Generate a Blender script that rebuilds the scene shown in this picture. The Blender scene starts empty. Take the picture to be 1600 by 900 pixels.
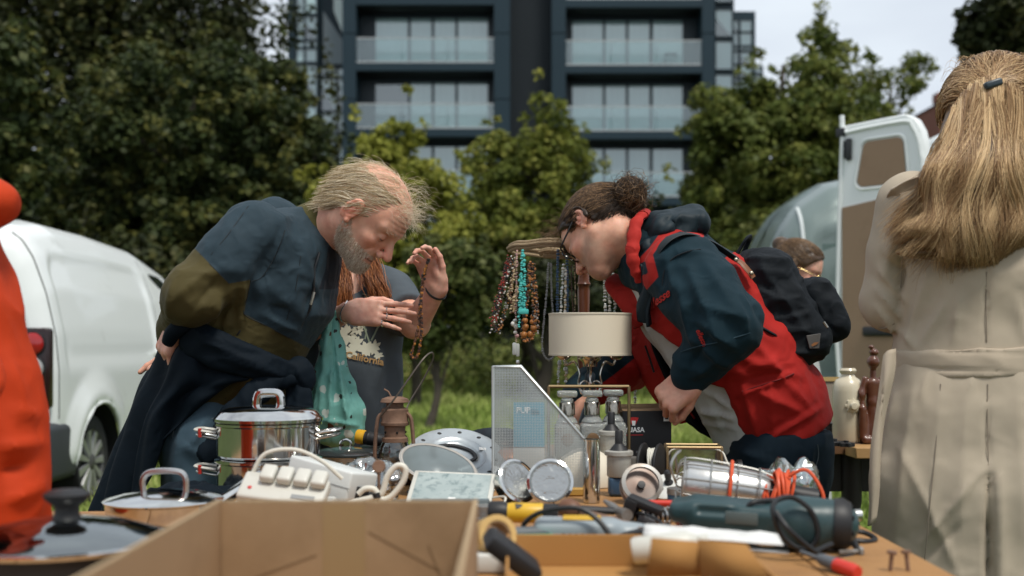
import bpy, bmesh, math, random
import numpy as np
from mathutils import Vector, Matrix, Euler
from mathutils.bvhtree import BVHTree
R = math.radians
sc = bpy.context.scene
col = sc.collection
rng = np.random.default_rng(7)
random.seed(7)
# ---------------------------------------------------------------- camera
F, HZ, CH = 1778.0, 530.0, 1.08      # focal length in photo pixels, eye-level row, eye height
cam_d = bpy.data.cameras.new('camera')
cam = bpy.data.objects.new('camera', cam_d); col.objects.link(cam)
cam.location = (0, 0, CH); cam.rotation_euler = (R(90), 0, 0)
cam_d.sensor_width = 36; cam_d.lens = F/1600*36
cam_d.shift_y = (HZ-450)/1600
cam_d.clip_start = .05; cam_d.clip_end = 2000
cam_d.dof.use_dof = True; cam_d.dof.focus_distance = 2.85; cam_d.dof.aperture_fstop = 2.8
cam_d.dof.aperture_blades = 9
sc.camera = cam
# ---------------------------------------------------------------- sky, sun, exposure
SUN_EL, SUN_AZ = R(62), R(-35)
world = bpy.data.worlds.new('World'); sc.world = world; world.use_nodes = True
nt = world.node_tree; nt.nodes.clear()
n_out = nt.nodes.new('ShaderNodeOutputWorld'); n_bg = nt.nodes.new('ShaderNodeBackground')
n_sky = nt.nodes.new('ShaderNodeTexSky'); n_sky.sky_type = 'NISHITA'; n_sky.sun_disc = False
n_sky.sun_elevation = SUN_EL; n_sky.sun_rotation = R(35)
n_tc = nt.nodes.new('ShaderNodeTexCoord'); n_map = nt.nodes.new('ShaderNodeMapping')
n_map.inputs['Scale'].default_value = (1, 1, 2.6)
n_noi = nt.nodes.new('ShaderNodeTexNoise'); n_noi.inputs['Scale'].default_value = 2.2
n_noi.inputs['Detail'].default_value = 5; n_noi.inputs['Roughness'].default_value = .5
n_rmp = nt.nodes.new('ShaderNodeValToRGB')
n_rmp.color_ramp.elements[0].position = .32; n_rmp.color_ramp.elements[0].color = (.50, .515, .575, 1)
n_rmp.color_ramp.elements[1].position = .66; n_rmp.color_ramp.elements[1].color = (.74, .76, .79, 1)
n_mul = nt.nodes.new('ShaderNodeMix'); n_mul.data_type = 'RGBA'; n_mul.blend_type = 'MULTIPLY'
n_mul.inputs[0].default_value = 1; n_mul.inputs[7].default_value = (7.0, 7.35, 7.5, 1)
n_mix = nt.nodes.new('ShaderNodeMix'); n_mix.data_type = 'RGBA'; n_mix.inputs[0].default_value = .93
L = nt.links.new
L(n_tc.outputs['Generated'], n_map.inputs['Vector']); L(n_map.outputs[0], n_noi.inputs['Vector'])
L(n_noi.outputs['Fac'], n_rmp.inputs[0]); L(n_rmp.outputs[0], n_mul.inputs[6])
L(n_sky.outputs[0], n_mix.inputs[6]); L(n_mul.outputs[2], n_mix.inputs[7])
L(n_mix.outputs[2], n_bg.inputs['Color']); n_bg.inputs['Strength'].default_value = .08
L(n_bg.outputs[0], n_out.inputs[0])
sun_d = bpy.data.lights.new('sun', 'SUN'); sun_d.energy = 1.5; sun_d.angle = R(14); sun_d.color = (1, .95, .87)
sun = bpy.data.objects.new('sun', sun_d); col.objects.link(sun)
sun.rotation_euler = Euler((R(90)-SUN_EL, 0, R(35)), 'XYZ')
sc.view_settings.view_transform = 'Standard'; sc.view_settings.look = 'None'
sc.view_settings.exposure = 1.1; sc.view_settings.gamma = 1; sc.view_settings.use_curve_mapping = False
sc.render.engine = 'CYCLES'; sc.cycles.use_denoising = True
sc.cycles.max_bounces = 7; sc.cycles.transparent_max_bounces = 24
sc.cycles.caustics_reflective = False; sc.cycles.caustics_refractive = False
# ---------------------------------------------------------------- small helpers
def P(px, py, Y):
 return Vector(((px-800)/F*Y, Y, CH+(HZ-py)/F*Y))
def tag(o, label=None, cat=None, group=None, kind=None):
 if label: o['label'] = label
 if cat: o['category'] = cat
 if group: o['group'] = group
 if kind: o['kind'] = kind
 return o
def thing(name, loc=(0, 0, 0), label=None, cat=None, group=None, rz=0, rot=None):
 o = bpy.data.objects.new(name, None); col.objects.link(o); o.empty_display_size = .05
 o.location = loc; o.rotation_euler = rot if rot else (0, 0, rz)
 return tag(o, label, cat, group)
def link(o, parent=None):
 col.objects.link(o)
 if parent: o.parent = parent
 return o
def np_mesh(name, V, Fc, mat=None, parent=None, smooth=True, attrs=None, loc=None):
 """V (n,3) array; Fc (m,k) int array of equal-sized faces"""
 V = np.asarray(V, dtype=np.float32); Fc = np.asarray(Fc, dtype=np.int32)
 me = bpy.data.meshes.new(name)
 me.vertices.add(len(V)); me.vertices.foreach_set('co', V.ravel())
 m, k = Fc.shape
 me.loops.add(m*k); me.loops.foreach_set('vertex_index', Fc.ravel())
 me.polygons.add(m); me.polygons.foreach_set('loop_start', np.arange(0, m*k, k, dtype=np.int32))
 me.polygons.foreach_set('loop_total', np.full(m, k, dtype=np.int32))
 me.update(calc_edges=True)
 if smooth: me.polygons.foreach_set('use_smooth', np.ones(m, dtype=bool))
 if attrs:
  for nm, a in attrs.items():
   a = np.asarray(a, dtype=np.float32)
   if a.ndim == 1:
    at = me.attributes.new(nm, 'FLOAT', 'POINT'); at.data.foreach_set('value', a)
   else:
    at = me.attributes.new(nm, 'FLOAT_COLOR', 'POINT')
    c4 = np.ones((len(V), 4), np.float32); c4[:, :3] = a[:, :3]
    at.data.foreach_set('color', c4.ravel())
 for mm in (mat if isinstance(mat, (list, tuple)) else [mat]):
  if mm: me.materials.append(mm)
 o = bpy.data.objects.new(name, me); link(o, parent)
 if loc is not None: o.location = loc
 return o
class MB:
 """collects shapes, each placed by a matrix, into one mesh"""
 def __init__(s): s.v = []; s.f = []; s.mi = []; s.sm = []; s.M = Matrix.Identity(4); s.m = 0
 def at(s, loc=(0, 0, 0), rot=(0, 0, 0), scale=(1, 1, 1)):
  if isinstance(scale, (int, float)): scale = (scale,)*3
  s.M = Matrix.LocRotScale(Vector(loc), Euler(rot), Vector(scale)); return s
 def mat4(s, M): s.M = M; return s
 def mi_(s, i): s.m = i; return s
 def add(s, vs, fs, smooth=True):
  b = len(s.v)
  for v in vs: s.v.append(tuple(s.M @ Vector(v)))
  for f in fs: s.f.append(tuple(b+i for i in f)); s.mi.append(s.m); s.sm.append(smooth)
  return s
 def box(s, lo, hi, smooth=False):
  x0, y0, z0 = lo; x1, y1, z1 = hi
  return s.add([(x0,y0,z0),(x1,y0,z0),(x1,y1,z0),(x0,y1,z0),(x0,y0,z1),(x1,y0,z1),(x1,y1,z1),(x0,y1,z1)],
              [(3,2,1,0),(4,5,6,7),(0,1,5,4),(1,2,6,5),(2,3,7,6),(3,0,4,7)], smooth)
 def rbox(s, lo, hi, r=.004, seg=2):
  bm = bmesh.new(); bmesh.ops.create_cube(bm, size=1)
  for v in bm.verts: v.co = Vector([lo[i]+(v.co[i]+.5)*(hi[i]-lo[i]) for i in range(3)])
  bmesh.ops.bevel(bm, geom=bm.edges[:], offset=r, segments=seg, affect='EDGES', profile=.5)
  bm.verts.index_update()
  s.add([v.co[:] for v in bm.verts], [[v.index for v in f.verts] for f in bm.faces], True); bm.free(); return s
 def lathe(s, prof, seg=32, smooth=True, a0=0, a1=2*math.pi):
  full = abs(a1-a0-2*math.pi) < 1e-6
  n = seg if full else seg+1
  vs = []; fs = []
  for (r, z) in prof:
   for k in range(n):
    a = a0+(a1-a0)*k/seg; vs.append((r*math.cos(a), r*math.sin(a), z))
  for i in range(len(prof)-1):
   for k in range(seg):
    k2 = (k+1) % n
    fs.append((i*n+k, i*n+k2, (i+1)*n+k2, (i+1)*n+k))
  return s.add(vs, fs, smooth)
 def tube(s, pts, r, seg=8, closed=False, smooth=True, flat=1.0):
  vs, fs = tube_geo(pts, r, seg, closed, flat); return s.add(vs, fs, smooth)
 def prism(s, poly, z0, z1, smooth=False):
  n = len(poly); vs = [(x, y, z0) for x, y in poly]+[(x, y, z1) for x, y in poly]
  fs = [tuple(range(n-1, -1, -1)), tuple(range(n, 2*n))]+[(i, (i+1) % n, n+(i+1) % n, n+i) for i in range(n)]
  return s.add(vs, fs, smooth)
 def ball(s, c, r, seg=8):
  r = (r, r, r) if isinstance(r, (int, float)) else r
  vs = []; fs = []; rings = max(4, seg//2)
  for i in range(rings+1):
   t = math.pi*i/rings
   for k in range(seg):
    a = 2*math.pi*k/seg
    vs.append((c[0]+r[0]*math.sin(t)*math.cos(a), c[1]+r[1]*math.sin(t)*math.sin(a), c[2]-r[2]*math.cos(t)))
  for i in range(rings):
   for k in range(seg):
    fs.append((i*seg+k, i*seg+(k+1) % seg, (i+1)*seg+(k+1) % seg, (i+1)*seg+k))
  return s.add(vs, fs, True)
 def build(s, name, mat, parent=None, loc=None, rot=None, angle=40, bevel=None):
  me = bpy.data.meshes.new(name); me.from_pydata(s.v, [], s.f); me.update()
  for mm in (mat if isinstance(mat, (list, tuple)) else [mat]): me.materials.append(mm)
  me.polygons.foreach_set('material_index', s.mi); me.polygons.foreach_set('use_smooth', s.sm)
  bm = bmesh.new(); bm.from_mesh(me); bmesh.ops.remove_doubles(bm, verts=bm.verts[:], dist=1e-6)
  bmesh.ops.recalc_face_normals(bm, faces=bm.faces[:]); bm.to_mesh(me); bm.free()
  try: me.set_sharp_from_angle(angle=R(angle))
  except Exception: pass
  o = bpy.data.objects.new(name, me); link(o, parent)
  if loc is not None: o.location = loc
  if rot is not None: o.rotation_euler = rot
  if bevel:
   b = o.modifiers.new('bevel', 'BEVEL'); b.width = bevel; b.segments = 2; b.limit_method = 'ANGLE'
  return o
def catmull(pts, n=6, closed=False):
 pts = [Vector(p) for p in pts]; out = []; N = len(pts)
 for i in range(N if closed else N-1):
  p0 = pts[(i-1) % N] if closed or i > 0 else pts[0]*2-pts[1]
  p1 = pts[i]; p2 = pts[(i+1) % N]
  p3 = pts[(i+2) % N] if closed or i+2 < N else pts[-1]*2-pts[-2]
  for k in range(n):
   t = k/n
   out.append(.5*((2*p1)+(p2-p0)*t+(2*p0-5*p1+4*p2-p3)*t*t+(3*p1-p0-3*p2+p3)*t**3))
 if not closed: out.append(pts[-1])
 return out
def tube_geo(pts, r, seg=8, closed=False, flat=1.0):
 pts = [Vector(p) for p in pts]; n = len(pts); vs = []; fs = []
 t0 = (pts[1]-pts[0]).normalized(); up = Vector((0, 0, 1)) if abs(t0.z) < .9 else Vector((1, 0, 0))
 nrm = t0.cross(up).normalized()
 for i, p in enumerate(pts):
  if closed: t = (pts[(i+1) % n]-pts[i-1]).normalized()
  else: t = (pts[min(i+1, n-1)]-pts[max(i-1, 0)]).normalized()
  nrm = (nrm-t*nrm.dot(t)).normalized(); b = t.cross(nrm)
  rr = r(i/(n-1)) if callable(r) else (r[i] if isinstance(r, (list, tuple)) else r)
  for k in range(seg):
   a = 2*math.pi*k/seg; vs.append(p+nrm*math.cos(a)*rr+b*math.sin(a)*rr*flat)
 for i in range(n if closed else n-1):
  for k in range(seg):
   j = (i+1) % n
   fs.append((i*seg+k, i*seg+(k+1) % seg, j*seg+(k+1) % seg, j*seg+k))
 if not closed:
  fs.append(tuple(range(seg-1, -1, -1))); fs.append(tuple((n-1)*seg+k for k in range(seg)))
 return vs, fs
# ---------------------------------------------------------------- materials
MATS = {}
def mat(name, c=(.5, .5, .5), rough=.6, metal=0., spec=.5, noise=None, bump=None, sss=0, coat=0, trans=0, alpha=None,
  emit=None, ior=1.45, sheen=0, wear=None):
 """noise=(scale, amount, colour2[, detail])  bump=(scale, strength[, distance])  wear=(scale, lo, hi, colour)"""
 if name in MATS: return MATS[name]
 m = bpy.data.materials.new(name); m.use_nodes = True; MATS[name] = m
 t = m.node_tree; b = t.nodes['Principled BSDF']
 b.inputs['Base Color'].default_value = (*c, 1); b.inputs['Roughness'].default_value = rough
 b.inputs['Metallic'].default_value = metal; b.inputs['Specular IOR Level'].default_value = spec
 b.inputs['IOR'].default_value = ior; b.inputs['Transmission Weight'].default_value = trans
 b.inputs['Coat Weight'].default_value = coat; b.inputs['Sheen Weight'].default_value = sheen
 if sss:
  b.inputs['Subsurface Weight'].default_value = sss; b.inputs['Subsurface Radius'].default_value = (1, .4, .2)
  b.inputs['Subsurface Scale'].default_value = .008
 if alpha is not None: b.inputs['Alpha'].default_value = alpha
 tc = t.nodes.new('ShaderNodeTexCoord')
 cur = None
 if noise:
  n = t.nodes.new('ShaderNodeTexNoise'); n.inputs['Scale'].default_value = noise[0]
  n.inputs['Detail'].default_value = noise[3] if len(noise) > 3 else 4
  t.links.new(tc.outputs['Object'], n.inputs['Vector'])
  rp = t.nodes.new('ShaderNodeValToRGB'); rp.color_ramp.elements[0].position = .5-.5*noise[1]-.0001
  rp.color_ramp.elements[1].position = min(1, .5+.5*noise[1]+.0001)
  rp.color_ramp.elements[0].color = (*c, 1); rp.color_ramp.elements[1].color = (*noise[2], 1)
  t.links.new(n.outputs['Fac'], rp.inputs[0]); cur = rp.outputs[0]
 if wear:
  n = t.nodes.new('ShaderNodeTexNoise'); n.inputs['Scale'].default_value = wear[0]; n.inputs['Detail'].default_value = 8
  n.inputs['Roughness'].default_value = .65
  t.links.new(tc.outputs['Object'], n.inputs['Vector'])
  mr = t.nodes.new('ShaderNodeMapRange'); mr.inputs[1].default_value = wear[1]; mr.inputs[2].default_value = wear[2]
  t.links.new(n.outputs['Fac'], mr.inputs[0])
  mx = t.nodes.new('ShaderNodeMix'); mx.data_type = 'RGBA'
  t.links.new(mr.outputs[0], mx.inputs[0])
  if cur: t.links.new(cur, mx.inputs[6])
  else: mx.inputs[6].default_value = (*c, 1)
  mx.inputs[7].default_value = (*wear[3], 1); cur = mx.outputs[2]
 if cur: t.links.new(cur, b.inputs['Base Color'])
 if bump:
  n = t.nodes.new('ShaderNodeTexNoise'); n.inputs['Scale'].default_value = bump[0]; n.inputs['Detail'].default_value = 5
  t.links.new(tc.outputs['Object'], n.inputs['Vector'])
  bp = t.nodes.new('ShaderNodeBump'); bp.inputs['Strength'].default_value = bump[1]
  bp.inputs['Distance'].default_value = bump[2] if len(bump) > 2 else .002
  t.links.new(n.outputs['Fac'], bp.inputs['Height']); t.links.new(bp.outputs[0], b.inputs['Normal'])
 if emit: b.inputs['Emission Color'].default_value = (*emit[0], 1); b.inputs['Emission Strength'].default_value = emit[1]
 return m
def clear_glass(name, c=(.85, .9, .9), mixf=.85, rough=.03):
 if name in MATS: return MATS[name]
 m = bpy.data.materials.new(name); m.use_nodes = True; MATS[name] = m; t = m.node_tree; t.nodes.clear()
 o = t.nodes.new('ShaderNodeOutputMaterial'); tr = t.nodes.new('ShaderNodeBsdfTransparent'); gl = t.nodes.new('ShaderNodeBsdfGlossy')
 tr.inputs[0].default_value = (*c, 1); gl.inputs['Roughness'].default_value = rough; gl.inputs[0].default_value = (.9, .95, .95, 1)
 lw = t.nodes.new('ShaderNodeLayerWeight'); lw.inputs[0].default_value = .25
 mr = t.nodes.new('ShaderNodeMapRange'); mr.inputs[3].default_value = 1-mixf; mr.inputs[4].default_value = 1
 mx = t.nodes.new('ShaderNodeMixShader'); t.links.new(lw.outputs['Fresnel'], mr.inputs[0]); t.links.new(mr.outputs[0], mx.inputs[0])
 t.links.new(tr.outputs[0], mx.inputs[1]); t.links.new(gl.outputs[0], mx.inputs[2]); t.links.new(mx.outputs[0], o.inputs[0])
 return m
def add_bump(m, scale, strength, dist=.002, stretch=(1, 1, 1)):
 t = m.node_tree; b = t.nodes['Principled BSDF']; tc = t.nodes.new('ShaderNodeTexCoord'); mp = t.nodes.new('ShaderNodeMapping')
 mp.inputs['Scale'].default_value = stretch
 n = t.nodes.new('ShaderNodeTexNoise'); n.inputs['Scale'].default_value = scale; n.inputs['Detail'].default_value = 6
 bp = t.nodes.new('ShaderNodeBump'); bp.inputs['Strength'].default_value = strength; bp.inputs['Distance'].default_value = dist
 t.links.new(tc.outputs['Object'], mp.inputs[0]); t.links.new(mp.outputs[0], n.inputs['Vector'])
 t.links.new(n.outputs['Fac'], bp.inputs['Height'])
 if b.inputs['Normal'].links: t.links.new(b.inputs['Normal'].links[0].from_socket, bp.inputs['Normal'])
 t.links.new(bp.outputs[0], b.inputs['Normal']); return m
# ================================================================ the setting: ground, building, vegetation, vans
# ---- ground
def ground_material():
 m = bpy.data.materials.new('meadow_ground'); m.use_nodes = True; t = m.node_tree; b = t.nodes['Principled BSDF']
 tc = t.nodes.new('ShaderNodeTexCoord')
 n1 = t.nodes.new('ShaderNodeTexNoise'); n1.inputs['Scale'].default_value = .5; n1.inputs['Detail'].default_value = 6
 n2 = t.nodes.new('ShaderNodeTexNoise'); n2.inputs['Scale'].default_value = 9; n2.inputs['Detail'].default_value = 6
 for n in (n1, n2): t.links.new(tc.outputs['Object'], n.inputs['Vector'])
 a = t.nodes.new('ShaderNodeValToRGB'); a.color_ramp.elements[0].color = (.05, .08, .02, 1); a.color_ramp.elements[1].color = (.12, .15, .05, 1)
 c = t.nodes.new('ShaderNodeMix'); c.data_type = 'RGBA'; c.blend_type = 'MULTIPLY'; c.inputs[0].default_value = .6
 t.links.new(n1.outputs['Fac'], a.inputs[0]); t.links.new(a.outputs[0], c.inputs[6]); t.links.new(n2.outputs['Color'], c.inputs[7])
 t.links.new(c.outputs[2], b.inputs['Base Color']); b.inputs['Roughness'].default_value = .95; b.inputs['Specular IOR Level'].default_value = .1
 return m
m = MB()
m.add([(-600, -20, 0), (600, -20, 0), (600, 900, 0), (-600, 900, 0)], [(0, 1, 2, 3)])
tag(m.build('ground', ground_material()), kind='structure')
def leaf_material(name, c1, c2, c3, trans=.35, rough=.5):
 """leaf colour from a per-leaf random number"""
 m = bpy.data.materials.new(name); m.use_nodes = True; t = m.node_tree; b = t.nodes['Principled BSDF']
 a = t.nodes.new('ShaderNodeAttribute'); a.attribute_name = 'tint'
 r = t.nodes.new('ShaderNodeValToRGB'); e = r.color_ramp.elements
 e[0].position = 0; e[0].color = (*c1, 1); e[1].position = .55; e[1].color = (*c2, 1); x = e.new(1.0); x.color = (*c3, 1)
 t.links.new(a.outputs['Fac'], r.inputs[0]); t.links.new(r.outputs[0], b.inputs['Base Color'])
 b.inputs['Roughness'].default_value = rough; b.inputs['Specular IOR Level'].default_value = .12
 tl = t.nodes.new('ShaderNodeBsdfTranslucent'); t.links.new(r.outputs[0], tl.inputs[0])
 mx = t.nodes.new('ShaderNodeMixShader'); mx.inputs[0].default_value = trans
 o = t.nodes['Material Output']; t.links.new(b.outputs[0], mx.inputs[1]); t.links.new(tl.outputs[0], mx.inputs[2])
 t.links.new(mx.outputs[0], o.inputs[0]); return m
# ---- grass: uncountable blades, thick near the people and thinner with distance
def grass():
 N = 90000
 Y = 4.2+(30-4.2)*rng.random(N)**1.35
 X = (rng.random(N)-.5)*Y*1.0
 n1 = np.sin(X*1.3+Y*.7)*np.sin(Y*.9-X*.4)
 h = (.05+.09*rng.random(N))*(1+.5*n1)*(1+np.clip((Y-13)/9, 0, 3.0)*rng.random(N)); w = .004+.006*rng.random(N)+Y*.0005
 a = rng.random(N)*2*np.pi; lean = .25+.5*rng.random(N); la = rng.random(N)*2*np.pi
 dx, dy = np.cos(a)*w, np.sin(a)*w
 tx, ty = np.cos(la)*lean*h, np.sin(la)*lean*h
 V = np.zeros((N, 5, 3)); V[:, 0] = np.c_[X-dx, Y-dy, 0*X]; V[:, 1] = np.c_[X+dx, Y+dy, 0*X]
 V[:, 2] = np.c_[X+dx*.7+tx*.4, Y+dy*.7+ty*.4, h*.6]; V[:, 3] = np.c_[X-dx*.7+tx*.4, Y-dy*.7+ty*.4, h*.6]
 V[:, 4] = np.c_[X+tx, Y+ty, h]
 i = np.arange(N)[:, None]*5
 T = np.concatenate([i+[0, 1, 2], i+[0, 2, 3], i+[3, 2, 4]])
 tint = np.repeat(np.clip(rng.random(N)*.7+.25*n1+.15, 0, 1), 5)
 o = np_mesh('grass', V.reshape(-1, 3), T, leaf_material('grass_blade', (.16, .24, .04), (.36, .46, .11), (.55, .58, .22), .3), smooth=False, attrs={'tint': tint})
 tag(o, 'short green meadow grass between the stall table and the shrubs', 'grass', kind='stuff')
grass()
# ---- trees
def rot_to(nrm):
 n = nrm/np.linalg.norm(nrm, axis=1, keepdims=True)
 ref = np.where(np.abs(n[:, 2:3]) < .9, np.array([[0, 0, 1.]]), np.array([[1., 0, 0]]))
 u = np.cross(ref, n); u /= np.linalg.norm(u, axis=1, keepdims=True); v = np.cross(n, u)
 return u, v, n
def leaves(clumps, crad, per, size, up=.6, spread=1., shape=1.6, flat=.55):
 """clumps (n,3), outward dirs given by crad (n,3): returns V, quads, tint. Leaves sit on tilted sprays round every clump."""
 n = len(clumps); N = n*per
 c = np.repeat(clumps, per, 0); out = np.repeat(crad, per, 0)
 d0 = rng.normal(size=(N, 3)); d0 /= np.linalg.norm(d0, axis=1, keepdims=True); d0 = d0+out*.55+np.array([0, 0, .25]); d0 /= np.linalg.norm(d0, axis=1, keepdims=True)
 rr = (spread*(1.35+.9*np.repeat(rng.random(n), per)))*(.35+.75*rng.random(N)**.55)
 off = d0*rr[:, None]; off[:, 2] *= flat+.2
 pos = c+off
 nrm = d0*.75+np.array([0, 0, up*.7])+rng.normal(size=(N, 3))*.5
 u, v, w = rot_to(nrm)
 a = rng.random(N)*2*np.pi; ca, sa = np.cos(a)[:, None], np.sin(a)[:, None]
 d = u*ca+v*sa; e = -u*sa+v*ca
 s = (size*(.6+.8*rng.random(N)))[:, None]
 fold = (.25*s*w)
 V = np.zeros((N, 4, 3)); V[:, 0] = pos-d*s*.5*shape*.6; V[:, 1] = pos+e*s*.42-fold*.3
 V[:, 2] = pos+d*s*.5*shape*.6-fold*.5; V[:, 3] = pos-e*s*.42-fold*.3
 Q = np.arange(N*4).reshape(N, 4)
 ct = np.repeat(rng.random(n)*.5, per)
 tint = np.repeat(np.clip(ct+rng.random(N)*.5, 0, 1), 4)
 return V.reshape(-1, 3), Q, tint
BARK = mat('bark', (.05, .04, .03), .9, noise=(6, .6, (.11, .09, .07)), bump=(14, .8, .02))
def tree(label, base, blobs, lmat, nclump, per, size, spread=.25, group='trees behind the market', trunk_r=.16, up=.6, limbs=7, droop=0, shell=.55, name='tree'):
 """blobs: list of (centre, radii) ellipsoids filling the crown"""
 root = thing(name, base, label, 'tree', group)
 B = Vector(base)
 blobs = [(c, tuple(max(q-.85*spread, .5*q) for q in r)) for c, r in blobs]
 vol = np.array([b[1][0]*b[1][1]*b[1][2] for b in blobs])**.8; vol /= vol.sum()
 cl = []; od = []
 for (c, r), fr in zip(blobs, vol):
  k = max(6, int(nclump*fr)); d = rng.normal(size=(k, 3)); d /= np.linalg.norm(d, axis=1, keepdims=True)
  rad = shell+(1-shell)*rng.random(k)**.6
  lump = 1+.16*np.sin(d[:, 0]*5+c[0])*np.sin(d[:, 2]*6+c[2])+.10*np.sin(d[:, 1]*11+d[:, 2]*9)
  cl.append(np.array(c)+d*rad[:, None]*lump[:, None]*np.array(r)); od.append(d)
 cl = np.concatenate(cl); od = np.concatenate(od)
 keep = cl[:, 2] > .15; cl, od = cl[keep], od[keep]
 V, Q, tint = leaves(cl, od, per, size, up, spread)
 ns = int(len(cl)*.55); ii = rng.choice(len(cl), ns); tip = cl[ii]+od[ii]*(spread*(1.2+2.6*rng.random((ns, 1))**1.5))+np.c_[np.zeros(ns), np.zeros(ns), spread*(.2+1.4*rng.random(ns))]
 V2, Q2, t2 = leaves(tip, od[ii], max(6, per//5), size, up, spread*.42, flat=1.1)
 Q = np.concatenate([Q, Q2+len(V)]); V = np.concatenate([V, V2]); tint = np.concatenate([tint, np.clip(t2+.15, 0, 1)])
 if droop: V[:, 2] -= droop*(rng.random(len(V)//4).repeat(4)**2)
 np_mesh('crown', V-np.array(base), Q, lmat, root, smooth=False, attrs={'tint': tint})
 tb = MB(); cz = max(b[0][2] for b in blobs); cx = float(np.mean([b[0][0] for b in blobs])); cy = float(np.mean([b[0][1] for b in blobs]))
 top = Vector((cx, cy, cz))-B
 pts = catmull([(0, 0, -.1), top*.25+Vector((.08, 0, 0)), top*.6+Vector((-.1, .05, 0)), top], 5)
 tb.tube(pts, lambda t: trunk_r*(1-.85*t), 8)
 for k in range(limbs):
  t = .25+.6*k/limbs; s = pts[int(t*(len(pts)-1))]
  c, r = blobs[k % len(blobs)]; d = Vector(rng.normal(size=3)); d.normalize()
  e = Vector(c)-B+Vector((d.x*r[0], d.y*r[1], abs(d.z)*r[2]))*.85
  tb.tube(catmull([s, s.lerp(e, .5)+Vector((0, 0, .12*r[2])), e], 5), lambda t: trunk_r*.42*(1-.9*t), 6)
 tb.build('trunk', BARK, root)
 return root
LM = {
 'dark': leaf_material('lime_leaf', (.017, .029, .012), (.046, .062, .019), (.14, .135, .034), .25),
 'deep': leaf_material('deep_leaf', (.016, .024, .010), (.034, .042, .014), (.07, .066, .018), .2),
 'yellow': leaf_material('pale_leaf', (.11, .13, .02), (.235, .25, .042), (.38, .37, .08), .4),
 'mid': leaf_material('hornbeam_leaf', (.06, .085, .016), (.155, .18, .034), (.32, .31, .07), .35),
 'right': leaf_material('alder_leaf', (.045, .07, .016), (.112, .138, .03), (.24, .245, .06), .35),
 'shrub': leaf_material('shrub_leaf', (.03, .05, .014), (.075, .095, .026), (.17, .18, .06), .3)}
def blob(px, py, Y, rx, rz, ry=None):
 c = P(px, py, Y); s = Y/F
 return ((c.x, c.y, c.z), (rx*s, (ry or rx)*s, rz*s))
def B0(px, Y): return ((px-800)/F*Y, Y, 0)
tree('dense dark lime tree with olive leaves above the white van', B0(300, 20),
     [blob(300, 225, 20, 185, 165), blob(190, 290, 19.5, 120, 190), blob(430, 300, 20, 110, 170), blob(330, 420, 19.5, 190, 150), blob(425, 165, 20.5, 58, 80), blob(120, 430, 19, 100, 130)],
     LM['dark'], 630, 110, .115, .17, trunk_r=.28, shell=.72)
tree('tall blackish tree with hanging branches, top left behind the lime', B0(120, 28),
     [blob(60, 60, 28, 190, 160), blob(260, 20, 28, 190, 110), blob(365, 30, 29, 70, 90), blob(60, 330, 28, 130, 200), blob(330, 260, 27, 200, 200), blob(180, 260, 27, 150, 200)],
     LM['deep'], 620, 115, .16, .36, trunk_r=.4, droop=.9, shell=.25)
tree('maple with yellowish leaves at the far left edge', B0(-60, 15),
     [blob(-20, 180, 15, 85, 120), blob(10, 270, 15, 60, 70), blob(-40, 330, 15, 90, 110)], LM['dark'], 79, 100, .12, .16)
tree('young yellow green tree behind the grey haired man', B0(650, 17.5),
     [blob(615, 290, 17.5, 75, 75), blob(560, 330, 17.5, 75, 70), blob(630, 235, 17.5, 42, 45), blob(660, 360, 17.5, 75, 90), blob(520, 370, 17.3, 50, 70), blob(650, 460, 17.2, 85, 80), blob(610, 500, 17, 70, 60)],
     LM['yellow'], 218, 105, .095, .14, trunk_r=.09)
tree('bushy olive green tree in front of the dark recess of the apartment block', B0(815, 21),
     [blob(815, 330, 21, 85, 110), blob(850, 205, 21, 34, 62), blob(775, 250, 21, 48, 48), blob(880, 255, 21, 42, 62), blob(830, 260, 21, 60, 60), blob(800, 420, 20.5, 105, 95), blob(760, 340, 20.6, 55, 60), blob(880, 370, 21, 60, 80), blob(905, 265, 21, 26, 30)],
     LM['mid'], 268, 110, .10, .16, trunk_r=.14, limbs=9)
tree('broad green tree to the right of the apartment block', B0(1215, 24),
     [blob(1210, 270, 24, 125, 130), blob(1250, 170, 24, 85, 90), blob(1290, 110, 24.5, 38, 72), blob(1140, 300, 24, 68, 90), blob(1270, 330, 24, 95, 110), blob(1180, 385, 23.5, 110, 80), blob(1120, 160, 24, 30, 40), blob(1330, 220, 24, 60, 80)],
     LM['right'], 441, 110, .125, .21, trunk_r=.24, limbs=9)
tree('sparse light tree against the sky above the open van door', B0(1370, 30),
     [blob(1340, 190, 30, 66, 55), blob(1400, 140, 30, 44, 42), blob(1358, 120, 30, 30, 40), blob(1430, 105, 30, 22, 18), blob(1290, 90, 30, 26, 42)], LM['right'], 50, 75, .12, .2, shell=.2)
tree('dark tree in the top right corner of the view', B0(1660, 17),
     [blob(1600, 40, 17, 95, 75), blob(1545, 50, 17, 45, 55), blob(1640, 120, 17, 90, 90)], LM['deep'], 84, 110, .12, .17)
tree('low dark shrub hanging over the meadow behind the raised hand', B0(665, 13.5),
     [blob(690, 462, 13.5, 75, 70), blob(650, 520, 13.5, 48, 48), blob(720, 420, 13.5, 48, 48), blob(740, 470, 13.6, 38, 45)], LM['shrub'], 63, 100, .085, .12, trunk_r=.06, group='shrubs at the edge of the meadow', name='shrub')
tree('dark shrub behind the hanging necklaces', B0(830, 19),
     [blob(830, 452, 19, 90, 55), blob(930, 455, 19, 100, 62), blob(770, 478, 19.5, 60, 38), blob(1040, 440, 19.5, 110, 85)], LM['deep'], 138, 100, .11, .17, group='shrubs at the edge of the meadow', name='shrub')
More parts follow.
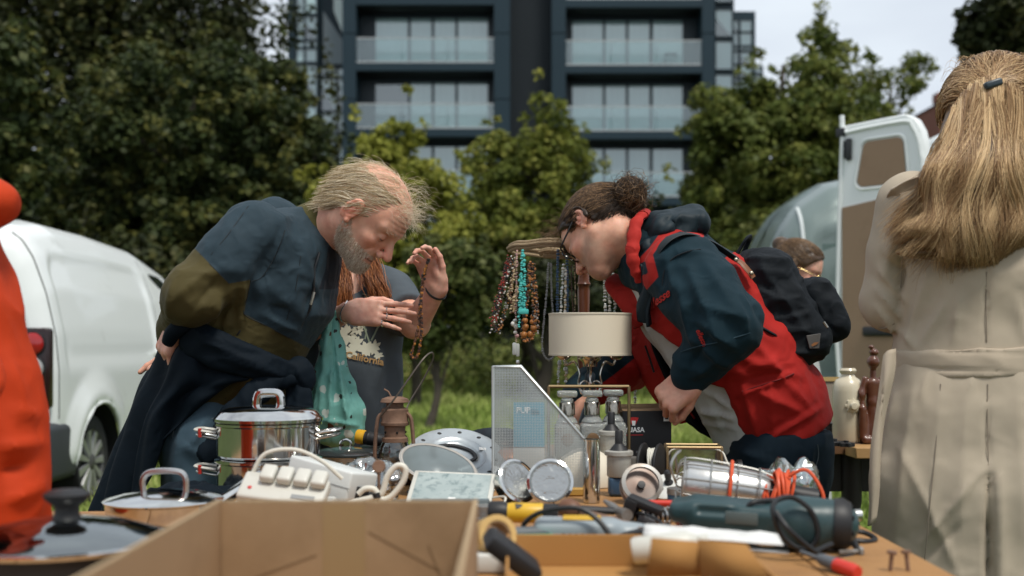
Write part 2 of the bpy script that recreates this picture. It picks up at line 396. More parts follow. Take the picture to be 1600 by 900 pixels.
tree('dark undergrowth shrub between the white van and the lime tree', B0(420, 17),
     [blob(330, 480, 17, 190, 80), blob(500, 470, 17.5, 110, 110), blob(180, 450, 17, 130, 90)], LM['deep'], 138, 100, .12, .2, group='shrubs at the edge of the meadow', name='shrub')
tree('mid green shrub behind the young man and the grey green van', B0(1180, 20),
     [blob(1160, 450, 20, 130, 90), blob(1290, 440, 20.5, 90, 90)], LM['shrub'], 92, 100, .11, .18, group='shrubs at the edge of the meadow', name='shrub')
def hedge():
 cl = []; 
 for i in range(950):
  x = -16+36*rng.random(); z = 3.6*rng.random()**.8*(1+.25*math.sin(x*1.1)+.18*math.sin(x*2.7)); cl.append((x, 33+2.5*rng.random(), z))
 cl = np.array(cl); od = np.tile([0, -.6, .5], (len(cl), 1))
 V, Q, tint = leaves(cl, od, 42, .17, .6, .3)
 tag(np_mesh('hedge', V, Q, LM['deep'], smooth=False, attrs={'tint': tint}), 'dark far hedge along the foot of the apartment block', 'hedge', kind='stuff')
hedge()
def weeds():
 N = 9000; X = -7+18*rng.random(N); Y = 20+10*rng.random(N); h = .35+.85*rng.random(N)**1.5
 a = rng.random(N)*6.28; l = rng.random(N)*.35
 cl = np.c_[X, Y, h*.6]; V, Q, tint = leaves(np.c_[X+np.cos(a)*l*h, Y+np.sin(a)*l*h, h*rng.random(N)], np.tile([0, -.3, 1], (N, 1)), 4, .075, .3, .08, 2.4, 2.)
 tag(np_mesh('meadow_weeds', V, Q, leaf_material('weed_leaf', (.10, .14, .03), (.20, .24, .065), (.36, .31, .10), .3), smooth=False, attrs={'tint': tint}), 'tall seeding weeds along the far edge of the meadow', 'weeds', kind='stuff')
weeds()
# ---- iron railing
def railing():
 root = thing('railing', (-.6, 27, 0), 'black iron railing at the back of the meadow', 'railing')
 im = mat('black_iron', (.012, .013, .015), .5, .3)
 pk = MB()
 for i in range(60): pk.box((i*.13-2.2, -.01, 0), (i*.13-2.178, .012, 1.25))
 tag(pk.build('picket', im, root), kind='stuff')
 for z in (.18, 1.1): MB().box((-2.3, -.015, z), (5.6, -.035, z+.04)).build('rail', im, root)
 for i in range(4): MB().box((-2.3+i*2.6, -.04, 0), (-2.24+i*2.6, -.09, 1.35)).build('post', im, root)
railing()
# ---- apartment block
def apartment():
 Y = 52.; s = Y/F
 root = thing('apartment_building', (0, Y, 0), 'dark slate apartment block with recessed glass fronted balconies behind the trees', 'building')
 def X(px): return (px-800)*s
 def Z(py): return CH+(HZ-py)*s
 clad = mat('slate_cladding', (.009, .025, .036), .45, .0, .35, noise=(.35, .9, (.012, .030, .042)))
 dark = mat('dark_louvre', (.006, .013, .018), .6)
 soff = mat('balcony_soffit', (.008, .011, .014), .7)
 frame = mat('window_frame_dark', (.012, .026, .034), .4)
 curt = mat('blind_behind_glass', (.72, .80, .78), .9, noise=(1.1, .8, (.60, .70, .69)))
 pane = clear_glass('pane_glass', (.80, .92, .92), .78, .02)
 bal = clear_glass('balustrade_glass', (.80, .88, .87), .88, .02)
 railm = mat('steel_rail', (.45, .46, .44), .35, .6)
 stone = mat('pale_panel', (.18, .22, .24), .5)
 D = 1.4   # balcony depth
 ST = 103.*s
 tops = [Z(58)+k*ST for k in range(-4, 4)]
 zroof = Z(0)+2.0*ST
 m = MB()
 m.box((X(535), D+.30, 0), (X(1117), 12, zroof)); m.build('wall', clad, root)
 for (a, b, mm, y0) in ((535, 556, clad, 0), (772, 797, clad, 0), (862, 884, clad, 0), (1097, 1117, clad, 0)):
  q = MB(); zz = 0
  while zz < zroof:      # storey-high cladding panels with open joints
   q.box((X(a), y0, zz+.02), (X(b), D+.3, min(zz+ST, zroof)-.02)); zz += ST
  q.build('pillar', mm, root)
 q = MB(); q.box((X(797), .9, 0), (X(862), D+.28, zroof)); z = 0
 r = q.build('recess_panel', dark, root)
 q = MB()
 for k in range(int(zroof/.12)): q.box((X(797)+.02, .86, k*.12), (X(862)-.02, .898, k*.12+.07))
 tag(q.build('louvre', dark, root), kind='stuff')
 def bay(xa, xb, dz, panes, jit):
  for k, zt in enumerate(tops):
   zt = zt-dz*s; zf = zt-39*s      # rail top; deck level
   q = MB(); q.box((xa, .02, zf-.38), (xb, D+.28, zf-.02)); q.build('balcony_slab', clad, root)
   q = MB(); q.box((xa, .3, zf-.42), (xb, D+.2, zf-.385)); q.build('soffit', soff, root)
   q = MB(); q.box((xa+.02, .06, zt-.05), (xb-.02, .12, zt)); q.box((xa+.02, .06, zf-.01), (xb-.02, .12, zf+.05)); rl = q.build('rail', railm, root)
   n = 3
   for j in range(n):
    w = (xb-xa)/n; q = MB(); q.box((xa+w*j+.03, .08, zf+.06), (xa+w*(j+1)-.03, .10, zt-.055)); q.build('balustrade_pane', bal, rl)
   zh = zf+2.42   # head of the windows
   q = MB(); q.box((xa, D+.16, zf), (xb, D+.29, zf+3.0)); q.build('back_wall', frame, root)
   for j, (pa, pb) in enumerate(panes):
    q = MB(); x0, x1 = X(pa), X(pb)
    w = .05
    for lo, hi in (((x0-w, D+.05, zf), (x0, D+.155, zh)), ((x1, D+.05, zf), (x1+w, D+.155, zh)), ((x0-w, D+.05, zh), (x1+w, D+.155, zh+w))): q.box(lo, hi)
    fr = q.build('window', frame, root)
    q = MB(); q.add([(x0, D+.08, zf), (x1, D+.08, zf), (x1, D+.08, zh), (x0, D+.08, zh)], [(0, 1, 2, 3)]); q.build('pane', pane, fr)
    drop = rng.random()
    q = MB(); nf = 22
    full = not (jit == 0 and k == 3 and j == 0)
    za = zf if drop > .25 or True else zh-.9
    vs = []; fs = []
    for i in range(nf+1):
     xx = x0+(x1-x0)*i/nf; yy = D+.125+.006*math.sin(i*1.1+j)
     vs += [(xx, yy, za), (xx, yy, zh)]
    fs = [(2*i, 2*i+2, 2*i+3, 2*i+1) for i in range(nf)]
    if full: q.add(vs, fs); q.build('curtain', curt, fr)
 bay(X(556), X(772), 0, [(581, 633), (637, 671), (675, 709), (713, 761)], 0)
 bay(X(884), X(1097), 4, [(897, 946), (950, 983), (987, 1021), (1026, 1074)], 1)
 fm = mat('balcony_furniture', (.10, .12, .13), .6)
 t = thing('balcony_table', (X(1052), Y+.9, Z(101)), 'small dark table on an upper right balcony', 'table')
 q = MB(); q.box((-.28, -.2, .68), (.28, .2, .72)); q.build('table_top', fm, t)
 for sx in (-.24, .22):
  for sy in (-.16, .14): MB().box((sx, sy, 0), (sx+.03, sy+.03, .68)).build('leg', fm, t)
 def wing(name_px, y0, ztop, cols, rows, depth=10):
  xa, xb = X(name_px[0]), X(name_px[1])
  MB().box((xa, y0+.2, 0), (xb, y0+depth, ztop)).build('wing_wall', clad, root)
  for (ca, cb) in cols:
   for (ra, rb) in rows:
    x0, x1, z0, z1 = X(ca), X(cb), Z(rb), Z(ra)
    w = .06
    q = MB()
    for lo, hi in (((x0-w, y0, z0-w), (x0, y0+.19, z1+w)), ((x1, y0, z0-w), (x1+w, y0+.19, z1+w)), ((x0, y0, z1), (x1, y0+.19, z1+w)), ((x0, y0, z0-w), (x1, y0+.19, z0))): q.box(lo, hi)
    fr = q.build('window', frame, root)
    MB().add([(x0, y0+.08, z0), (x1, y0+.08, z0), (x1, y0+.08, z1), (x0, y0+.08, z1)], [(0, 1, 2, 3)]).build('pane', pane, fr)
    MB().add([(x0, y0+.15, z0+(z1-z0)*(.0 if rng.random() < .7 else .75)), (x1, y0+.15, z0), (x1, y0+.15, z1), (x0, y0+.15, z1)], [(0, 1, 2, 3)]).build('blind', curt, fr)
 rws = [(-146, -104), (-95, -5), (8, 50), (58, 102), (111, 153), (161, 205), (214, 256), (264, 306)]
 wing((1117.2, 1153), .7, zroof-.4, [(1117.8, 1120.5), (1123, 1149)], rws)
 wing((1153.2, 1192), 1.4, Z(2), [(1155, 1163), (1167, 1185)], [(18, 36), (38, 58), (62, 66), (69, 88), (90, 110), (113, 117), (120, 140), (142, 162), (165, 210)])
 wing((1192.2, 1238), 6, Z(52), [(1195, 1211), (1215, 1236)], [(56, 66), (70, 96), (100, 112), (116, 160), (166, 200)])
 wing((440, 488), 1.2, zroof, [(456, 467), (470, 487)], [(-60, 8), (14, 50), (54, 62), (66, 86), (92, 150), (156, 200), (206, 260)])
 wing((488.2, 534.8), 1.8, zroof-.3, [(491, 515), (519, 533)], [(92, 104), (109, 160), (164, 215), (220, 270)])
 MB().add([(X(495), 1.75, Z(86)), (X(526), 1.75, Z(86)), (X(526), 1.75, Z(46)), (X(495), 1.75, Z(0)), (X(495), 1.9, Z(86)), (X(526), 1.9, Z(86)), (X(526), 1.9, Z(46)), (X(495), 1.9, Z(0))],
  [(0, 1, 2, 3), (7, 6, 5, 4), (0, 3, 7, 4), (3, 2, 6, 7), (2, 1, 5, 6), (1, 0, 4, 5)]).build('pale_panel', stone, root)
 MB().add([(X(528), 1.76, Z(88)), (X(539), 1.76, Z(88)), (X(539), 1.76, Z(-20)), (X(512), 1.76, Z(-20)), (X(512), 1.76, Z(0)), (X(528), 1.76, Z(40))], [(0, 1, 2, 3, 4, 5)]).build('blind', curt, root)
apartment()
def brick_house():
 root = thing('brick_house', (P(1490, 300, 60).x, 60, 0), 'red brick house end peeping out behind the white van roof', 'house')
 br = mat('red_brick', (.22, .075, .045), .85, noise=(3, .8, (.30, .12, .08)))
 z1 = P(0, 160, 60).z
 MB().box((-.7, 0, 0), (8, 8, z1)).build('wall', br, root)
 MB().box((-.9, -.2, z1+.01), (-.1, .6, z1+.5)).build('chimney', br, root)
 MB().add([(-.8, -.2, z1+.003), (8.2, -.2, z1+.003), (8.2, 8.2, z1+.003), (-.8, 8.2, z1+.003), (3.7, 4, z1+2)], [(0, 1, 4), (1, 2, 4), (2, 3, 4), (3, 0, 4)]).build('roof', mat('roof_slate', (.07, .07, .08), .7), root)
brick_house()
# ================================================================ vans
def sstep(a, b, x): 
 t = np.clip((x-a)/(b-a), 0, 1); return t*t*(3-2*t)
def interp(x, xs, ys): return np.interp(x, xs, ys)
VANW = mat('white_van_paint', (.73, .76, .75), .28, 0, .5, coat=.4, wear=(5, .62, .85, (.50, .52, .50)))
TYRE = mat('tyre_rubber', (.018, .019, .02), .8, bump=(60, .3, .003))
HUB = mat('hubcap_silver', (.42, .43, .43), .35, .6)
BLKP = mat('black_plastic', (.016, .017, .019), .45)
DGREY = mat('bumper_plastic', (.035, .04, .045), .6, bump=(120, .2, .001))
VGLASS = mat('dark_van_glass', (.012, .018, .02), .06, 0, .6)
def loft_body(name, m, parent, xs, hfun, prof, width, disp=None, arch=None, pinch=None):
 """side shell + roof + other side. prof: list of (z fraction of height, inset)."""
 zf = np.array([p[0] for p in prof]); ins = np.array([p[1] for p in prof])
 tt = np.linspace(0, 1, 64); s = np.r_[0, np.cumsum(np.hypot(np.diff(zf)*1.8, np.diff(ins)))]; s /= s[-1]
 zq = np.interp(tt, s, zf); iq = np.interp(tt, s, ins)
 nx = len(xs); half = []
 for x in xs:
  h = hfun(x); z = np.where(zq < .5, zq*1.8, .9+(zq-.5)/.5*(h-.9)); y = iq+(pinch(x) if pinch else 0)
  half.append(np.c_[np.full(len(tt), x), y, z])
 H = np.array(half)                      # nx, 64, 3
 if disp is not None: H[:, :, 1] += disp(H[:, :, 0], H[:, :, 2])
 if arch:
  for (ax, az, ar) in arch:
   d = np.hypot(H[:, :, 0]-ax, H[:, :, 2]-az); near = (np.abs(d-ar) < .022) & (H[:, :, 1] < .2)
   k = ar/np.maximum(d, 1e-6)
   H[:, :, 0] = np.where(near, ax+(H[:, :, 0]-ax)*k, H[:, :, 0]); H[:, :, 2] = np.where(near, az+(H[:, :, 2]-az)*k, H[:, :, 2])
 O = H[:, ::-1].copy(); O[:, :, 1] = width-O[:, :, 1]
 G = np.concatenate([H, O], 1); nv = G.shape[1]
 V = G.reshape(-1, 3); idx = np.arange(nx*nv).reshape(nx, nv)
 Q = np.stack([idx[:-1, :-1], idx[1:, :-1], idx[1:, 1:], idx[:-1, 1:]], -1).reshape(-1, 4)
 if arch:
  C = V[Q].mean(1); keep = np.ones(len(Q), bool)
  for (ax, az, ar) in arch: keep &= ~(np.hypot(C[:, 0]-ax, C[:, 2]-az) < ar-.004)
  Q = Q[keep]
 o = np_mesh(name, V, Q, m, parent)
 for i, e in ((0, 'rear_face'), (nx-1, 'front_face')):
  b = MB(); b.add([tuple(v) for v in G[i]], [tuple(range(nv))] if i else [tuple(range(nv-1, -1, -1))], False); b.build(e, m, parent)
 return G
def wheel(parent, x, y, z, r=.31, w=.2):
 t = MB(); t.at((x, y+w/2, z), (R(90), 0, 0)); rr = r
 t.lathe([(rr*.66, -w/2), (rr*.80, -w/2-.005), (rr*.95, -w/2+.01), (rr, -w/2+.035), (rr, w/2-.035), (rr*.95, w/2-.01), (rr*.8, w/2+.005), (rr*.66, w/2)], 48)
 ty = t.build('tyre', TYRE, parent)
 t = MB(); t.at((x, y+.012, z), (R(90), 0, 0))
 t.lathe([(rr*.67, -.002), (rr*.655, .012), (rr*.62, .005), (rr*.60, -.018), (.0, -.03)], 48)
 t.lathe([(.0, .018), (.045, .016), (.06, .004), (.062, -.03)], 24)
 rim = t.build('rim', mat('rim_dark', (.10, .10, .10), .5, .4), parent)
 for k in range(11):
  a = 2*math.pi*k/11; q = MB(); q.mat4(Matrix.Translation((x, y+.012, z)) @ Euler((R(90), 0, 0)).to_matrix().to_4x4() @ Matrix.Rotation(a, 4, 'Z'))
  q.add([(.05, -.014, -.01), (.05, .014, -.01), (rr*.64, .027, .0), (rr*.64, -.027, .0), (.05, -.010, .014), (.05, .010, .014), (rr*.64, .022, .010), (rr*.64, -.022, .010)],
              [(4, 5, 6, 7), (0, 4, 7, 3), (1, 2, 6, 5), (0, 1, 5, 4), (2, 3, 7, 6)]); q.build('spoke', HUB, parent)
def white_van():
 root = thing('parked_van', (-2.61, 6.48, 0), 'white small panel van parked at the left with red rear lights', 'van', rz=R(89.2))
 prof = [(.155, .05), (.22, .012), (.35, 0), (.5, 0), (.62, .02), (.76, .075), (.88, .15), (.945, .22), (.975, .30), (.99, .42), (1.0, .65), (1.005, .9)]
 xs = np.r_[np.array([0, .01, .03, .06, .1]), np.arange(.125, 3.0, .022), np.arange(3.0, 4.36, .06)]
 hf = lambda x: interp(x, [0, .05, .15, .5, 1.2, 2.0, 2.6, 3.1, 3.5, 4.0, 4.35], [1.66, 1.73, 1.79, 1.83, 1.82, 1.78, 1.66, 1.35, 1.10, .99, .7])
 pin = lambda x: interp(x, [0, .015, .05, .1, .2, 3.6, 4.0, 4.35], [.10, .06, .02, .004, 0, 0, .05, .3])
 def disp(x, z):
  def rr(x0, x1, z0, z1, r):
   dx = np.maximum(np.maximum(x0+r-x, x-(x1-r)), 0); dz = np.maximum(np.maximum(z0+r-z, z-(z1-r)), 0)
   return r-np.hypot(dx, dz)
  zt = 1.60-.03*np.maximum(x-.9, 0)
  pan = sstep(0, .035, rr(.20, 1.86, .72, 1.60, .17)) * .016*sstep(.86, 1.02, z)
  crease = -.006*np.exp(-((z-1.045)/.02)**2)*sstep(.28, .34, x)
  dd = np.hypot(x-.66, z-.33)
  fl = -.03*np.exp(-((dd-.40)/.07)**2)*(z > .2) - .012*sstep(.56, .50, dd)
  return pan+crease+fl
 G = loft_body('body', VANW, root, xs, hf, prof, 1.76, disp, [(.66, .33, .355), (3.35, .33, .355)], pin)
 def surf(x, z, out=.004):
  i = int(np.argmin(np.abs(xs-x))); g = G[i][:64]; return np.interp(z, g[:, 2], g[:, 1])-out
 for ax in (.66, 3.35):
  pts = [(ax+.357*math.cos(a), surf(ax+.357*math.cos(a), .33+.357*math.sin(a), .0), .33+.357*math.sin(a)) for a in np.linspace(-.15, math.pi+.15, 30)]
  MB().tube(pts, .012, 6).build('arch_lip', VANW, root)
  w = MB(); w.at((ax, .32, .33), (R(90), 0, 0)); w.lathe([(.352, .335), (.352, -.2), (0, -.2)], 32); w.build('wheel_well', mat('well_black', (.008, .008, .009), .9), root)
  wr = thing('wheel', (0, 0, 0)); wr.parent = root
  wheel(wr, ax, .035, .31)
 def patch(nm, pts, m, out=.005):
  b = MB(); b.add([(x, surf(x, z, out), z) for x, z in pts], [tuple(range(len(pts)))], False); return b.build(nm, m, root)
 patch('window', [(2.02, 1.08), (2.95, 1.06), (2.80, 1.25), (2.5, 1.5), (2.35, 1.56), (2.06, 1.57)], VGLASS)
 for x0 in (1.93,):
  pts = [(x0, surf(x0, z, -.002), z) for z in np.linspace(.36, 1.66, 24)]; MB().tube(pts, .004, 4).build('door_gap', BLKP, root)
 pts = [(.09, surf(.09, z, -.0015), z) for z in np.linspace(.62, 1.70, 24)]; MB().tube(pts, .0035, 4).build('door_gap', BLKP, root)
 MB().rbox((2.45, -.2, 1.05), (2.6, -.02, 1.22), .03).build('mirror', BLKP, root)
 MB().rbox((1.78, -.018, .97), (1.90, .01, 1.0), .008).build('handle', VANW, root)
 MB().rbox((1.5, -.022, .60), (2.9, .02, .66), .012).build('side_strip', DGREY, root)
 b = MB(); b.rbox((-.09, -.012, .26), (.34, 1.772, .60), .05, 4); bb = b.build('bumper', DGREY, root)
 MB().rbox((-.05, .02, .60), (-.004, .19, .685), .012).build('lamp_surround', VANW, root)
 h = MB(); h.rbox((-.045, .008, .685), (.03, .175, 1.145), .02, 3); hs = h.build('tail_light', mat('lamp_housing', (.02, .008, .008), .15, 0, .6), root)
 red = mat('lamp_red', (.35, .012, .012), .12, 0, .6, coat=.6); clr = mat('lamp_clear', (.38, .38, .37), .15, .3)
 for z, mm in ((1.055, red), (.915, clr), (.775, red)):
  q = MB(); q.at((-.044, .098, z), (0, R(-90), 0)); q.lathe([(.066, -.004), (.062, .012), (.04, .024), (.0, .028)], 24); q.build('lamp_dome', mm, hs)
  q = MB(); q.at((-.047, .098, z), (0, R(-90), 0)); q.lathe([(.072, -.002), (.072, .008), (.067, .010), (.067, .0)], 24); q.build('lamp_ring', BLKP, hs)
 b = MB(); b.rbox((-.012, .30, .62), (.02, .875, 1.60), .05, 3); b.build('rear_door', VANW, root)
 b = MB(); b.rbox((-.012, .885, .62), (.02, 1.46, 1.60), .05, 3); b.build('rear_door', VANW, root)
white_van()
def green_van():
 gp = mat('grey_green_paint', (.155, .20, .19), .32, .15, .5, coat=.5)
 root = thing('parked_van', (P(1222, 0, 8.7).x, 8.7, 0), 'tall grey green van behind the open white door', 'van', rz=0)
 prof = [(.15, .05), (.22, .01), (.35, 0), (.5, 0), (.62, .02), (.76, .06), (.86, .12), (.93, .20), (.97, .30), (.99, .45), (1.0, .7), (1.0, .95)]
 xs = np.r_[np.array([0, .02, .05, .08]), np.arange(.11, 4.9, .05)]
 hf = lambda x: interp(x, [0, .06, .14, .22, .45, .9, 4.9], [1.72, 1.95, 2.10, 2.20, 2.36, 2.45, 2.45])
 pin = lambda x: interp(x, [0, .05, .12, .25], [.22, .09, .03, 0])
 def disp(x, z): return .025*sstep(.26, .31, x)*sstep(1.92, 1.87, z)*sstep(.75, .8, z) + .01*sstep(2.0, 2.04, z)*sstep(.2, .3, x)
 G = loft_body('body', gp, root, xs, hf, prof, 1.9, disp, [(1.2, .34, .37)], pin)
 def surf(x, z, out=.004):
  i = int(np.argmin(np.abs(xs-x))); g = G[i][:64]; return np.interp(z, g[:, 2], g[:, 1])-out
 pts = [(.20, surf(.20, z, .0), z) for z in np.linspace(.7, 2.12, 30)]
 MB().tube(pts, .014, 6).build('pillar_trim', mat('trim_white', (.62, .66, .66), .4), root)
 b = MB(); xx = np.linspace(.34, 2.4, 12); top = [(x, surf(x, 1.82, .004), 1.82) for x in xx]; bot = [(x, surf(x, 1.0, .004), 1.0) for x in xx[::-1]]
 b.add(top+bot, [tuple(range(24))], False); b.build('window', mat('tinted_side_glass', (.10, .145, .135), .12, 0, .5), root)
 w = MB(); w.rbox((.02, -.03, .9), (.16, .05, 1.28), .04, 3); w.build('rear_lamp', mat('lamp_pale', (.55, .57, .55), .25), root)
 wr = thing('wheel', (0, 0, 0)); wr.parent = root; wheel(wr, 1.2, .04, .34, .34)
 b = MB(); b.rbox((-.06, -.012, .3), (.4, 1.9, .62), .05, 3); b.build('bumper', DGREY, root)
green_van()
def door_van():
 x0 = P(1452, 0, 7.3).x
 root = thing('parked_van', (x0, 7.3, 0), 'tall white van with its plywood lined rear door swung open', 'van')
 sec = [(0, .45), (0, 1.75), (.03, 2.02), (.07, 2.25), (.14, 2.40), (.26, 2.49), (.45, 2.53), (1.55, 2.53), (1.74, 2.49), (1.86, 2.40), (1.93, 2.25), (1.97, 2.02), (2, 1.75), (2, .45)]
 n = len(sec); b = MB(); vs = []; fs = []
 for (yy, k) in ((0, 0), (.02, 1), (.06, 1), (5.2, 1)):
  for (x, z) in sec: vs.append((x+(.02 if k == 0 else 0)*(1 if x < 1 else -1), yy, z-(.02 if k == 0 else 0)))
 for i in range(3):
  for k in range(n-1): fs.append((i*n+k, i*n+k+1, (i+1)*n+k+1, (i+1)*n+k))
 b.add(vs, fs); b.build('body', VANW, root)
 inner = [(min(max(x, .10), 1.9), min(z, 2.36)) for x, z in sec]
 vs = [(x, .002, z) for x, z in sec]+[(x, .002, z) for x, z in inner]; vs += [(x, 2.8, z) for x, z in inner]
 b = MB(); b.add(vs, [(k, k+1, n+k+1, n+k) for k in range(n-1)]+[(n+k, n+k+1, 2*n+k+1, 2*n+k) for k in range(n-1)]+[tuple(range(2*n, 3*n))], False)
 b.build('load_space', mat('van_interior', (.12, .10, .08), .8), root)
 MB().box((.02, .003, .40), (1.98, 2.8, .449)).build('load_floor', DGREY, root)
 b = MB(); b.rbox((-.03, -.12, .28), (2.03, .0, .46), .03); b.build('bumper', DGREY, root)
 b = MB()
 b.add([(-.012, .5, 1.3), (-.012, 4.6, 1.3), (-.02, 4.6, 2.0), (-.02, .5, 2.0)], [(0, 1, 2, 3)]); b.build('side_window', mat('grey_side_glass', (.16, .2, .2), .15), root)
 for ax in (.25, 1.75):
  for yy in (1.0, 4.3):
   wr = thing('wheel', (ax, yy, 0)); wr.parent = root
   t = MB(); t.at((0, 0, .34), (0, R(90), 0)); t.lathe([(0, -.1), (.22, -.1), (.32, -.1), (.34, -.07), (.34, .07), (.32, .1), (.22, .1), (0, .1)], 32); t.build('tyre', TYRE, wr)
 hinge = P(1452, 0, 6.95); free = P(1317, 0, 7.40)
 wd = math.hypot(free.x-hinge.x, free.y-hinge.y); ang = math.atan2(free.y-hinge.y, free.x-hinge.x)
 dr = thing('open_door', (hinge.x-x0, hinge.y-7.3, 0), rz=ang); dr.parent = root
 zt = 2.49; wt = wd
 out = [(0, .55), (0, 2.05), (.012, 2.25), (.035, 2.36), (.075, 2.435), (.14, 2.475), (wt-.03, zt-.03), (wt, zt-.06), (wt, .55)]
 def door_slab(poly, y0, y1): 
  q = MB(); N = len(poly); q.add([(x, y0, z) for x, z in poly]+[(x, y1, z) for x, z in poly], [tuple(range(N)), tuple(range(2*N-1, N-1, -1))]+[(i, N+i, N+(i+1) % N, (i+1) % N) for i in range(N)], False); return q
 door_slab(out, -.05, .035).build('door_shell', VANW, dr, bevel=.012)
 rim = [(x, z) for x, z in out]
 q = MB(); q.tube([(x*.93+wt*.035, .036, .56+(z-.56)*.975) for x, z in catmull2(rim)], .016, 6, closed=True); q.build('door_seal', VANW, dr)
 ply = mat('plywood_lining', (.24, .155, .095), .7, noise=(2.2, .9, (.30, .20, .125), 8), wear=(7, .55, .9, (.20, .125, .075)), bump=(30, .2, .002)); add_bump(ply, 8, .15, .003, (8, 1, .4))
 lo = [(.085, .60), (.085, 1.99), (wt-.02, 1.93), (wt-.02, .60)]
 door_slab(lo, .036, .044).build('lining_panel', ply, dr, bevel=.002)
 def rrect(x0, x1, x2, x3, z0, z1, r):
  p = []
  for (cx, cz, a0) in ((x1-r, z1-r, 0), (x0+r, z1-r, 90), (x2+r, z0+r, 180), (x3-r, z0+r, 270)):
   for k in range(6): a = R(a0+18*k); p.append((cx+r*math.cos(a), cz+r*math.sin(a)))
  return p
 up = rrect(.15, wt-.17, .13, wt-.13, 2.05, 2.335, .045)
 door_slab(up, .036, .044).build('window_panel', ply, dr, bevel=.002)
 upo = rrect(.135, wt-.155, .115, wt-.115, 2.035, 2.35, .055)
 MB().tube([(x, .038, z) for x, z in upo], .009, 6, closed=True).build('window_rim', VANW, dr)
 for zz in (2.30,):
  h = MB(); h.rbox((wt-.09, .036, zz-.07), (wt-.055, .060, zz+.07), .006); h.rbox((wt-.05, .036, zz-.055), (wt-.035, .055, zz+.06), .004); h.build('latch', BLKP, dr)
  MB().rbox((wt-.045, .02, zt-.10), (wt+.02, .055, zt-.045), .006).build('hinge_block', BLKP, dr)
 MB().rbox((.2, .046, 1.10), (.42, .07, 1.16), .01).build('pull_handle', BLKP, dr)
def catmull2(pts): return [(p.x, p.z) for p in catmull([(x, 0, z) for x, z in pts], 3, True)]
door_van()
# ================================================================ figures: implicit surfaces turned into meshes
f32 = np.float32
def A(v): return np.asarray(v, dtype=f32)
def smin(a, b, k):
 h = np.clip(.5+.5*(b-a)/k, 0, 1); return b*(1-h)+a*h-k*h*(1-h)
def smax(a, b, k): return -smin(-a, -b, k)
def ball(p, c, r): return np.linalg.norm(p-A(c), axis=1)-r
def ell(p, c, r, Rm=None):
 v = p-A(c)
 if Rm is not None: v = v @ A(Rm)
 n = np.sqrt((v*v).sum(1))+1e-6; k = np.sqrt(((v/A(r))**2).sum(1))+1e-6
 return n*(1-1/k)
def cap(p, a, b, ra, rb):
 a, b = A(a), A(b); ab = b-a; v = p-a
 t = np.clip((v @ ab)/(ab @ ab+1e-9), 0, 1); return np.sqrt(((v-t[:, None]*ab)**2).sum(1))-(ra+(rb-ra)*t)
def ecap(p, a, b, wda, wdb, side):
 """elliptical capsule: half width along 'side', half depth across"""
 a, b, s = A(a), A(b), A(side); s = s/np.linalg.norm(s); ab = b-a; v = p-a
 t = np.clip((v @ ab)/(ab @ ab+1e-9), 0, 1); v = v-t[:, None]*ab
 q = v @ s; n2 = (v*v).sum(1); o2 = np.maximum(n2-q*q, 0)
 w = wda[0]+(wdb[0]-wda[0])*t; d = wda[1]+(wdb[1]-wda[1])*t
 n = np.sqrt(n2)+1e-6; k = np.sqrt((q/w)**2+o2/(d*d))+1e-6
 return n*(1-1/k)
def rboxd(p, c, half, r, Rm=None):
 v = p-A(c)
 if Rm is not None: v = v @ A(Rm)
 q = np.abs(v)-(A(half)-r)
 return np.sqrt((np.maximum(q, 0)**2).sum(1))+np.minimum(q.max(1), 0)-r
def chain(p, st, side, k=.03):
 d = None
 for (a, wa, da), (b, wb, db) in zip(st[:-1], st[1:]):
  e = ecap(p, a, b, (wa, da), (wb, db), side); d = e if d is None else smin(d, e, k)
 return d
def limb(p, pts, k=.02):
 d = None
 for (a, ra), (b, rb) in zip(pts[:-1], pts[1:]):
  e = cap(p, a, b, ra, rb); d = e if d is None else smin(d, e, k)
 return d
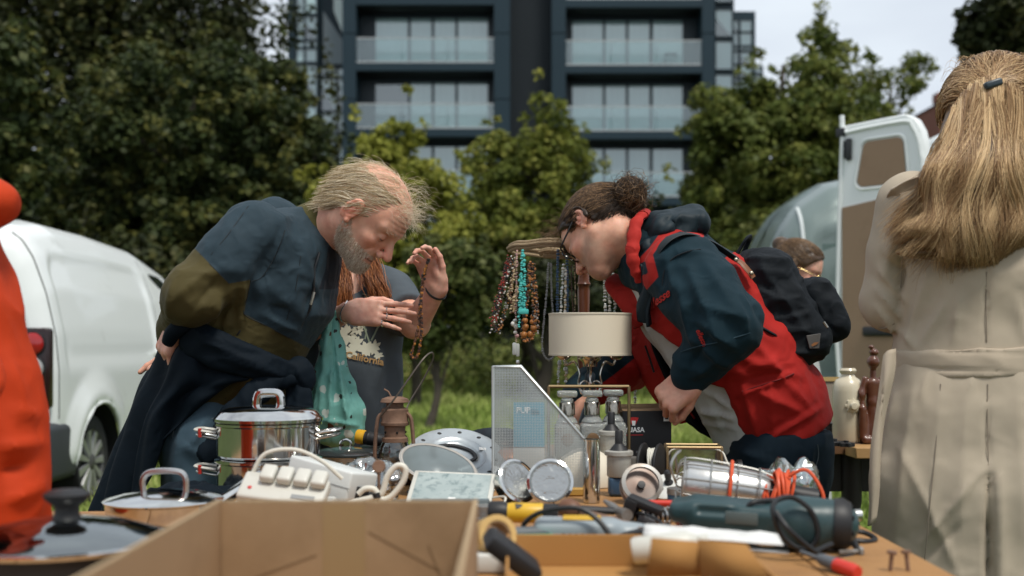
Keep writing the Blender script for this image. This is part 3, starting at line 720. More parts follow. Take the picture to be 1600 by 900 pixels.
def surf_nets(fn, lo, hi, h, newton=1):
 lo, hi = A(lo), A(hi); n = np.ceil((hi-lo)/h).astype(int)+1
 ax = [lo[i]+h*np.arange(n[i], dtype=f32) for i in range(3)]
 bs = 6; nb = (n+bs-1)//bs
 cg = np.stack(np.meshgrid(*[lo[i]+h*(np.arange(nb[i])*bs+(bs-1)/2) for i in range(3)], indexing='ij'), -1).reshape(-1, 3).astype(f32)
 cv = fn(cg).reshape(nb); near = np.abs(cv) < bs*h*.87*2.1
 val = np.repeat(np.repeat(np.repeat(cv, bs, 0), bs, 1), bs, 2)[:n[0], :n[1], :n[2]].copy()
 nz = np.argwhere(near); og = np.stack(np.meshgrid(*[np.arange(bs)]*3, indexing='ij'), -1).reshape(-1, 3)
 for i in range(0, len(nz), 1500):
  ij = (nz[i:i+1500, None, :]*bs+og[None]).reshape(-1, 3); ij = ij[(ij < n).all(1)]
  val[ij[:, 0], ij[:, 1], ij[:, 2]] = fn((lo+h*ij).astype(f32))
 ins = val < 0
 c = ins[:-1, :-1, :-1].astype(np.int8)
 tot = sum(ins[i:n[0]-1+i, j:n[1]-1+j, k:n[2]-1+k].astype(np.int8) for i in (0, 1) for j in (0, 1) for k in (0, 1))
 act = (tot > 0) & (tot < 8); ci = np.argwhere(act); vid = -np.ones(act.shape, np.int64); vid[act] = np.arange(len(ci))
 acc = np.zeros((len(ci), 3), f32); cnt = np.zeros(len(ci), f32)
 cor = [(i, j, k) for i in (0, 1) for j in (0, 1) for k in (0, 1)]
 for a in cor:
  for axn in range(3):
   if a[axn]: continue
   b = list(a); b[axn] = 1
   va = val[ci[:, 0]+a[0], ci[:, 1]+a[1], ci[:, 2]+a[2]]; vb = val[ci[:, 0]+b[0], ci[:, 1]+b[1], ci[:, 2]+b[2]]
   m = (va < 0) != (vb < 0); t = np.where(m, va/np.where(m, va-vb, 1), 0)
   pos = np.tile(A(a), (len(ci), 1)); pos[:, axn] = t
   acc[m] += pos[m]; cnt[m] += 1
 V = lo+h*(ci+acc/np.maximum(cnt, 1)[:, None]); V = V.astype(f32)
 quads = []
 for axn in range(3):
  o = [i for i in range(3) if i != axn]
  sl0 = [slice(None)]*3; sl1 = [slice(None)]*3
  sl0[axn] = slice(0, -1); sl1[axn] = slice(1, None)
  a, b = ins[tuple(sl0)], ins[tuple(sl1)]
  e = np.argwhere(a != b); s = a[tuple(e.T)]
  ok = (e[:, o[0]] > 0) & (e[:, o[1]] > 0) & (e[:, o[0]] < n[o[0]]-1) & (e[:, o[1]] < n[o[1]]-1); e, s = e[ok], s[ok]
  def cell(d0, d1):
   q = e.copy(); q[:, o[0]] -= d0; q[:, o[1]] -= d1; return vid[tuple(q.T)]
  Q = np.stack([cell(1, 1), cell(0, 1), cell(0, 0), cell(1, 0)], 1)
  flip = s if axn != 1 else ~s
  Q[~flip] = Q[~flip][:, ::-1]; quads.append(Q)
 Q = np.concatenate(quads); Q = Q[(Q >= 0).all(1)]
 for _ in range(newton):
  d = fn(V); g = grad(fn, V); V = V-(np.clip(d, -h, h)[:, None]*g)
 return V, Q
def grad(fn, V, e=.0015):
 g = np.stack([fn(V+A(np.eye(3)[i]*e))-fn(V-A(np.eye(3)[i]*e)) for i in range(3)], 1)
 return g/np.maximum(np.linalg.norm(g, axis=1, keepdims=True), 1e-6)
def bounds(pts, pad): a = np.array([list(p) for p in pts]); return a.min(0)-pad, a.max(0)+pad
_nz = np.random.default_rng(3).random((32, 32, 32)).astype(f32)
def vnoise(p):
 i = np.floor(p).astype(int); fr = p-i; fr = fr*fr*(3-2*fr); o = 0
 for a in (0, 1):
  for b in (0, 1):
   for c in (0, 1):
    w = (fr[:, 0] if a else 1-fr[:, 0])*(fr[:, 1] if b else 1-fr[:, 1])*(fr[:, 2] if c else 1-fr[:, 2])
    o = o+w*_nz[(i[:, 0]+a) % 32, (i[:, 1]+b) % 32, (i[:, 2]+c) % 32]
 return o*2-1
def pix(V): return np.c_[800+V[:, 0]/V[:, 1]*F, HZ-(V[:, 2]-CH)/V[:, 1]*F]
def polysd(q, poly):
 """signed distance in pixels, positive inside"""
 poly = np.array(poly, float); d = np.full(len(q), 1e9); ins = np.zeros(len(q), bool)
 for (a, b) in zip(poly, np.roll(poly, -1, 0)):
  e = b-a; w = q-a; t = np.clip((w @ e)/(e @ e+1e-9), 0, 1); d = np.minimum(d, ((w-t[:, None]*e)**2).sum(1))
  c = (a[1] > q[:, 1]) != (b[1] > q[:, 1])
  ins ^= c & (q[:, 0] < (b[0]-a[0])*(q[:, 1]-a[1])/(b[1]-a[1]+1e-12)+a[0])
 d = np.sqrt(d); return np.where(ins, d, -d)
def folds(V, N, lst, face=True):
 """cloth folds: (x1,y1,x2,y2,width_px,height_m) ridges on the side that faces the viewer of the garment pattern"""
 q = pix(V); out = np.zeros(len(V))
 for (x1, y1, x2, y2, w, amp) in lst:
  a = np.array([x1, y1], float); e = np.array([x2-x1, y2-y1], float); v = q-a
  t = np.clip((v @ e)/(e @ e), 0, 1); d = np.sqrt(((v-t[:, None]*e)**2).sum(1))
  out += 1.7*amp*np.exp(-np.abs(d/w)**1.25)*np.sin(np.pi*np.clip(.12+.76*t, 0, 1))
 wgt = np.clip(.35-N[:, 1]*1.4, 0, 1) if face else 1
 return V+N*(out*wgt)[:, None]
def crumple(V, N, scale, amp, stretch=(1, 1, 1), ridge=True, seed=0):
 p = V*A(stretch)*scale+seed*7.3
 n = vnoise(p)+.5*vnoise(p*2.1+5)
 if ridge: n = 1-2*np.abs(n)
 return V+N*(n*amp)[:, None]
class Surf:
 """finds points on a finished garment mesh"""
 def __init__(s, o):
  s.off = Vector(o.parent.location) if o.parent else Vector()
  s.t = BVHTree.FromPolygons([v.co+s.off for v in o.data.vertices], [tuple(p.vertices) for p in o.data.polygons])
 def hit(s, px, py, out=.001):
  d = Vector(((px-800)/F, 1, (HZ-py)/F)).normalized(); r = s.t.ray_cast(Vector((0, 0, CH)), d)
  return None if r[0] is None else r[0]+r[1]*out
 def line(s, pts, off, out=.0008): return [h-off for h in (s.hit(a, b, out) for a, b in pts) if h is not None]
def cloth_obj(name, fn, lo, hi, h, m, parent, fold=(), crumples=(), attrs=None, loc=None):
 V, Q = surf_nets(fn, lo, hi, h); N = grad(fn, V)
 for c in crumples: V = crumple(V, N, **c)
 if fold: V = folds(V, N, fold)
 at = {k: a(V) for k, a in (attrs or {}).items()}
 off = parent.location if parent else Vector()
 return np_mesh(name, V-A(off), Q, m, parent, attrs=at)
def cloth(name, c0, zones=(), rough=.8, weave=900, wstr=.25, big=None, sheen=.2, spec=.2, var=.12, twill=None):
 """zones: [(attribute, colour)], attribute > 0 takes that colour"""
 m = bpy.data.materials.new(name); m.use_nodes = True; t = m.node_tree; b = t.nodes['Principled BSDF']; L = t.links.new
 tc = t.nodes.new('ShaderNodeTexCoord')
 col_ = None
 rgb = t.nodes.new('ShaderNodeRGB'); rgb.outputs[0].default_value = (*c0, 1); col_ = rgb.outputs[0]
 for (an, c) in zones:
  a = t.nodes.new('ShaderNodeAttribute'); a.attribute_name = an
  mr = t.nodes.new('ShaderNodeMapRange'); mr.inputs[1].default_value = -.8; mr.inputs[2].default_value = .8
  mx = t.nodes.new('ShaderNodeMix'); mx.data_type = 'RGBA'; L(a.outputs['Fac'], mr.inputs[0]); L(mr.outputs[0], mx.inputs[0])
  L(col_, mx.inputs[6]); mx.inputs[7].default_value = (*c, 1); col_ = mx.outputs[2]
 n = t.nodes.new('ShaderNodeTexNoise'); n.inputs['Scale'].default_value = 14; n.inputs['Detail'].default_value = 6; L(tc.outputs['Object'], n.inputs['Vector'])
 mr = t.nodes.new('ShaderNodeMapRange'); mr.inputs[3].default_value = 1-var*1.6; mr.inputs[4].default_value = 1+var*1.6; L(n.outputs['Fac'], mr.inputs[0])
 mx = t.nodes.new('ShaderNodeMix'); mx.data_type = 'RGBA'; mx.blend_type = 'MULTIPLY'; mx.inputs[0].default_value = 1; L(col_, mx.inputs[6]); L(mr.outputs[0], mx.inputs[7])
 L(mx.outputs[2], b.inputs['Base Color'])
 b.inputs['Roughness'].default_value = rough; b.inputs['Sheen Weight'].default_value = sheen; b.inputs['Specular IOR Level'].default_value = spec
 b.inputs['Sheen Roughness'].default_value = .5
 n2 = t.nodes.new('ShaderNodeTexNoise'); n2.inputs['Scale'].default_value = weave; n2.inputs['Detail'].default_value = 2; L(tc.outputs['Object'], n2.inputs['Vector'])
 bp = t.nodes.new('ShaderNodeBump'); bp.inputs['Strength'].default_value = wstr; bp.inputs['Distance'].default_value = .0008; L(n2.outputs['Fac'], bp.inputs['Height'])
 last = bp
 if big:
  n3 = t.nodes.new('ShaderNodeTexNoise'); n3.inputs['Scale'].default_value = big[0]; n3.inputs['Detail'].default_value = 3; n3.noise_type = 'RIDGED_MULTIFRACTAL'; n3.inputs['Distortion'].default_value = .8; L(tc.outputs['Object'], n3.inputs['Vector'])
  b2 = t.nodes.new('ShaderNodeBump'); b2.inputs['Strength'].default_value = min(1, big[1]*2); b2.inputs['Distance'].default_value = .006; L(n3.outputs['Fac'], b2.inputs['Height']); L(bp.outputs[0], b2.inputs['Normal']); last = b2
 L(last.outputs[0], b.inputs['Normal']); return m
def skin_mat(name, rough=.5):
 m = bpy.data.materials.new(name); m.use_nodes = True; t = m.node_tree; b = t.nodes['Principled BSDF']; L = t.links.new
 a = t.nodes.new('ShaderNodeAttribute'); a.attribute_name = 'col'; tc = t.nodes.new('ShaderNodeTexCoord')
 n = t.nodes.new('ShaderNodeTexNoise'); n.inputs['Scale'].default_value = 70; n.inputs['Detail'].default_value = 5; L(tc.outputs['Object'], n.inputs['Vector'])
 r = t.nodes.new('ShaderNodeValToRGB'); r.color_ramp.elements[0].color = (.78, .70, .68, 1); r.color_ramp.elements[1].color = (1.18, 1.14, 1.12, 1); L(n.outputs['Fac'], r.inputs[0])
 mx = t.nodes.new('ShaderNodeMix'); mx.data_type = 'RGBA'; mx.blend_type = 'MULTIPLY'; mx.inputs[0].default_value = 1
 L(a.outputs['Color'], mx.inputs[6]); L(r.outputs[0], mx.inputs[7]); L(mx.outputs[2], b.inputs['Base Color'])
 n4 = t.nodes.new('ShaderNodeTexNoise'); n4.inputs['Scale'].default_value = 26; n4.inputs['Detail'].default_value = 3; L(tc.outputs['Object'], n4.inputs['Vector'])
 r4 = t.nodes.new('ShaderNodeValToRGB'); r4.color_ramp.elements[0].position = .35; r4.color_ramp.elements[1].position = .68; r4.color_ramp.elements[0].color = (1.06, 1.06, 1.04, 1); r4.color_ramp.elements[1].color = (1.0, .80, .76, 1); L(n4.outputs['Fac'], r4.inputs[0])
 m4 = t.nodes.new('ShaderNodeMix'); m4.data_type = 'RGBA'; m4.blend_type = 'MULTIPLY'; m4.inputs[0].default_value = .8; L(mx.outputs[2], m4.inputs[6]); L(r4.outputs[0], m4.inputs[7]); L(m4.outputs[2], b.inputs['Base Color'])
 b.inputs['Roughness'].default_value = rough; b.inputs['Specular IOR Level'].default_value = .4
 b.inputs['Subsurface Weight'].default_value = .25; b.inputs['Subsurface Radius'].default_value = (1, .35, .18); b.inputs['Subsurface Scale'].default_value = .006
 n2 = t.nodes.new('ShaderNodeTexNoise'); n2.inputs['Scale'].default_value = 420; n2.inputs['Detail'].default_value = 3; L(tc.outputs['Object'], n2.inputs['Vector'])
 bp = t.nodes.new('ShaderNodeBump'); bp.inputs['Strength'].default_value = .35; bp.inputs['Distance'].default_value = .0008; L(n2.outputs['Fac'], bp.inputs['Height']); L(bp.outputs[0], b.inputs['Normal'])
 return m
SKIN = skin_mat('skin')
def hair_mat(name, c1, c2, c3, rough=.42):
 m = bpy.data.materials.new(name); m.use_nodes = True; t = m.node_tree; b = t.nodes['Principled BSDF']
 a = t.nodes.new('ShaderNodeAttribute'); a.attribute_name = 'tint'; r = t.nodes.new('ShaderNodeValToRGB'); e = r.color_ramp.elements
 e[0].color = (*c1, 1); e[1].position = .5; e[1].color = (*c2, 1); x = e.new(1); x.color = (*c3, 1)
 t.links.new(a.outputs['Fac'], r.inputs[0]); t.links.new(r.outputs[0], b.inputs['Base Color']); b.inputs['Roughness'].default_value = rough
 b.inputs['Specular IOR Level'].default_value = .35; return m
def strands(paths, r0, taper=.7, tint=None):
 """paths (N,S,3) -> three-sided tapering strands"""
 N, S, _ = paths.shape; T = np.gradient(paths, axis=1); T /= np.maximum(np.linalg.norm(T, axis=2, keepdims=True), 1e-7)
 ref = rng.normal(size=(N, 1, 3)); u = np.cross(T, ref); u /= np.maximum(np.linalg.norm(u, axis=2, keepdims=True), 1e-7); v = np.cross(T, u)
 r = (r0 if np.ndim(r0) else np.full(N, r0))[:, None, None]*(1-taper*np.linspace(0, 1, S))[None, :, None]
 ring = [paths+r*(u*math.cos(a)+v*math.sin(a)) for a in (0, 2.094, 4.189)]
 V = np.stack(ring, 2).reshape(-1, 3)
 idx = np.arange(N*S*3).reshape(N, S, 3); Q = []
 for k in range(3):
  k2 = (k+1) % 3; Q.append(np.stack([idx[:, :-1, k], idx[:, :-1, k2], idx[:, 1:, k2], idx[:, 1:, k]], -1).reshape(-1, 4))
 tt = np.repeat((tint if tint is not None else rng.random(N)), S*3)
 return V, np.concatenate(Q), tt
def join(parts):
 """parts: list of (V, Q, dict of attrs) with the same attrs"""
 V = np.concatenate([p[0] for p in parts]); b = np.cumsum([0]+[len(p[0]) for p in parts])
 Q = np.concatenate([p[1]+o for p, o in zip(parts, b)]); at = {k: np.concatenate([p[2][k] for p in parts]) for k in parts[0][2]}
 return V, Q, at
# ---------------------------------------------------------------- head
def head_fn(o):
 g = lambda k, d: o.get(k, d)
 def fn(p):
  q = p.copy(); q[:, 1] = np.abs(q[:, 1])
  d = ell(q, (-.014, 0, .030), (.100, .077, .089))
  d = smin(d, ell(q, (.040, 0, .030), (.050, .058, .060)), .03)
  d = smin(d, ell(q, (.028, 0, -.042), (.058, .055, .066)), .03)
  d = smin(d, cap(q, (-.008, .048, -.052), (.064, .014, -.098), .018, .017), .03)
  d = smin(d, ball(q, (.072, 0, -.100), g('chin', .018)), .02)
  d = smin(d, cap(q, (.058, 0, -.058), (.064, 0, -.09), .026, .018), .02)
  ck = g('cheek', .8); d = smin(d, ell(q, (.056, .043, -.028), (.024*ck, .020*ck, .017*ck)), .022)
  d = smin(d, cap(q, (.085, .008, .017), (.066, .050, .019), g('brow', .011), .008), .016)
  d = smax(d, -ell(q, (.098, .033, -.006), (.021, .024, .018)), .012)
  d = smin(d, ell(q, (.0725, .032, -.005), (.0145, .0165, .0125)), .003)
  d = smax(d, -cap(q, (.0885, .020, -.0105), (.078, .046, -.0095), .0012, .001), .002)
  nl = g('nose', 1.0)
  d = smin(d, cap(q, (.086, 0, .006), (.084+.026*nl, 0, -.036), .0075, .0105*nl), .013)
  d = smin(d, ball(q, (.099, .0115*nl, -.0425), .0085*nl), .006)
  d = smax(d, -ball(q, (.101, .0068, -.0515), .0038), .003)
  d = smin(d, cap(q, (.0895, 0, -.0675), (.077, .023, -.0715), .0052, .003), .006)
  d = smin(d, cap(q, (.0885, 0, -.0785), (.076, .021, -.0745), .0062, .003), .006)
  d = smax(d, -cap(q, (.0985, 0, -.0730), (.079, .026, -.0735), .0016, .0012), .003)
  a = R(14); Re = np.array([[math.cos(a), 0, math.sin(a)], [0, 1, 0], [-math.sin(a), 0, math.cos(a)]])
  b = R(-20); Rz = np.array([[math.cos(b), -math.sin(b), 0], [math.sin(b), math.cos(b), 0], [0, 0, 1]])
  M = Rz @ Re
  e = ell(q, (-.012, .082, -.004), (.0205, .0075, .034), M)
  e = smax(e, -ell(q, (-.009, .0895, -.002), (.0135, .0088, .0235), M), .004)
  e = smin(e, ell(q, (-.010, .0825, -.006), (.0065, .005, .016), M), .004)
  e = smin(e, ball(q, (-.004, .079, -.033), .008), .006)
  e = smax(e, -ell(q, (.0005, .086, -.012), (.005, .006, .007)), .003)
  d = smin(d, e, .005)
  if g('extra', None): d = g('extra', None)(q, d)
  return d
 return fn
def basis(Fv, Lv):
 Fv = Vector(Fv).normalized(); Lv = Vector(Lv); Lv = (Lv-Fv*Lv.dot(Fv)).normalized(); U = Fv.cross(Lv)
 return np.array([Fv[:], Lv[:], U[:]]).T     # columns: forward, left, up
def skin_cols(Lc, base, red, lip, stub=None, bald=None):
 """colours from head-local coordinates"""
 x, y, z = Lc.T; ya = np.abs(y); c = np.tile(np.array(base), (len(Lc), 1))
 def mixc(w, k):
  nonlocal c
  w = np.clip(w, 0, 1)[:, None]; c = c*(1-w)+np.array(k)*w
 mixc(.75*np.exp(-(((x-.108)/.016)**2+(ya/.02)**2+((z+.036)/.02)**2)), red)
 mixc(.55*np.exp(-(((x-.065)/.03)**2+((ya-.046)/.02)**2+((z+.035)/.022)**2)), red)
 mixc(.7*np.exp(-(((x+.010)/.022)**2+((z+.004)/.034)**2))*(ya > .072), red)
 mixc(.5*np.exp(-(((x-.085)/.012)**2+((ya-.034)/.016)**2+((z+.010)/.010)**2)), [base[0]*.75, base[1]*.6, base[2]*.6])
 mixc(.8*np.exp(-((z+.073)/.008)**2)*(x > .074)*(ya < .024), lip)
 mixc(.95*np.exp(-((z+.0733)/.0018)**2)*(x > .078)*(ya < .026), [.06, .02, .02])
 mixc(.85*np.exp(-((z+.0100)/.0016)**2)*(x > .078)*(ya > .018)*(ya < .048), [.07, .03, .025])
 if stub: mixc(stub[0]*sstep(-.035, -.065, z)*sstep(-.015, .02, x)*(1-.8*np.exp(-((z+.073)/.010)**2)*(ya < .022)), stub[1])
 return c
# ---------------------------------------------------------------- hand
def hand_fn(wrist, xd, zd, curl, thumb=(0.6, 0.75, -.25), tcurl=.3, s=1.0, spread=.10, flip=1, forearm=None, fr=(.027, .045)):
 """wrist point, direction of the fingers, direction of the back of the hand; curl = four lists of three joint angles (degrees)"""
 X = Vector(xd).normalized(); Z = Vector(zd); Z = (Z-X*Z.dot(X)).normalized(); Yv = Z.cross(X)*flip; W = Vector(wrist)
 def T(x, y, z): return W+(X*x+Yv*y+Z*z)*s
 segs = []; pads = []
 ky = [.031, .0105, -.010, -.029]; kx = [.090, .094, .090, .082]; ln = [(.040, .026, .020), (.044, .029, .021), (.041, .027, .020), (.032, .021, .018)]
 for i in range(4):
  a = 0; x, z = kx[i], 0.0; yy = ky[i]; spr = spread*(1.5-i)/1.5; rad = [.0088, .0078, .0072, .0062]
  if i == 3: rad = [r*.88 for r in rad]
  for j in range(3):
   a += R(curl[i][j]); nx = x+ln[i][j]*math.cos(a); nz = z-ln[i][j]*math.sin(a); ny = yy+ln[i][j]*math.cos(a)*math.sin(spr)
   segs.append((T(x, yy, z), T(nx, ny, nz), rad[j]*s, rad[j+1]*s)); x, z, yy = nx, nz, ny
 th = Vector(thumb).normalized(); x = Vector((.022, .030, -.006))
 for j, l in enumerate((.040, .032, .026)):
  d = th.copy(); d.rotate(Euler((0, 0, -tcurl*j))) ; n = x+d*l; segs.append((T(*x), T(*n), (.013, .0098, .0088)[j]*s, (.0098, .0088, .0072)[j]*s)); x = n
 B = np.array([X[:], Yv[:], Z[:]]).T
 def fn(p):
  d = rboxd(p, T(.050, .001, -.001)[:], (.046*s, .041*s, .0145*s), .0135*s, B)
  d = smin(d, ecap(p, T(-.01, 0, 0), T(.03, .002, 0), (.026*s, .018*s), (.036*s, .016*s), Yv), .015)
  d = smin(d, ell(p, T(.034, .026, -.010), (.028*s, .016*s, .015*s), B), .012)
  for (a, b, ra, rb) in segs: d = smin(d, cap(p, a, b, ra, rb), .004*s)
  for i in range(4): d = smin(d, ball(p, T(kx[i]-.004, ky[i], .004), .0075*s), .008)
  if forearm is not None: d = smin(d, cap(p, forearm, W, fr[1], fr[0]*.95), .015)
  return d
 pts = [s_[1] for s_ in segs]+[W, T(.05, .05, .03), T(.05, -.05, -.03)]+([forearm] if forearm is not None else [])
 lo, hi = bounds(pts, .03 if forearm is None else .06)
 return fn, lo, hi, T, X, Yv, Z
def hand_cols(V, fn, base, red):
 n = vnoise(V*60)*.12
 return np.clip(np.array(base)*(1+n[:, None]) , 0, 1)*(1-.25*0)+0
# ================================================================ grey haired man bending at the left
def shell_mask(*a): pass
def old_man():
 Yp = 2.92
 root = thing('person', (P(315, 0, 2.92).x, 2.92, 0), 'grey bearded balding man in slate and olive fleece bending over with hands behind his back', 'person', 'shoppers around the stall')
 off = A(root.location)
 side = (0, 1, 0)
 # ---------- head
 eye = P(596, 368, 2.80)
 pit, yaw = R(-48), R(-14)
 Fv = Vector((math.cos(pit)*math.cos(yaw), math.cos(pit)*math.sin(yaw), math.sin(pit)))
 Lv = Vector((-math.sin(yaw), math.cos(yaw), 0)); 
 B = basis(Fv, Lv); HO = np.array(eye)-B @ np.array([.072, -.031, -.004])
 neck0 = np.array(P(478, 378, 2.93)); neck1 = HO+B @ np.array([-.035, 0, -.055])
 hf0 = head_fn({'nose': 1.12, 'brow': .012, 'cheek': .66})
 def hf(p):
  l = (p-A(HO)) @ A(B); d = hf0(l)
  d = smin(d, cap(p, neck0, neck1, .062, .058), .03)
  w = np.exp(-((l[:, 2]-.052)/.028)**2)*(l[:, 0] > .05)*np.clip(1-np.abs(l[:, 1])/.06, 0, 1)
  d = d-.0018*w*np.sin((l[:, 2]+.12*l[:, 1]**2*8)*2*np.pi/.0115)
  d = d-.0012*np.exp(-(((l[:, 2]+.021)/.006)**2+((np.abs(l[:, 1])-.036)/.016)**2))*(l[:, 0] > .05)
  d = d+.0016*np.exp(-((np.abs(l[:, 1])-.030-.35*np.maximum(-.040-l[:, 2], 0))/.0035)**2)*(l[:, 2] < -.036)*(l[:, 2] > -.075)*(l[:, 0] > .05)
  return d
 lo, hi = bounds([HO, neck0], .145)
 V, Q = surf_nets(hf, lo, hi, .0026)
 lc = (V-A(HO)) @ A(B)
 base = (.68, .41, .30); red = (.66, .25, .18)
 C = skin_cols(lc, base, red, (.45, .16, .13), stub=(.55, (.42, .36, .30)))
 C *= (1+.06*vnoise(lc*90)+.10*vnoise(lc*30))[:, None]
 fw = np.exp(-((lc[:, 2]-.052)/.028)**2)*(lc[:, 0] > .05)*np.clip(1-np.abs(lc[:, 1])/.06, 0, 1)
 C *= (1-.16*fw*(1+np.sin((lc[:, 2]+.96*lc[:, 1]**2)*2*np.pi/.0115+np.pi)))[:, None]  # shade of the forehead furrows put into the skin colour, darkest in the grooves
 bodyparts = [(V, Q, {'col': C})]
 # ---------- body under the clothes, and hands
 st = [(P(330, 640, Yp), .15, .11), (P(352, 565, Yp), .145, .11), (P(390, 500, Yp), .16, .12), (P(432, 440, Yp), .17, .12), (P(455, 395, Yp), .15, .09), (P(490, 365, Yp), .06, .06)]
 hipN, hipF = P(322, 655, 2.83), P(335, 655, 3.02)
 legN = [(hipN, .085), (P(300, 900, 2.83), .058), (P(292, 1140, 2.83), .04), (P(330, 1165, 2.80), .035)]
 legF = [(hipF, .085), (P(325, 900, 3.05), .058), (P(318, 1130, 3.05), .04), (P(360, 1150, 3.05), .035)]
 shN, elN, wrN = P(400, 368, 2.745), P(300, 462, 2.66), P(276, 522, 2.86)
 shF, elF, wrF = P(430, 362, 3.10), P(292, 462, 3.17), P(278, 552, 2.97)
 def core(p):
  d = chain(p, st, side); d = smin(d, smin(limb(p, legN), limb(p, legF), .02), .04)
  d = smin(d, limb(p, [(shN, .055), (elN, .042), (wrN, .03)]), .03); return smin(d, limb(p, [(shF, .055), (elF, .042), (wrF, .03)]), .03)
 lo, hi = bounds([s_[0] for s_ in st]+[l[0] for l in legN+legF]+[shN, elN, wrN, shF, elF, wrF], .13)
 V, Q = surf_nets(core, lo, hi, .018); bodyparts.append((V, Q, {'col': np.tile(base, (len(V), 1))}))
 hb = (.62, .36, .26)
 fn, lo, hi, *_ = hand_fn(wrF, (-.62, -.15, -.62), (-.45, -.6, .4), [[35, 45, 25], [45, 50, 30], [55, 55, 30], [60, 60, 35]], thumb=(.85, .5, .1), s=.92, flip=-1)
 V, Q = surf_nets(fn, lo, hi, .0028); bodyparts.append((V, Q, {'col': hand_cols(V, fn, hb, red)}))
 fn, lo, hi, *_ = hand_fn(P(281, 497, 2.76), (-.35, -.05, -.8), (-.75, -.65, .2), [[35, 50, 30], [45, 60, 35], [50, 60, 35], [50, 60, 35]], thumb=(.7, .7, -.2), flip=1)
 V, Q = surf_nets(fn, lo, hi, .0028); bodyparts.append((V, Q, {'col': hand_cols(V, fn, hb, red)}))
 V, Q, at = join(bodyparts)
 np_mesh('body', V-off, Q, SKIN, root, attrs=at)
 # ---------- hair: a thin rear and side cover, bald on top with long wisps
 hm = hair_mat('grey_blond_hair', (.24, .15, .07), (.56, .43, .25), (.92, .84, .66))
 HV = bodyparts[0][0]; HN = grad(hf, HV); hl = lc
 x, y, z = hl.T; ya = np.abs(y)
 line = np.interp(x, [-.12, -.06, 0, .03, .055, .08], [-.055, -.055, .018, .006, .045, .10])
 side_hair = (z > line) & (x < .062) & (z < .088) & (x < .03+.35*(z-.01)) & ((x < -.05) | (ya > .035))
 top_hair = (z > .075) & (x < .07)
 def grow(mask, n, seglen, S, dirfn, r0, lift=.004, wob=.25, seed=1):
  idx = np.flatnonzero(mask); idx = rng.choice(idx, n); pos = HV[idx].copy(); nn = HN[idx]
  paths = [pos.copy()]; d = None
  for k in range(S-1):
   l = (pos-A(HO)) @ A(B); t = dirfn(l, k/(S-1)) @ B.T
   t = t+rng.normal(size=t.shape)*wob*.35
   d = t if d is None else d*.55+t*.45; d = d/np.linalg.norm(d, axis=1, keepdims=True)
   pos = pos+d*seglen[:, None] if np.ndim(seglen) else pos+d*seglen
   dd = hf(pos.astype(f32)); push = np.maximum(lift*min(1, (k+1)/2)-dd, 0)
   if (push > 0).any(): pos = pos+grad(hf, pos.astype(f32))*push[:, None]
   paths.append(pos.copy())
  return strands(np.stack(paths, 1), r0, .6)
 def comb(l, t):   # swept back and down round the head
  d = np.c_[-np.ones(len(l))*.9, np.zeros(len(l)), -.35-.75*t+0*l[:, 0]]
  d[:, 2] -= .6*(l[:, 0] < -.05); return d
 p1 = grow(side_hair, 3200, .006+.005*rng.random(3200), 7, comb, .00055, .004, .55)
 def over(l, t): return np.c_[-.55+0*l[:, 0], np.sign(l[:, 1])*.5, -.25-.5*t+0*l[:, 0]]
 p2 = grow(top_hair & (x < .065), 420, .006+.006*rng.random(420), 7, over, .0004, .0045, .9)
 def blow(l, t): # wisps blown forward and up off the crown
  return np.c_[.45+.7*t+0*l[:, 0], .1*np.sin(l[:, 0]*90), .95-1.25*t+.3*np.sin(l[:, 1]*150)]
 front = (z > .072) & (x > -.05) & (x < .085)
 p3 = grow(front & (x > .0), 80, .006+.007*rng.random(80), 9, blow, .00035, .005, 1.8)
 fr2 = (x > .05) & (z > .055) & (z < .1)
 def blow2(l, t): return np.c_[.9-.2*t+0*l[:, 0], .2*np.sin(l[:, 2]*90), .45-1.0*t+.5*np.sin(l[:, 1]*120)]
 p4 = grow(fr2, 190, .003+.0050*rng.random(190), 9, blow2, .00028, .004, 2.4)
 p3[2][:] = .55+.45*p3[2]; p4[2][:] = .6+.4*p4[2]; p2[2][:] = .3+.7*p2[2]
 V, Q, at = join([(a, b, {'tint': c}) for a, b, c in (p1, p2, p3, p4)])
 np_mesh('hair', V-off, Q, hm, root, attrs=at)
 # ---------- beard and brows
 bm_ = hair_mat('beard_hair', (.36, .25, .16), (.66, .55, .42), (.92, .86, .75))
 jaw = np.interp(x, [-.03, .0, .03, .06, .09], [-.020, -.022, -.052, -.058, -.060])
 beard = (z < jaw) & (ya < .074) & (x > -.012+.35*np.maximum(-.06-z, 0)) & (z > -.13) & ~((np.abs(z+.073) < .0085) & (ya < .026) & (x > .07)) & ~((x > .092))
 def bd(l, t): return np.c_[.35+0*l[:, 0], np.sign(l[:, 1])*.35, -1.0+0*l[:, 0]]
 q1 = grow(beard, 5200, .0022+.0018*rng.random(5200), 4, bd, .00040, .002, 2.0)
 chinm = beard & (z < -.085) & (x > .02)
 q2 = grow(chinm, 1500, .0030, 5, bd, .0004, .003, 1.8)
 brow = (np.abs(z-.018-.08*(x-.07)) < .0055) & (ya > .010) & (ya < .052) & (x > .055)
 def bw(l, t): return np.c_[.6+0*l[:, 0], np.sign(l[:, 1])*.6, .25-.5*t+0*l[:, 0]]
 q3 = grow(brow, 170, .0035, 4, bw, .0003, .0015, .8); q3[2][:] *= .5
 V, Q, at = join([(a, b, {'tint': c}) for a, b, c in (q1, q2, q3)])
 np_mesh('beard', V-off, Q, bm_, root, attrs=at)
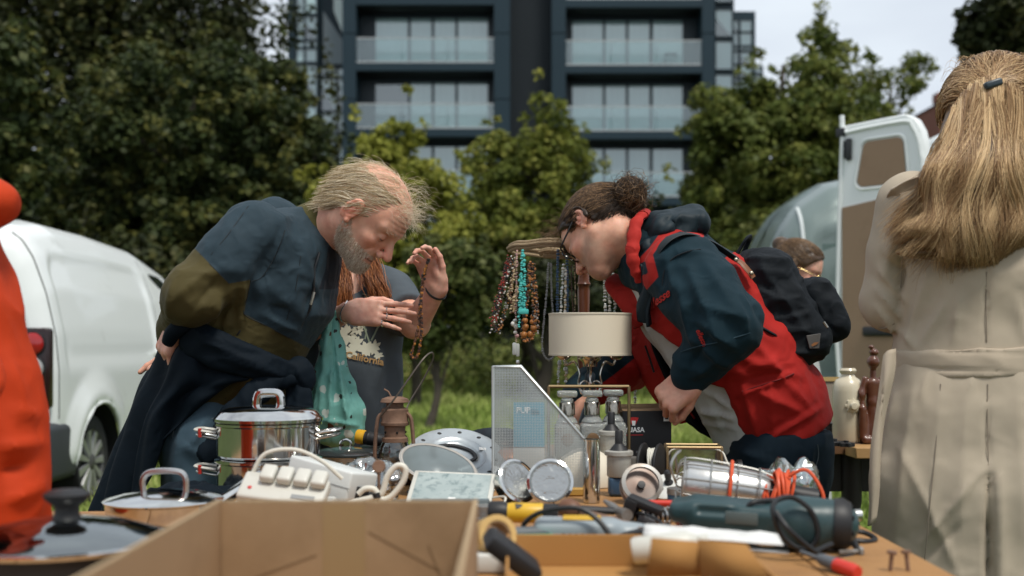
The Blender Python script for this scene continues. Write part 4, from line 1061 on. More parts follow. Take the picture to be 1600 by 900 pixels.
 # ---------- fleece jacket
 js = [(P(322, 655, Yp), .195, .150), (P(350, 575, Yp), .185, .150), (P(388, 505, Yp), .195, .158), (P(428, 445, Yp), .21, .155), (P(452, 402, Yp), .195, .122), (P(474, 374, Yp), .088, .066)]
 def arms(p):
  a = limb(p, [(shN, .082), (shN.lerp(elN, .5), .070), (elN, .060), (wrN, .045)], .03)
  b = limb(p, [(shF, .088), (elF, .064), (wrF.lerp(elF, .06), .041)], .03); return a, b
 hem_n = np.array([P(300, 700, Yp)[i]-P(352, 575, Yp)[i] for i in range(3)]); hem_n[1] = 0; hem_n /= np.linalg.norm(hem_n)
 hem_c = np.array(P(322, 640, Yp))
 def jacket(p):
  d = chain(p, js, side, .04); d = smax(d, (p-A(hem_c)) @ A(hem_n), .02)
  a, b = arms(p); return smin(smin(d, a, .035), b, .03)
 blue_poly = [(313, 397), (358, 443), (392, 437), (381, 490), (484, 545), (640, 545), (640, 200), (250, 200), (250, 335)]
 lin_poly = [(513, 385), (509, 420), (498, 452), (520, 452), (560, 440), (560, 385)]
 lo, hi = bounds([s_[0] for s_ in js]+[shN, elN, wrN, shF, elF, wrF], .20)
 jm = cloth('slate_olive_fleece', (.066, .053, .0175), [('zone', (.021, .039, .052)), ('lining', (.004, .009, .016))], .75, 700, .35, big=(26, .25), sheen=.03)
 fl = [(380, 440, 375, 505, 7, .010), (395, 445, 388, 520, 6, -.006), (362, 455, 352, 520, 7, .008), (343, 462, 333, 515, 6, .007), (410, 490, 470, 520, 10, .008), (425, 455, 480, 505, 9, .006), (420, 478, 455, 485, 6, -.006),
          (330, 420, 270, 470, 8, .006), (345, 430, 300, 490, 7, -.005), (270, 440, 262, 500, 7, .006), (420, 330, 440, 430, 16, .006), (405, 430, 440, 350, 10, -.005), (395, 560, 350, 625, 9, .010), (415, 575, 380, 630, 8, -.006), (445, 590, 438, 640, 8, .010), (425, 590, 415, 640, 6, -.006), (360, 575, 320, 630, 9, .007),
          (470, 380, 500, 470, 8, .006), (500, 400, 470, 520, 6, -.004), (360, 345, 330, 400, 10, .005)]
 fo = cloth_obj('fleece_jacket', jacket, lo, hi, .0065, jm, root, fl, [dict(scale=9, amp=.006, stretch=(1, .5, 1), seed=1), dict(scale=24, amp=.002, seed=2)],
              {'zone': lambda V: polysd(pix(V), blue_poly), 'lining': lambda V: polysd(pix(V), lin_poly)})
 SF = Surf(fo); sd = mat('fleece_seam', (.010, .016, .020), .8)
 for ln in ([(452, 325), (445, 360), (430, 400), (410, 432), (392, 440)], [(313, 397), (335, 420), (358, 443)], [(392, 437), (386, 465), (381, 490), (410, 506), (450, 527), (484, 545)], [(388, 322), (372, 345), (352, 372), (330, 398)], [(470, 400), (462, 450), (448, 500)]):
  pts = SF.line(ln, Vector(off), .0004)
  if len(pts) > 1: MB().tube(catmull(pts, 5), .0011, 4).build('seam', sd, root)
 c0, c1 = np.array(P(478, 376, Yp)), np.array(P(517, 350, Yp)); cx = (c1-c0)/np.linalg.norm(c1-c0)
 def collar(p):
  d = ecap(p, c0, c1, (.100, .086), (.086, .076), side); i = ecap(p, c0-cx*.05, c1+cx*.05, (.088, .074), (.074, .064), side)
  d = smax(d, -i, .006); d = smax(d, (p-A(c1)) @ A(cx), .008); return smax(d, -((p-A(c0)) @ A(cx)), .008)
 lo, hi = bounds([c0, c1], .12)
 cloth_obj('collar', collar, lo, hi, .0045, cloth('olive_fleece', (.075, .066, .022), (), .85, 500, .4, sheen=.03), root, [], [dict(scale=22, amp=.002, seed=4)])
 surfz = jacket
 zp = [P(513, 392, 2.78), P(509, 420, 2.76), P(500, 450, 2.77), P(490, 480, 2.78), P(480, 525, 2.78), P(478, 545, 2.79)]
 zz = []
 for p_ in catmull(zp, 5):
  v = A([p_[:]])
  for _ in range(4): v = v-grad(jacket, v)*jacket(v)[:, None]
  zz.append(Vector(v[0])-Vector(off)+Vector(grad(jacket, v)[0])*.003)
 MB().tube(zz, .0032, 6).build('zip', mat('zip_dark', (.015, .016, .018), .4, .3), root)
 z0 = zz[12]
 m = MB(); m.tube([z0+Vector((.004, -.006, .005)), z0+Vector((.0, -.008, -.012)), z0+Vector((-.004, -.008, -.026))], .0035, 6); m.build('zip_pull', mat('zip_metal', (.35, .34, .30), .35, .8), root)
 for (a, b) in (((360, 595), (352, 622)), ((372, 520), (382, 505))):
  v0 = A([P(*a, 2.75)[:], P(*b, 2.75)[:]])
  for _ in range(4): v0 = v0-grad(jacket, v0)*jacket(v0)[:, None]
  MB().tube([Vector(v0[0]-off), Vector(v0[1]-off)], .005, 6).build('pocket_zip', mat('zip_dark'), root)
 # ---------- jeans
 def jeans(p):
  d = chain(p, [(P(325, 610, Yp), .165, .125), (P(328, 660, Yp), .18, .13)], side)
  l = limb(p, [(hipN, .105), (P(302, 900, 2.83), .078), (P(293, 1120, 2.83), .062)]); l2 = limb(p, [(hipF, .105), (P(325, 900, 3.05), .078), (P(318, 1110, 3.05), .062)])
  d = smin(d, smin(l, l2, .02), .05); return smax(d, (p[:, 2]-P(0, 612, Yp).z), .01)
 lo, hi = bounds([P(325, 610, Yp), hipN, hipF, P(293, 1120, 2.83), P(318, 1110, 3.05)], .17)
 dm = cloth('blue_denim', (.06, .105, .14), (), .85, 1200, .5, big=(22, .2), var=.3, sheen=.1)
 cloth_obj('jeans', jeans, lo, hi, .009, dm, root, [(285, 660, 270, 760, 7, .006), (320, 655, 300, 700, 6, .006), (275, 690, 330, 720, 8, .004), (300, 640, 280, 650, 5, .004)], [dict(scale=12, amp=.004, stretch=(1, 1, .5), seed=6)])
 def on_jeans(px, py, Y=2.74, out=.002):
  v = A([P(px, py, Y)[:]])
  for _ in range(5): v = v-grad(jeans, v)*jeans(v)[:, None]
  return Vector(v[0]+grad(jeans, v)[0]*out)-Vector(off)
 st_m = mat('denim_stitch', (.16, .20, .22), .8)
 MB().tube([on_jeans(272+5*math.sin(k*.4), 640+k*7) for k in range(22)], .0016, 4).build('side_seam', st_m, root)
 MB().tube(catmull([on_jeans(282, 637), on_jeans(300, 652), on_jeans(325, 655), on_jeans(345, 650)], 4), .0018, 4).build('pocket_edge', st_m, root)
 for (a, b) in ((283, 637), (292, 622)): MB().ball(on_jeans(a, b, 2.74, .002), .0045, 8).build('rivet', mat('rivet', (.05, .05, .05), .4, .8), root)
 for (h_, Yl, t_) in ((1165, 2.82, 296), (1155, 3.05, 322)):
  a = Vector((P(t_, 0, Yl).x-.05, Yl, .045)); b = a+Vector((.21, 0, -.005))
  fn = lambda p: smax(smin(ecap(p, a, b, (.042, .045), (.048, .032), (0, 1, 0)), ball(p, a+Vector((.02, 0, .05)), .045), .03), -(p[:, 2]-.002), .006)
  lo, hi = bounds([a, b], .11); V, Q = surf_nets(fn, lo, hi, .009); np_mesh('shoe', V-off, Q, mat('shoe_brown', (.04, .028, .02), .6), root)
 # ---------- dark jacket tied round the waist: a garment of its own
 nav = cloth('navy_softshell', (.0028, .0068, .0115), (), .75, 600, .2, big=(20, .3), sheen=0, spec=.12)
 tj = thing('tied_jacket', root.location, 'navy jacket tied by its sleeves round the bending man\'s waist', 'jacket'); toff = Vector(off)
 rows = [[(405, 574, 2.725), (342, 526, 2.705), (300, 507, 2.715), (270, 506, 2.84), (272, 510, 3.0), (300, 520, 3.12)],
   [(394, 588, 2.705), (306, 592, 2.69), (256, 580, 2.71), (232, 590, 2.85), (236, 590, 3.0), (262, 590, 3.14)],
   [(366, 594, 2.71), (254, 648, 2.69), (214, 680, 2.72), (194, 695, 2.86), (200, 690, 3.0), (232, 690, 3.15)],
   [(318, 594, 2.72), (230, 760, 2.70), (190, 800, 2.73), (152, 812, 2.86), (160, 805, 3.0), (195, 800, 3.15)]]
 G = [[P(*c) for c in r] for r in rows]
 cols_ = [catmull([G[r][c] for r in range(4)], 9) for c in range(6)]
 grid = [catmull([cols_[c][r] for c in range(6)], 11) for r in range(len(cols_[0]))]
 g = np.array([[p_[:] for p_ in r] for r in grid]); nr, nc = g.shape[:2]
 nrm = np.cross(np.gradient(g, axis=1), np.gradient(g, axis=0)); nrm /= np.linalg.norm(nrm, axis=2, keepdims=True)+1e-9
 u = np.linspace(0, 1, nc)[None, :]; v = np.linspace(0, 1, nr)[:, None]
 g = g+nrm*((.016*np.sin(u*26+v*1.5)+.010*np.sin(u*47+2+v*3))*(.25+v)+.006*np.sin(v*19+u*9)*(1-v))[..., None]
 idx = np.arange(nr*nc).reshape(nr, nc); Q = np.stack([idx[:-1, :-1], idx[:-1, 1:], idx[1:, 1:], idx[1:, :-1]], -1).reshape(-1, 4)
 o = np_mesh('jacket_back', g.reshape(-1, 3)-off, Q, nav, tj); sm = o.modifiers.new('thickness', 'SOLIDIFY'); sm.thickness = .007
 s2 = o.modifiers.new('smooth', 'SUBSURF'); s2.levels = 1; s2.render_levels = 1
 bp = [P(292, 524, 2.70), P(335, 545, 2.685), P(385, 563, 2.69), P(430, 577, 2.715), P(464, 584, 2.78), P(480, 582, 2.92), P(462, 572, 3.08), P(380, 550, 3.15)]
 rad = [.040, .044, .036, .027, .022, .022, .026, .03]
 bpts = catmull(bp, 6); rr = np.interp(np.linspace(0, 7, len(bpts)), range(8), rad)
 def band(p):
  d = None
  for i in range(len(bpts)-1):
   e = ecap(p, bpts[i], bpts[i+1], (rr[i], rr[i]*.34), (rr[i+1], rr[i+1]*.34), (.25, 0, 1)); d = e if d is None else smin(d, e, .012)
  k = smin(ell(p, P(466, 583, 2.765), (.034, .03, .04)), ell(p, P(478, 596, 2.765), (.022, .022, .03)), .02)
  return smin(d, k, .015)
 lo, hi = bounds(bpts, .07)
 cloth_obj('waist_knot', band, lo, hi, .0065, nav, tj, [(300, 515, 450, 575, 5, .007), (310, 530, 440, 585, 4, .007), (330, 528, 460, 578, 3, -.006), (460, 570, 475, 600, 3, .005), (350, 560, 445, 590, 4, .005)], [dict(scale=22, amp=.003, stretch=(.5, 1, 1.5), seed=8)])
 for (pp, rw) in (([P(464, 592, 2.76), P(468, 622, 2.75), P(466, 665, 2.74), P(462, 720, 2.74)], [.022, .028, .030, .030]),
                     ([P(452, 594, 2.74), P(412, 606, 2.70), P(372, 640, 2.68), P(338, 690, 2.675), P(322, 712, 2.675)], [.018, .026, .026, .022, .018])):
  cp = catmull(pp, 6); rr2 = np.interp(np.linspace(0, len(pp)-1, len(cp)), range(len(pp)), rw)
  def slv(p, cp=cp, rr2=rr2):
   d = None
   for i in range(len(cp)-1):
    e = ecap(p, cp[i], cp[i+1], (rr2[i]*.3, rr2[i]), (rr2[i+1]*.3, rr2[i+1]), (0, 1, 0)); d = e if d is None else smin(d, e, .01)
   return d
  lo, hi = bounds(cp, .06)
  cloth_obj('tied_sleeve', slv, lo, hi, .006, nav, tj, [], [dict(scale=20, amp=.005, stretch=(1.2, 1, .6), seed=9)])
 cp = catmull([P(262, 536, 2.70), P(272, 518, 2.685), P(288, 508, 2.68), P(300, 506, 2.69)], 6)
 V = [p_-toff for p_ in cp]; MB().tube(V, lambda t: .008+.012*math.sin(math.pi*(.2+.75*t)), 10).build('rolled_edge', nav, tj)
old_man()
# ================================================================ young man bending in from the right
def hair_grow(hf, HV, HN, HO, B, mask, n, seglen, S, dirfn, r0, lift=.004, wob=.25, smooth=.55):
 idx = np.flatnonzero(mask); idx = rng.choice(idx, n); pos = HV[idx].copy().astype(float)
 paths = [pos.copy()]; d = None
 for k in range(S-1):
  l = (pos-HO) @ B; t = dirfn(l, k/(S-1)) @ B.T
  t = t/np.maximum(np.linalg.norm(t, axis=1, keepdims=True), 1e-6)+rng.normal(size=t.shape)*wob*.35
  d = t if d is None else d*smooth+t*(1-smooth); d = d/np.linalg.norm(d, axis=1, keepdims=True)
  pos = pos+d*(seglen[:, None] if np.ndim(seglen) else seglen)
  dd = hf(pos.astype(f32)); push = np.maximum(lift*min(1, (k+1)/2)-dd, 0)
  if (push > 0).any(): pos = pos+grad(hf, pos.astype(f32))*push[:, None]
  paths.append(pos.copy())
 return strands(np.stack(paths, 1), r0, .5)
def project(fn, p, out=.0, n=5):
 v = A([p[:]])
 for _ in range(n): v = v-grad(fn, v)*fn(v)[:, None]
 return Vector(v[0]+grad(fn, v)[0]*out)
def drape_text(body, size, surf, parent, m, o, ux, uy, name='lettering', thick=.0012, bold=True):
 """lettering laid onto a garment: o = pixel of the baseline start, ux/uy = pixel vectors per unit of text"""
 cu = bpy.data.curves.new('txt', 'FONT'); cu.body = body; cu.size = 1; cu.resolution_u = 2
 if bold: cu.offset = .02
 ob = bpy.data.objects.new('txt', cu); col.objects.link(ob); dg = bpy.context.evaluated_depsgraph_get(); me = ob.evaluated_get(dg).to_mesh()
 bm = bmesh.new(); bm.from_mesh(me); bmesh.ops.triangulate(bm, faces=bm.faces[:])
 bmesh.ops.subdivide_edges(bm, edges=[e for e in bm.edges if e.calc_length() > .2], cuts=2)
 bm.verts.index_update(); vs = []
 for v in bm.verts:
  h = surf.hit(o[0]+ux[0]*v.co.x*size+uy[0]*v.co.y*size, o[1]+ux[1]*v.co.x*size+uy[1]*v.co.y*size, thick*1.6); vs.append(h)
 fs = [[v.index for v in f.verts] for f in bm.faces if all(vs[v.index] is not None for v in f.verts)]; bm.free(); bpy.data.objects.remove(ob)
 me = bpy.data.meshes.new(name); me.from_pydata([tuple((v or Vector())-Vector(parent.location)) for v in vs], [], fs); me.materials.append(m)
 ob = bpy.data.objects.new(name, me); link(ob, parent); s_ = ob.modifiers.new('t', 'SOLIDIFY'); s_.thickness = thick; s_.offset = 0
 return ob
def sheet(name, rows, m, parent, thick=.005, sub=(7, 7), ripple=None, attrs=None):
 G = [[P(*c) for c in r] for r in rows]; cs = [catmull([G[r][c] for r in range(len(G))], sub[0]) for c in range(len(G[0]))]
 g = np.array([[p_[:] for p_ in catmull([cs[c][r] for c in range(len(G[0]))], sub[1])] for r in range(len(cs[0]))]); nr, nc = g.shape[:2]
 nrm = np.cross(np.gradient(g, axis=1), np.gradient(g, axis=0)); nrm /= np.linalg.norm(nrm, axis=2, keepdims=True)+1e-9
 u = np.linspace(0, 1, nc)[None, :]+np.zeros((nr, 1)); v = np.linspace(0, 1, nr)[:, None]+np.zeros((1, nc))
 if ripple: g = g+nrm*ripple(u, v)[..., None]
 idx = np.arange(nr*nc).reshape(nr, nc); Q = np.stack([idx[:-1, :-1], idx[:-1, 1:], idx[1:, 1:], idx[1:, :-1]], -1).reshape(-1, 4)
 at = {k: f_(u, v).ravel() for k, f_ in (attrs or {}).items()}
 o = np_mesh(name, g.reshape(-1, 3)-A(parent.location), Q, m, parent, attrs=at); s_ = o.modifiers.new('thickness', 'SOLIDIFY'); s_.thickness = thick; s_.offset = 0
 return o
def young_man():
 Yp = 3.0
 root = thing('person', (P(1215, 0, 3.0).x, 3.0, 0), 'bespectacled young man with a hair bun in red and navy jacket leaning over the table', 'person', 'shoppers around the stall')
 off = A(root.location); offV = Vector(root.location); side = (0, 1, 0)
 B = basis((-.56, .30, -.77), (-.78, -.56, .19)); chin = np.array(P(937, 435, 2.95)); HO = chin-B @ np.array([.080, 0, -.115])
 neck0 = np.array(P(1022, 412, 3.02)); neck1 = HO+B @ np.array([-.035, 0, -.060])
 hf0 = head_fn({'nose': 1.0, 'brow': .010, 'chin': .017})
 def hf(p):
  l = (p-A(HO)) @ A(B); return smin(hf0(l), cap(p, neck0, neck1, .055, .050), .03)
 lo, hi = bounds([HO, neck0], .145); V, Q = surf_nets(hf, lo, hi, .0026); lc = (V-A(HO)) @ A(B)
 base = (.68, .43, .31); red = (.62, .26, .18)
 C = skin_cols(lc, base, red, (.45, .19, .15), stub=(.6, (.24, .16, .115))); C *= (1+.06*vnoise(lc*90))[:, None]
 parts = [(V, Q, {'col': C})]
 st = [(P(1215, 700, Yp), .15, .11), (P(1185, 625, Yp), .145, .11), (P(1140, 550, Yp), .16, .12), (P(1085, 480, Yp), .17, .12), (P(1045, 425, Yp), .15, .09), (P(1015, 405, Yp), .06, .06)]
 hipN, hipF = P(1228, 700, 2.90), P(1190, 700, 3.10)
 legN = [(hipN, .09), (P(1222, 900, 2.88), .06), (P(1240, 1110, 2.9), .045), (P(1195, 1150, 2.9), .035)]; legF = [(hipF, .09), (P(1180, 900, 3.12), .06), (P(1200, 1080, 3.15), .045), (P(1150, 1125, 3.15), .035)]
 shN, elN, wrN = P(1070, 425, 2.80), P(1130, 505, 2.70), P(1080, 584, 2.75)
 shF, elF, wrF = P(1040, 455, 3.20), P(995, 562, 3.22), P(908, 612, 3.05)
 def core(p):
  d = chain(p, st, side); d = smin(d, smin(limb(p, legN), limb(p, legF), .02), .04)
  d = smin(d, limb(p, [(shN, .055), (elN, .042), (wrN, .03)]), .03); return smin(d, limb(p, [(shF, .055), (elF, .042), (wrF, .03)]), .03)
 lo, hi = bounds([s_[0] for s_ in st]+[l[0] for l in legN+legF]+[shN, elN, wrN, shF, elF, wrF], .13)
 V, Q = surf_nets(core, lo, hi, .018); parts.append((V, Q, {'col': np.tile(base, (len(V), 1))}))
 hb = (.63, .36, .26)
 fn, lo, hi, *_ = hand_fn(P(1083, 588, 2.75), (-.70, .05, -.62), (-.35, -.85, .35), [[70, 80, 50], [72, 85, 50], [75, 85, 50], [75, 85, 50]], thumb=(.85, .3, -.5), s=1.02, flip=1, forearm=P(1110, 560, 2.72), fr=(.03, .036))
 V, Q = surf_nets(fn, lo, hi, .0028); parts.append((V, Q, {'col': hand_cols(V, fn, hb, red)}))
 fn, lo, hi, *_ = hand_fn(P(912, 612, 3.04), (-.45, -.25, -.75), (-.6, -.3, .5), [[30, 40, 20], [35, 45, 20], [40, 45, 25], [45, 50, 25]], s=1.0, flip=-1, forearm=P(945, 598, 3.1), fr=(.03, .036))
 V, Q = surf_nets(fn, lo, hi, .0032); parts.append((V, Q, {'col': hand_cols(V, fn, hb, red)}))
 V, Q, at = join(parts); np_mesh('body', V-off, Q, SKIN, root, attrs=at)
 # ---------- hair pulled into a bun
 hm = hair_mat('brown_hair', (.016, .010, .006), (.065, .036, .018), (.30, .18, .09))
 HV, HN = parts[0][0], grad(hf, parts[0][0]); x, y, z = lc.T; ya = np.abs(y)
 bun = np.array([-.132, 0, -.012])
 line = np.interp(x, [-.12, -.06, -.02, .015, .03, .06, .085], [-.070, -.060, -.045, .030, -.012, .050, .075])
 scalp = (z > line) & ~((ya > .078) & (np.abs(x+.01) < .025))
 hl = lambda p: (p-A(HO)) @ A(B)
 def cap_fn(p):
  l = hl(p); d = hf0(l)-.008-.0035*vnoise(l*55)
  ln = np.interp(l[:, 0], [-.12, -.06, -.03, .012, .022, .055, .085], [-.072, -.060, -.038, .034, .002, .046, .072])
  d = smax(d, (ln+.004-l[:, 2])*.8, .006)
  d = smax(d, -ell(l*A((1, 1, 1)), (-.008, .082, -.006), (.026, .03, .036)), .005)
  b = ell(l, bun, (.034, .040, .038))-.004*vnoise(l*70)
  b = smin(b, ell(l, bun+np.array([.005, -.02, .025]), (.022, .022, .02)), .01)
  return smin(d, b, .008)
 lo, hi = bounds([HO+B @ np.array([-.15, 0, 0]), HO], .14); Vc, Qc = surf_nets(cap_fn, lo, hi, .004)
 capp = (Vc, Qc, {'tint': np.clip(.12+.10*vnoise(Vc*60), 0, 1)})
 def back(l, t):
  d = bun-l; d = d/np.linalg.norm(d, axis=1, keepdims=True); return d
 a1 = hair_grow(hf, HV, HN, HO, B, scalp & (z > .0), 3200, .020+.004*rng.random(3200), 9, back, .0008, .011, .45)
 a2 = hair_grow(hf, HV, HN, HO, B, scalp & (z <= .02) & (x < -.02), 900, .012, 7, back, .0007, .010, .6)
 n = 620; th = rng.random(n)*6.28; ph = rng.random(n)*3.14; rr = .034+.010*rng.random(n); pths = []
 ax = rng.normal(size=(n, 3)); ax /= np.linalg.norm(ax, axis=1, keepdims=True); s0 = np.cross(ax, rng.normal(size=(n, 3))); s0 /= np.linalg.norm(s0, axis=1, keepdims=True); s1 = np.cross(ax, s0)
 for k in range(9):
  a = k*.32; pths.append(bun+(s0*np.cos(a)[..., None] if np.ndim(a) else s0*math.cos(a))*rr[:, None]+s1*math.sin(a)*rr[:, None]+ax*.012)
 pl = np.stack(pths, 1); a3 = strands((pl @ B.T)+HO, .0008, .4)
 def fly(l, t): return np.c_[.55+.2*np.sin(t*9+l[:, 1]*200), .8*np.sin(l[:, 2]*70+t*6)+.35, .75*np.cos(t*8+l[:, 0]*150)+.15]
 front = scalp & (x > .03) & (z > .03)
 a4 = hair_grow(hf, HV, HN, HO, B, front, 150, .007+.006*rng.random(150), 11, fly, .00032, .01, 1.3)
 a5 = hair_grow(hf, HV, HN, HO, B, scalp & (x < -.03) & (z < 0), 260, .006, 7, lambda l, t: np.c_[-.4+0*l[:, 0], .8*np.sin(l[:, 2]*200+t*7), -.7*np.cos(t*5)+0*l[:, 0]], .0004, .006, 1.4)
 lt = (HV*0)
 a1[2][:] = np.clip(.15+.85*a1[2]**1.6, 0, 1); a2[2][:] *= .35; a3[2][:] = .10+.9*a3[2]**1.5; a4[2][:] = .6+.4*a4[2]; a5[2][:] *= .4
 V, Q, at = join([capp]+[(a, b, {'tint': c}) for a, b, c in (a1, a2, a3, a4, a5)]); np_mesh('hair', V-off, Q, hm, root, attrs=at)
 br = (np.abs(z-.020-.06*(x-.07)) < .0045) & (ya > .012) & (ya < .05) & (x > .055)
 b1 = hair_grow(hf, HV, HN, HO, B, br, 260, .0035, 4, lambda l, t: np.c_[.2+0*l[:, 0], np.sign(l[:, 1]), .2+0*l[:, 0]], .0004, .0015, .4)
 np_mesh('eyebrow', b1[0]-off, b1[1], hm, root, attrs={'tint': b1[2]*.3})
 # ---------- glasses: worn, a thing of its own
 gl = thing('glasses', root.location, 'black framed glasses on the young man\'s nose', 'glasses'); gm = mat('glasses_frame', (.006, .006, .007), .2, 0, .6)
 W = lambda a: Vector(HO+B @ np.array(a))-offV
 for s in (1, -1):
  ring = [W((.103-.010*abs(math.sin(t*.5))-abs(.034*s+.027*math.cos(t)*s)*.12, s*(.034+.026*math.cos(t)), -.010+.020*math.sin(t))) for t in np.linspace(0, 2*math.pi, 24, endpoint=False)]
  MB().tube(ring, .0024, 6, closed=True).build('rim', gm, gl)
  q = MB(); q.add([tuple(p_) for p_ in ring], [tuple(range(24))], False); q.build('lens', clear_glass('lens_glass', (.93, .95, .95), .88, .02), gl)
  MB().tube(catmull([W((.090, s*.061, -.004)), W((.082, s*.072, .0)), W((.03, s*.080, .006)), W((-.008, s*.080, .016)), W((-.028, s*.078, .0)), W((-.034, s*.077, -.018))], 4), .0027, 6).build('temple_arm', gm, gl)
 MB().tube(catmull([W((.102, .008, -.006)), W((.107, 0, -.003)), W((.102, -.008, -.006))], 4), .002, 6).build('bridge', gm, gl)
 # ---------- white T-shirt
 def tee(p): return chain(p, [(P(1195, 668, Yp), .165, .135), (P(1165, 600, Yp), .165, .132), (P(1130, 545, Yp), .175, .134), (P(1080, 478, Yp), .18, .132), (P(1040, 425, Yp), .16, .10), (P(1014, 406, Yp), .078, .072)], side, .04)
 lo, hi = bounds([P(1195, 668, Yp), P(1014, 406, Yp)], .23)
 cloth_obj('t_shirt', tee, lo, hi, .008, cloth('white_cotton', (.60, .61, .58), (), .9, 900, .3, big=(18, .3), sheen=0), root, [(1030, 530, 1075, 600, 6, .008), (1045, 560, 1100, 640, 6, .009), (1095, 605, 1150, 640, 6, .009), (1085, 640, 1150, 655, 5, .008), (1110, 600, 1140, 690, 6, -.006), (1090, 660, 1150, 670, 4, .006)], [dict(scale=11, amp=.005, seed=3)])
 # ---------- jacket
 js = [(P(1230, 690, Yp), .205, .132), (P(1192, 620, Yp), .195, .142), (P(1148, 552, Yp), .205, .165), (P(1092, 482, Yp), .215, .160), (P(1048, 424, Yp), .195, .125), (P(1020, 405, Yp), .095, .085)]
 hn = np.array([.52, 0, -.85]); hn /= np.linalg.norm(hn); hc = np.array(P(1240, 672, Yp))
 open_poly = [(940, 430), (1000, 455), (1014, 506), (1074, 548), (1092, 592), (1132, 606), (1160, 668), (1186, 712), (1200, 860), (900, 860)]
 def tor(p):
  d = chain(p, js, side, .04); d = smax(d, (p-A(hc)) @ A(hn), .012)
  m_ = d < .03
  if m_.any(): d[m_] = smax(d[m_], polysd(pix(p[m_]), open_poly).astype(f32)/590, .006)
  return d
 def armN(p): return limb(p, [(shN, .098), (shN.lerp(elN, .55), .090), (elN, .084), (wrN, .052)], .03)
 def armF(p): return limb(p, [(shF, .09), (elF, .068), (wrF, .05)], .03)
 def jacket(p):
  d = tor(p); d = smin(d, armN(p), .03); return smin(d, armF(p), .03)
 def zone(V):   # red where positive
  q = pix(V); l = (q[:, 1]-(470+(q[:, 0]-1030)*(-75/115.)))   # below the yoke line
  a = np.minimum(l, 590*(armN(V)-tor(V)-.004)); a = np.minimum(a, 590*(armF(V)-tor(V)))
  yoke = polysd(q, [(1000, 402), (1014, 388), (1030, 366), (1046, 352), (1072, 347), (1100, 360), (1100, 371), (1064, 361), (1040, 370), (1020, 398), (1029, 432), (1006, 458), (1003, 430), (1013, 428), (1008, 408), (1000, 412)])
  far = np.minimum(590*(tor(V)-armF(V)), polysd(q, [(895, 640), (925, 610), (960, 585), (985, 565), (1010, 545), (1060, 545), (1060, 640)]))
  return np.maximum(np.maximum(a, np.where(V[:, 1] < 3.02, yoke, -9)), far)
 lo, hi = bounds([s_[0] for s_ in js]+[shN, elN, wrN, shF, elF, wrF], .22)
 jm = cloth('red_navy_jacket', (.0042, .0195, .029), [('zone', (.36, .016, .012))], .8, 800, .3, big=(20, .3), sheen=.02)
 fl = [(1075, 420, 1120, 520, 9, .010), (1100, 410, 1150, 490, 10, .009), (1060, 440, 1085, 540, 7, .009), (1090, 500, 1150, 545, 7, .010), (1085, 530, 1140, 575, 7, .010), (1100, 480, 1165, 500, 7, .009), (1110, 520, 1075, 580, 6, -.007), (1150, 470, 1170, 530, 7, .007), (1120, 560, 1085, 590, 5, .007),
          (1160, 560, 1250, 590, 8, .008), (1180, 610, 1260, 650, 8, .010), (1160, 600, 1190, 690, 8, .010), (1200, 580, 1210, 680, 9, .008), (1230, 600, 1270, 645, 7, .007), (1150, 600, 1240, 575, 4, -.007), (1185, 540, 1225, 600, 6, .009), (1170, 575, 1215, 560, 5, .008), (1060, 390, 1110, 400, 8, .006), (1040, 400, 1060, 470, 7, .006), (975, 560, 1000, 590, 6, .010), (940, 580, 970, 610, 6, .010), (1000, 540, 1010, 600, 6, -.008),
          (1145, 405, 1200, 520, 6, -.006), (1195, 690, 1285, 636, 4, .006), (1190, 680, 1280, 628, 3, -.004), (1150, 618, 1228, 588, 3, .006)]
 jo = cloth_obj('jacket', jacket, lo, hi, .0065, jm, root, fl, [dict(scale=9, amp=.006, stretch=(1, .6, 1), seed=11), dict(scale=24, amp=.002, seed=12)], {'zone': zone})
 SJ = Surf(jo)
 seam = mat('jacket_seam', (.16, .006, .006), .8)
 pts = SJ.line(((1133, 619), (1160, 612), (1190, 602), (1220, 592), (1240, 584)), offV, .0008)
 MB().tube(catmull(pts, 5), .0022, 5).build('pocket_seam', seam, root)
 pts = SJ.line(((1064, 550), (1090, 541), (1120, 535), (1150, 527), (1172, 520)), offV, .0008)
 MB().tube(catmull(pts, 5), .0012, 5).build('sleeve_seam', mat('navy_seam', (.02, .05, .07), .8), root)
 pts = SJ.line(((1035, 470), (1037, 430), (1050, 405), (1075, 393), (1095, 390)), offV, .0008)
 MB().tube(catmull(pts, 5), .0018, 5).build('shoulder_seam', mat('dark_seam', (.002, .006, .01), .8), root)
 lm = mat('red_embroidery', (.42, .02, .015), .8)
 drape_text('ellesse', 17, SJ, root, lm, (1012, 487), (.80, -.55), (-.05, -1.25))
 drape_text('ellesse', 11, SJ, root, lm, (1088, 516), (.35, .9), (1.1, -.3))
 hood = cloth('navy_hood', (.005, .015, .021), (), .62, 800, .2, big=(18, .3), sheen=0, spec=.3)
 def hd(p):
  d = ecap(p, P(1026, 362, 2.98), P(1076, 350, 3.0), (.12, .040), (.13, .046), side); d = smin(d, ecap(p, P(1012, 388, 2.92), P(1030, 356, 2.95), (.06, .028), (.09, .035), side), .03)
  return smin(d, ell(p, P(1088, 352, 3.0), (.022, .12, .040)), .02)
 lo, hi = bounds([P(1010, 388, 2.95), P(1090, 350, 3.0)], .19)
 cloth_obj('hood', hd, lo, hi, .0065, hood, root, [(1020, 370, 1070, 335, 5, .009), (1030, 380, 1085, 350, 5, .009), (1015, 378, 1050, 338, 4, -.007), (1040, 362, 1095, 358, 5, .010), (1050, 345, 1095, 338, 5, .007)], [dict(scale=14, amp=.006, seed=14)])
 rl = cloth('red_lining', (.38, .022, .016), (), .75, 700, .3, big=(30, .4), sheen=.02)
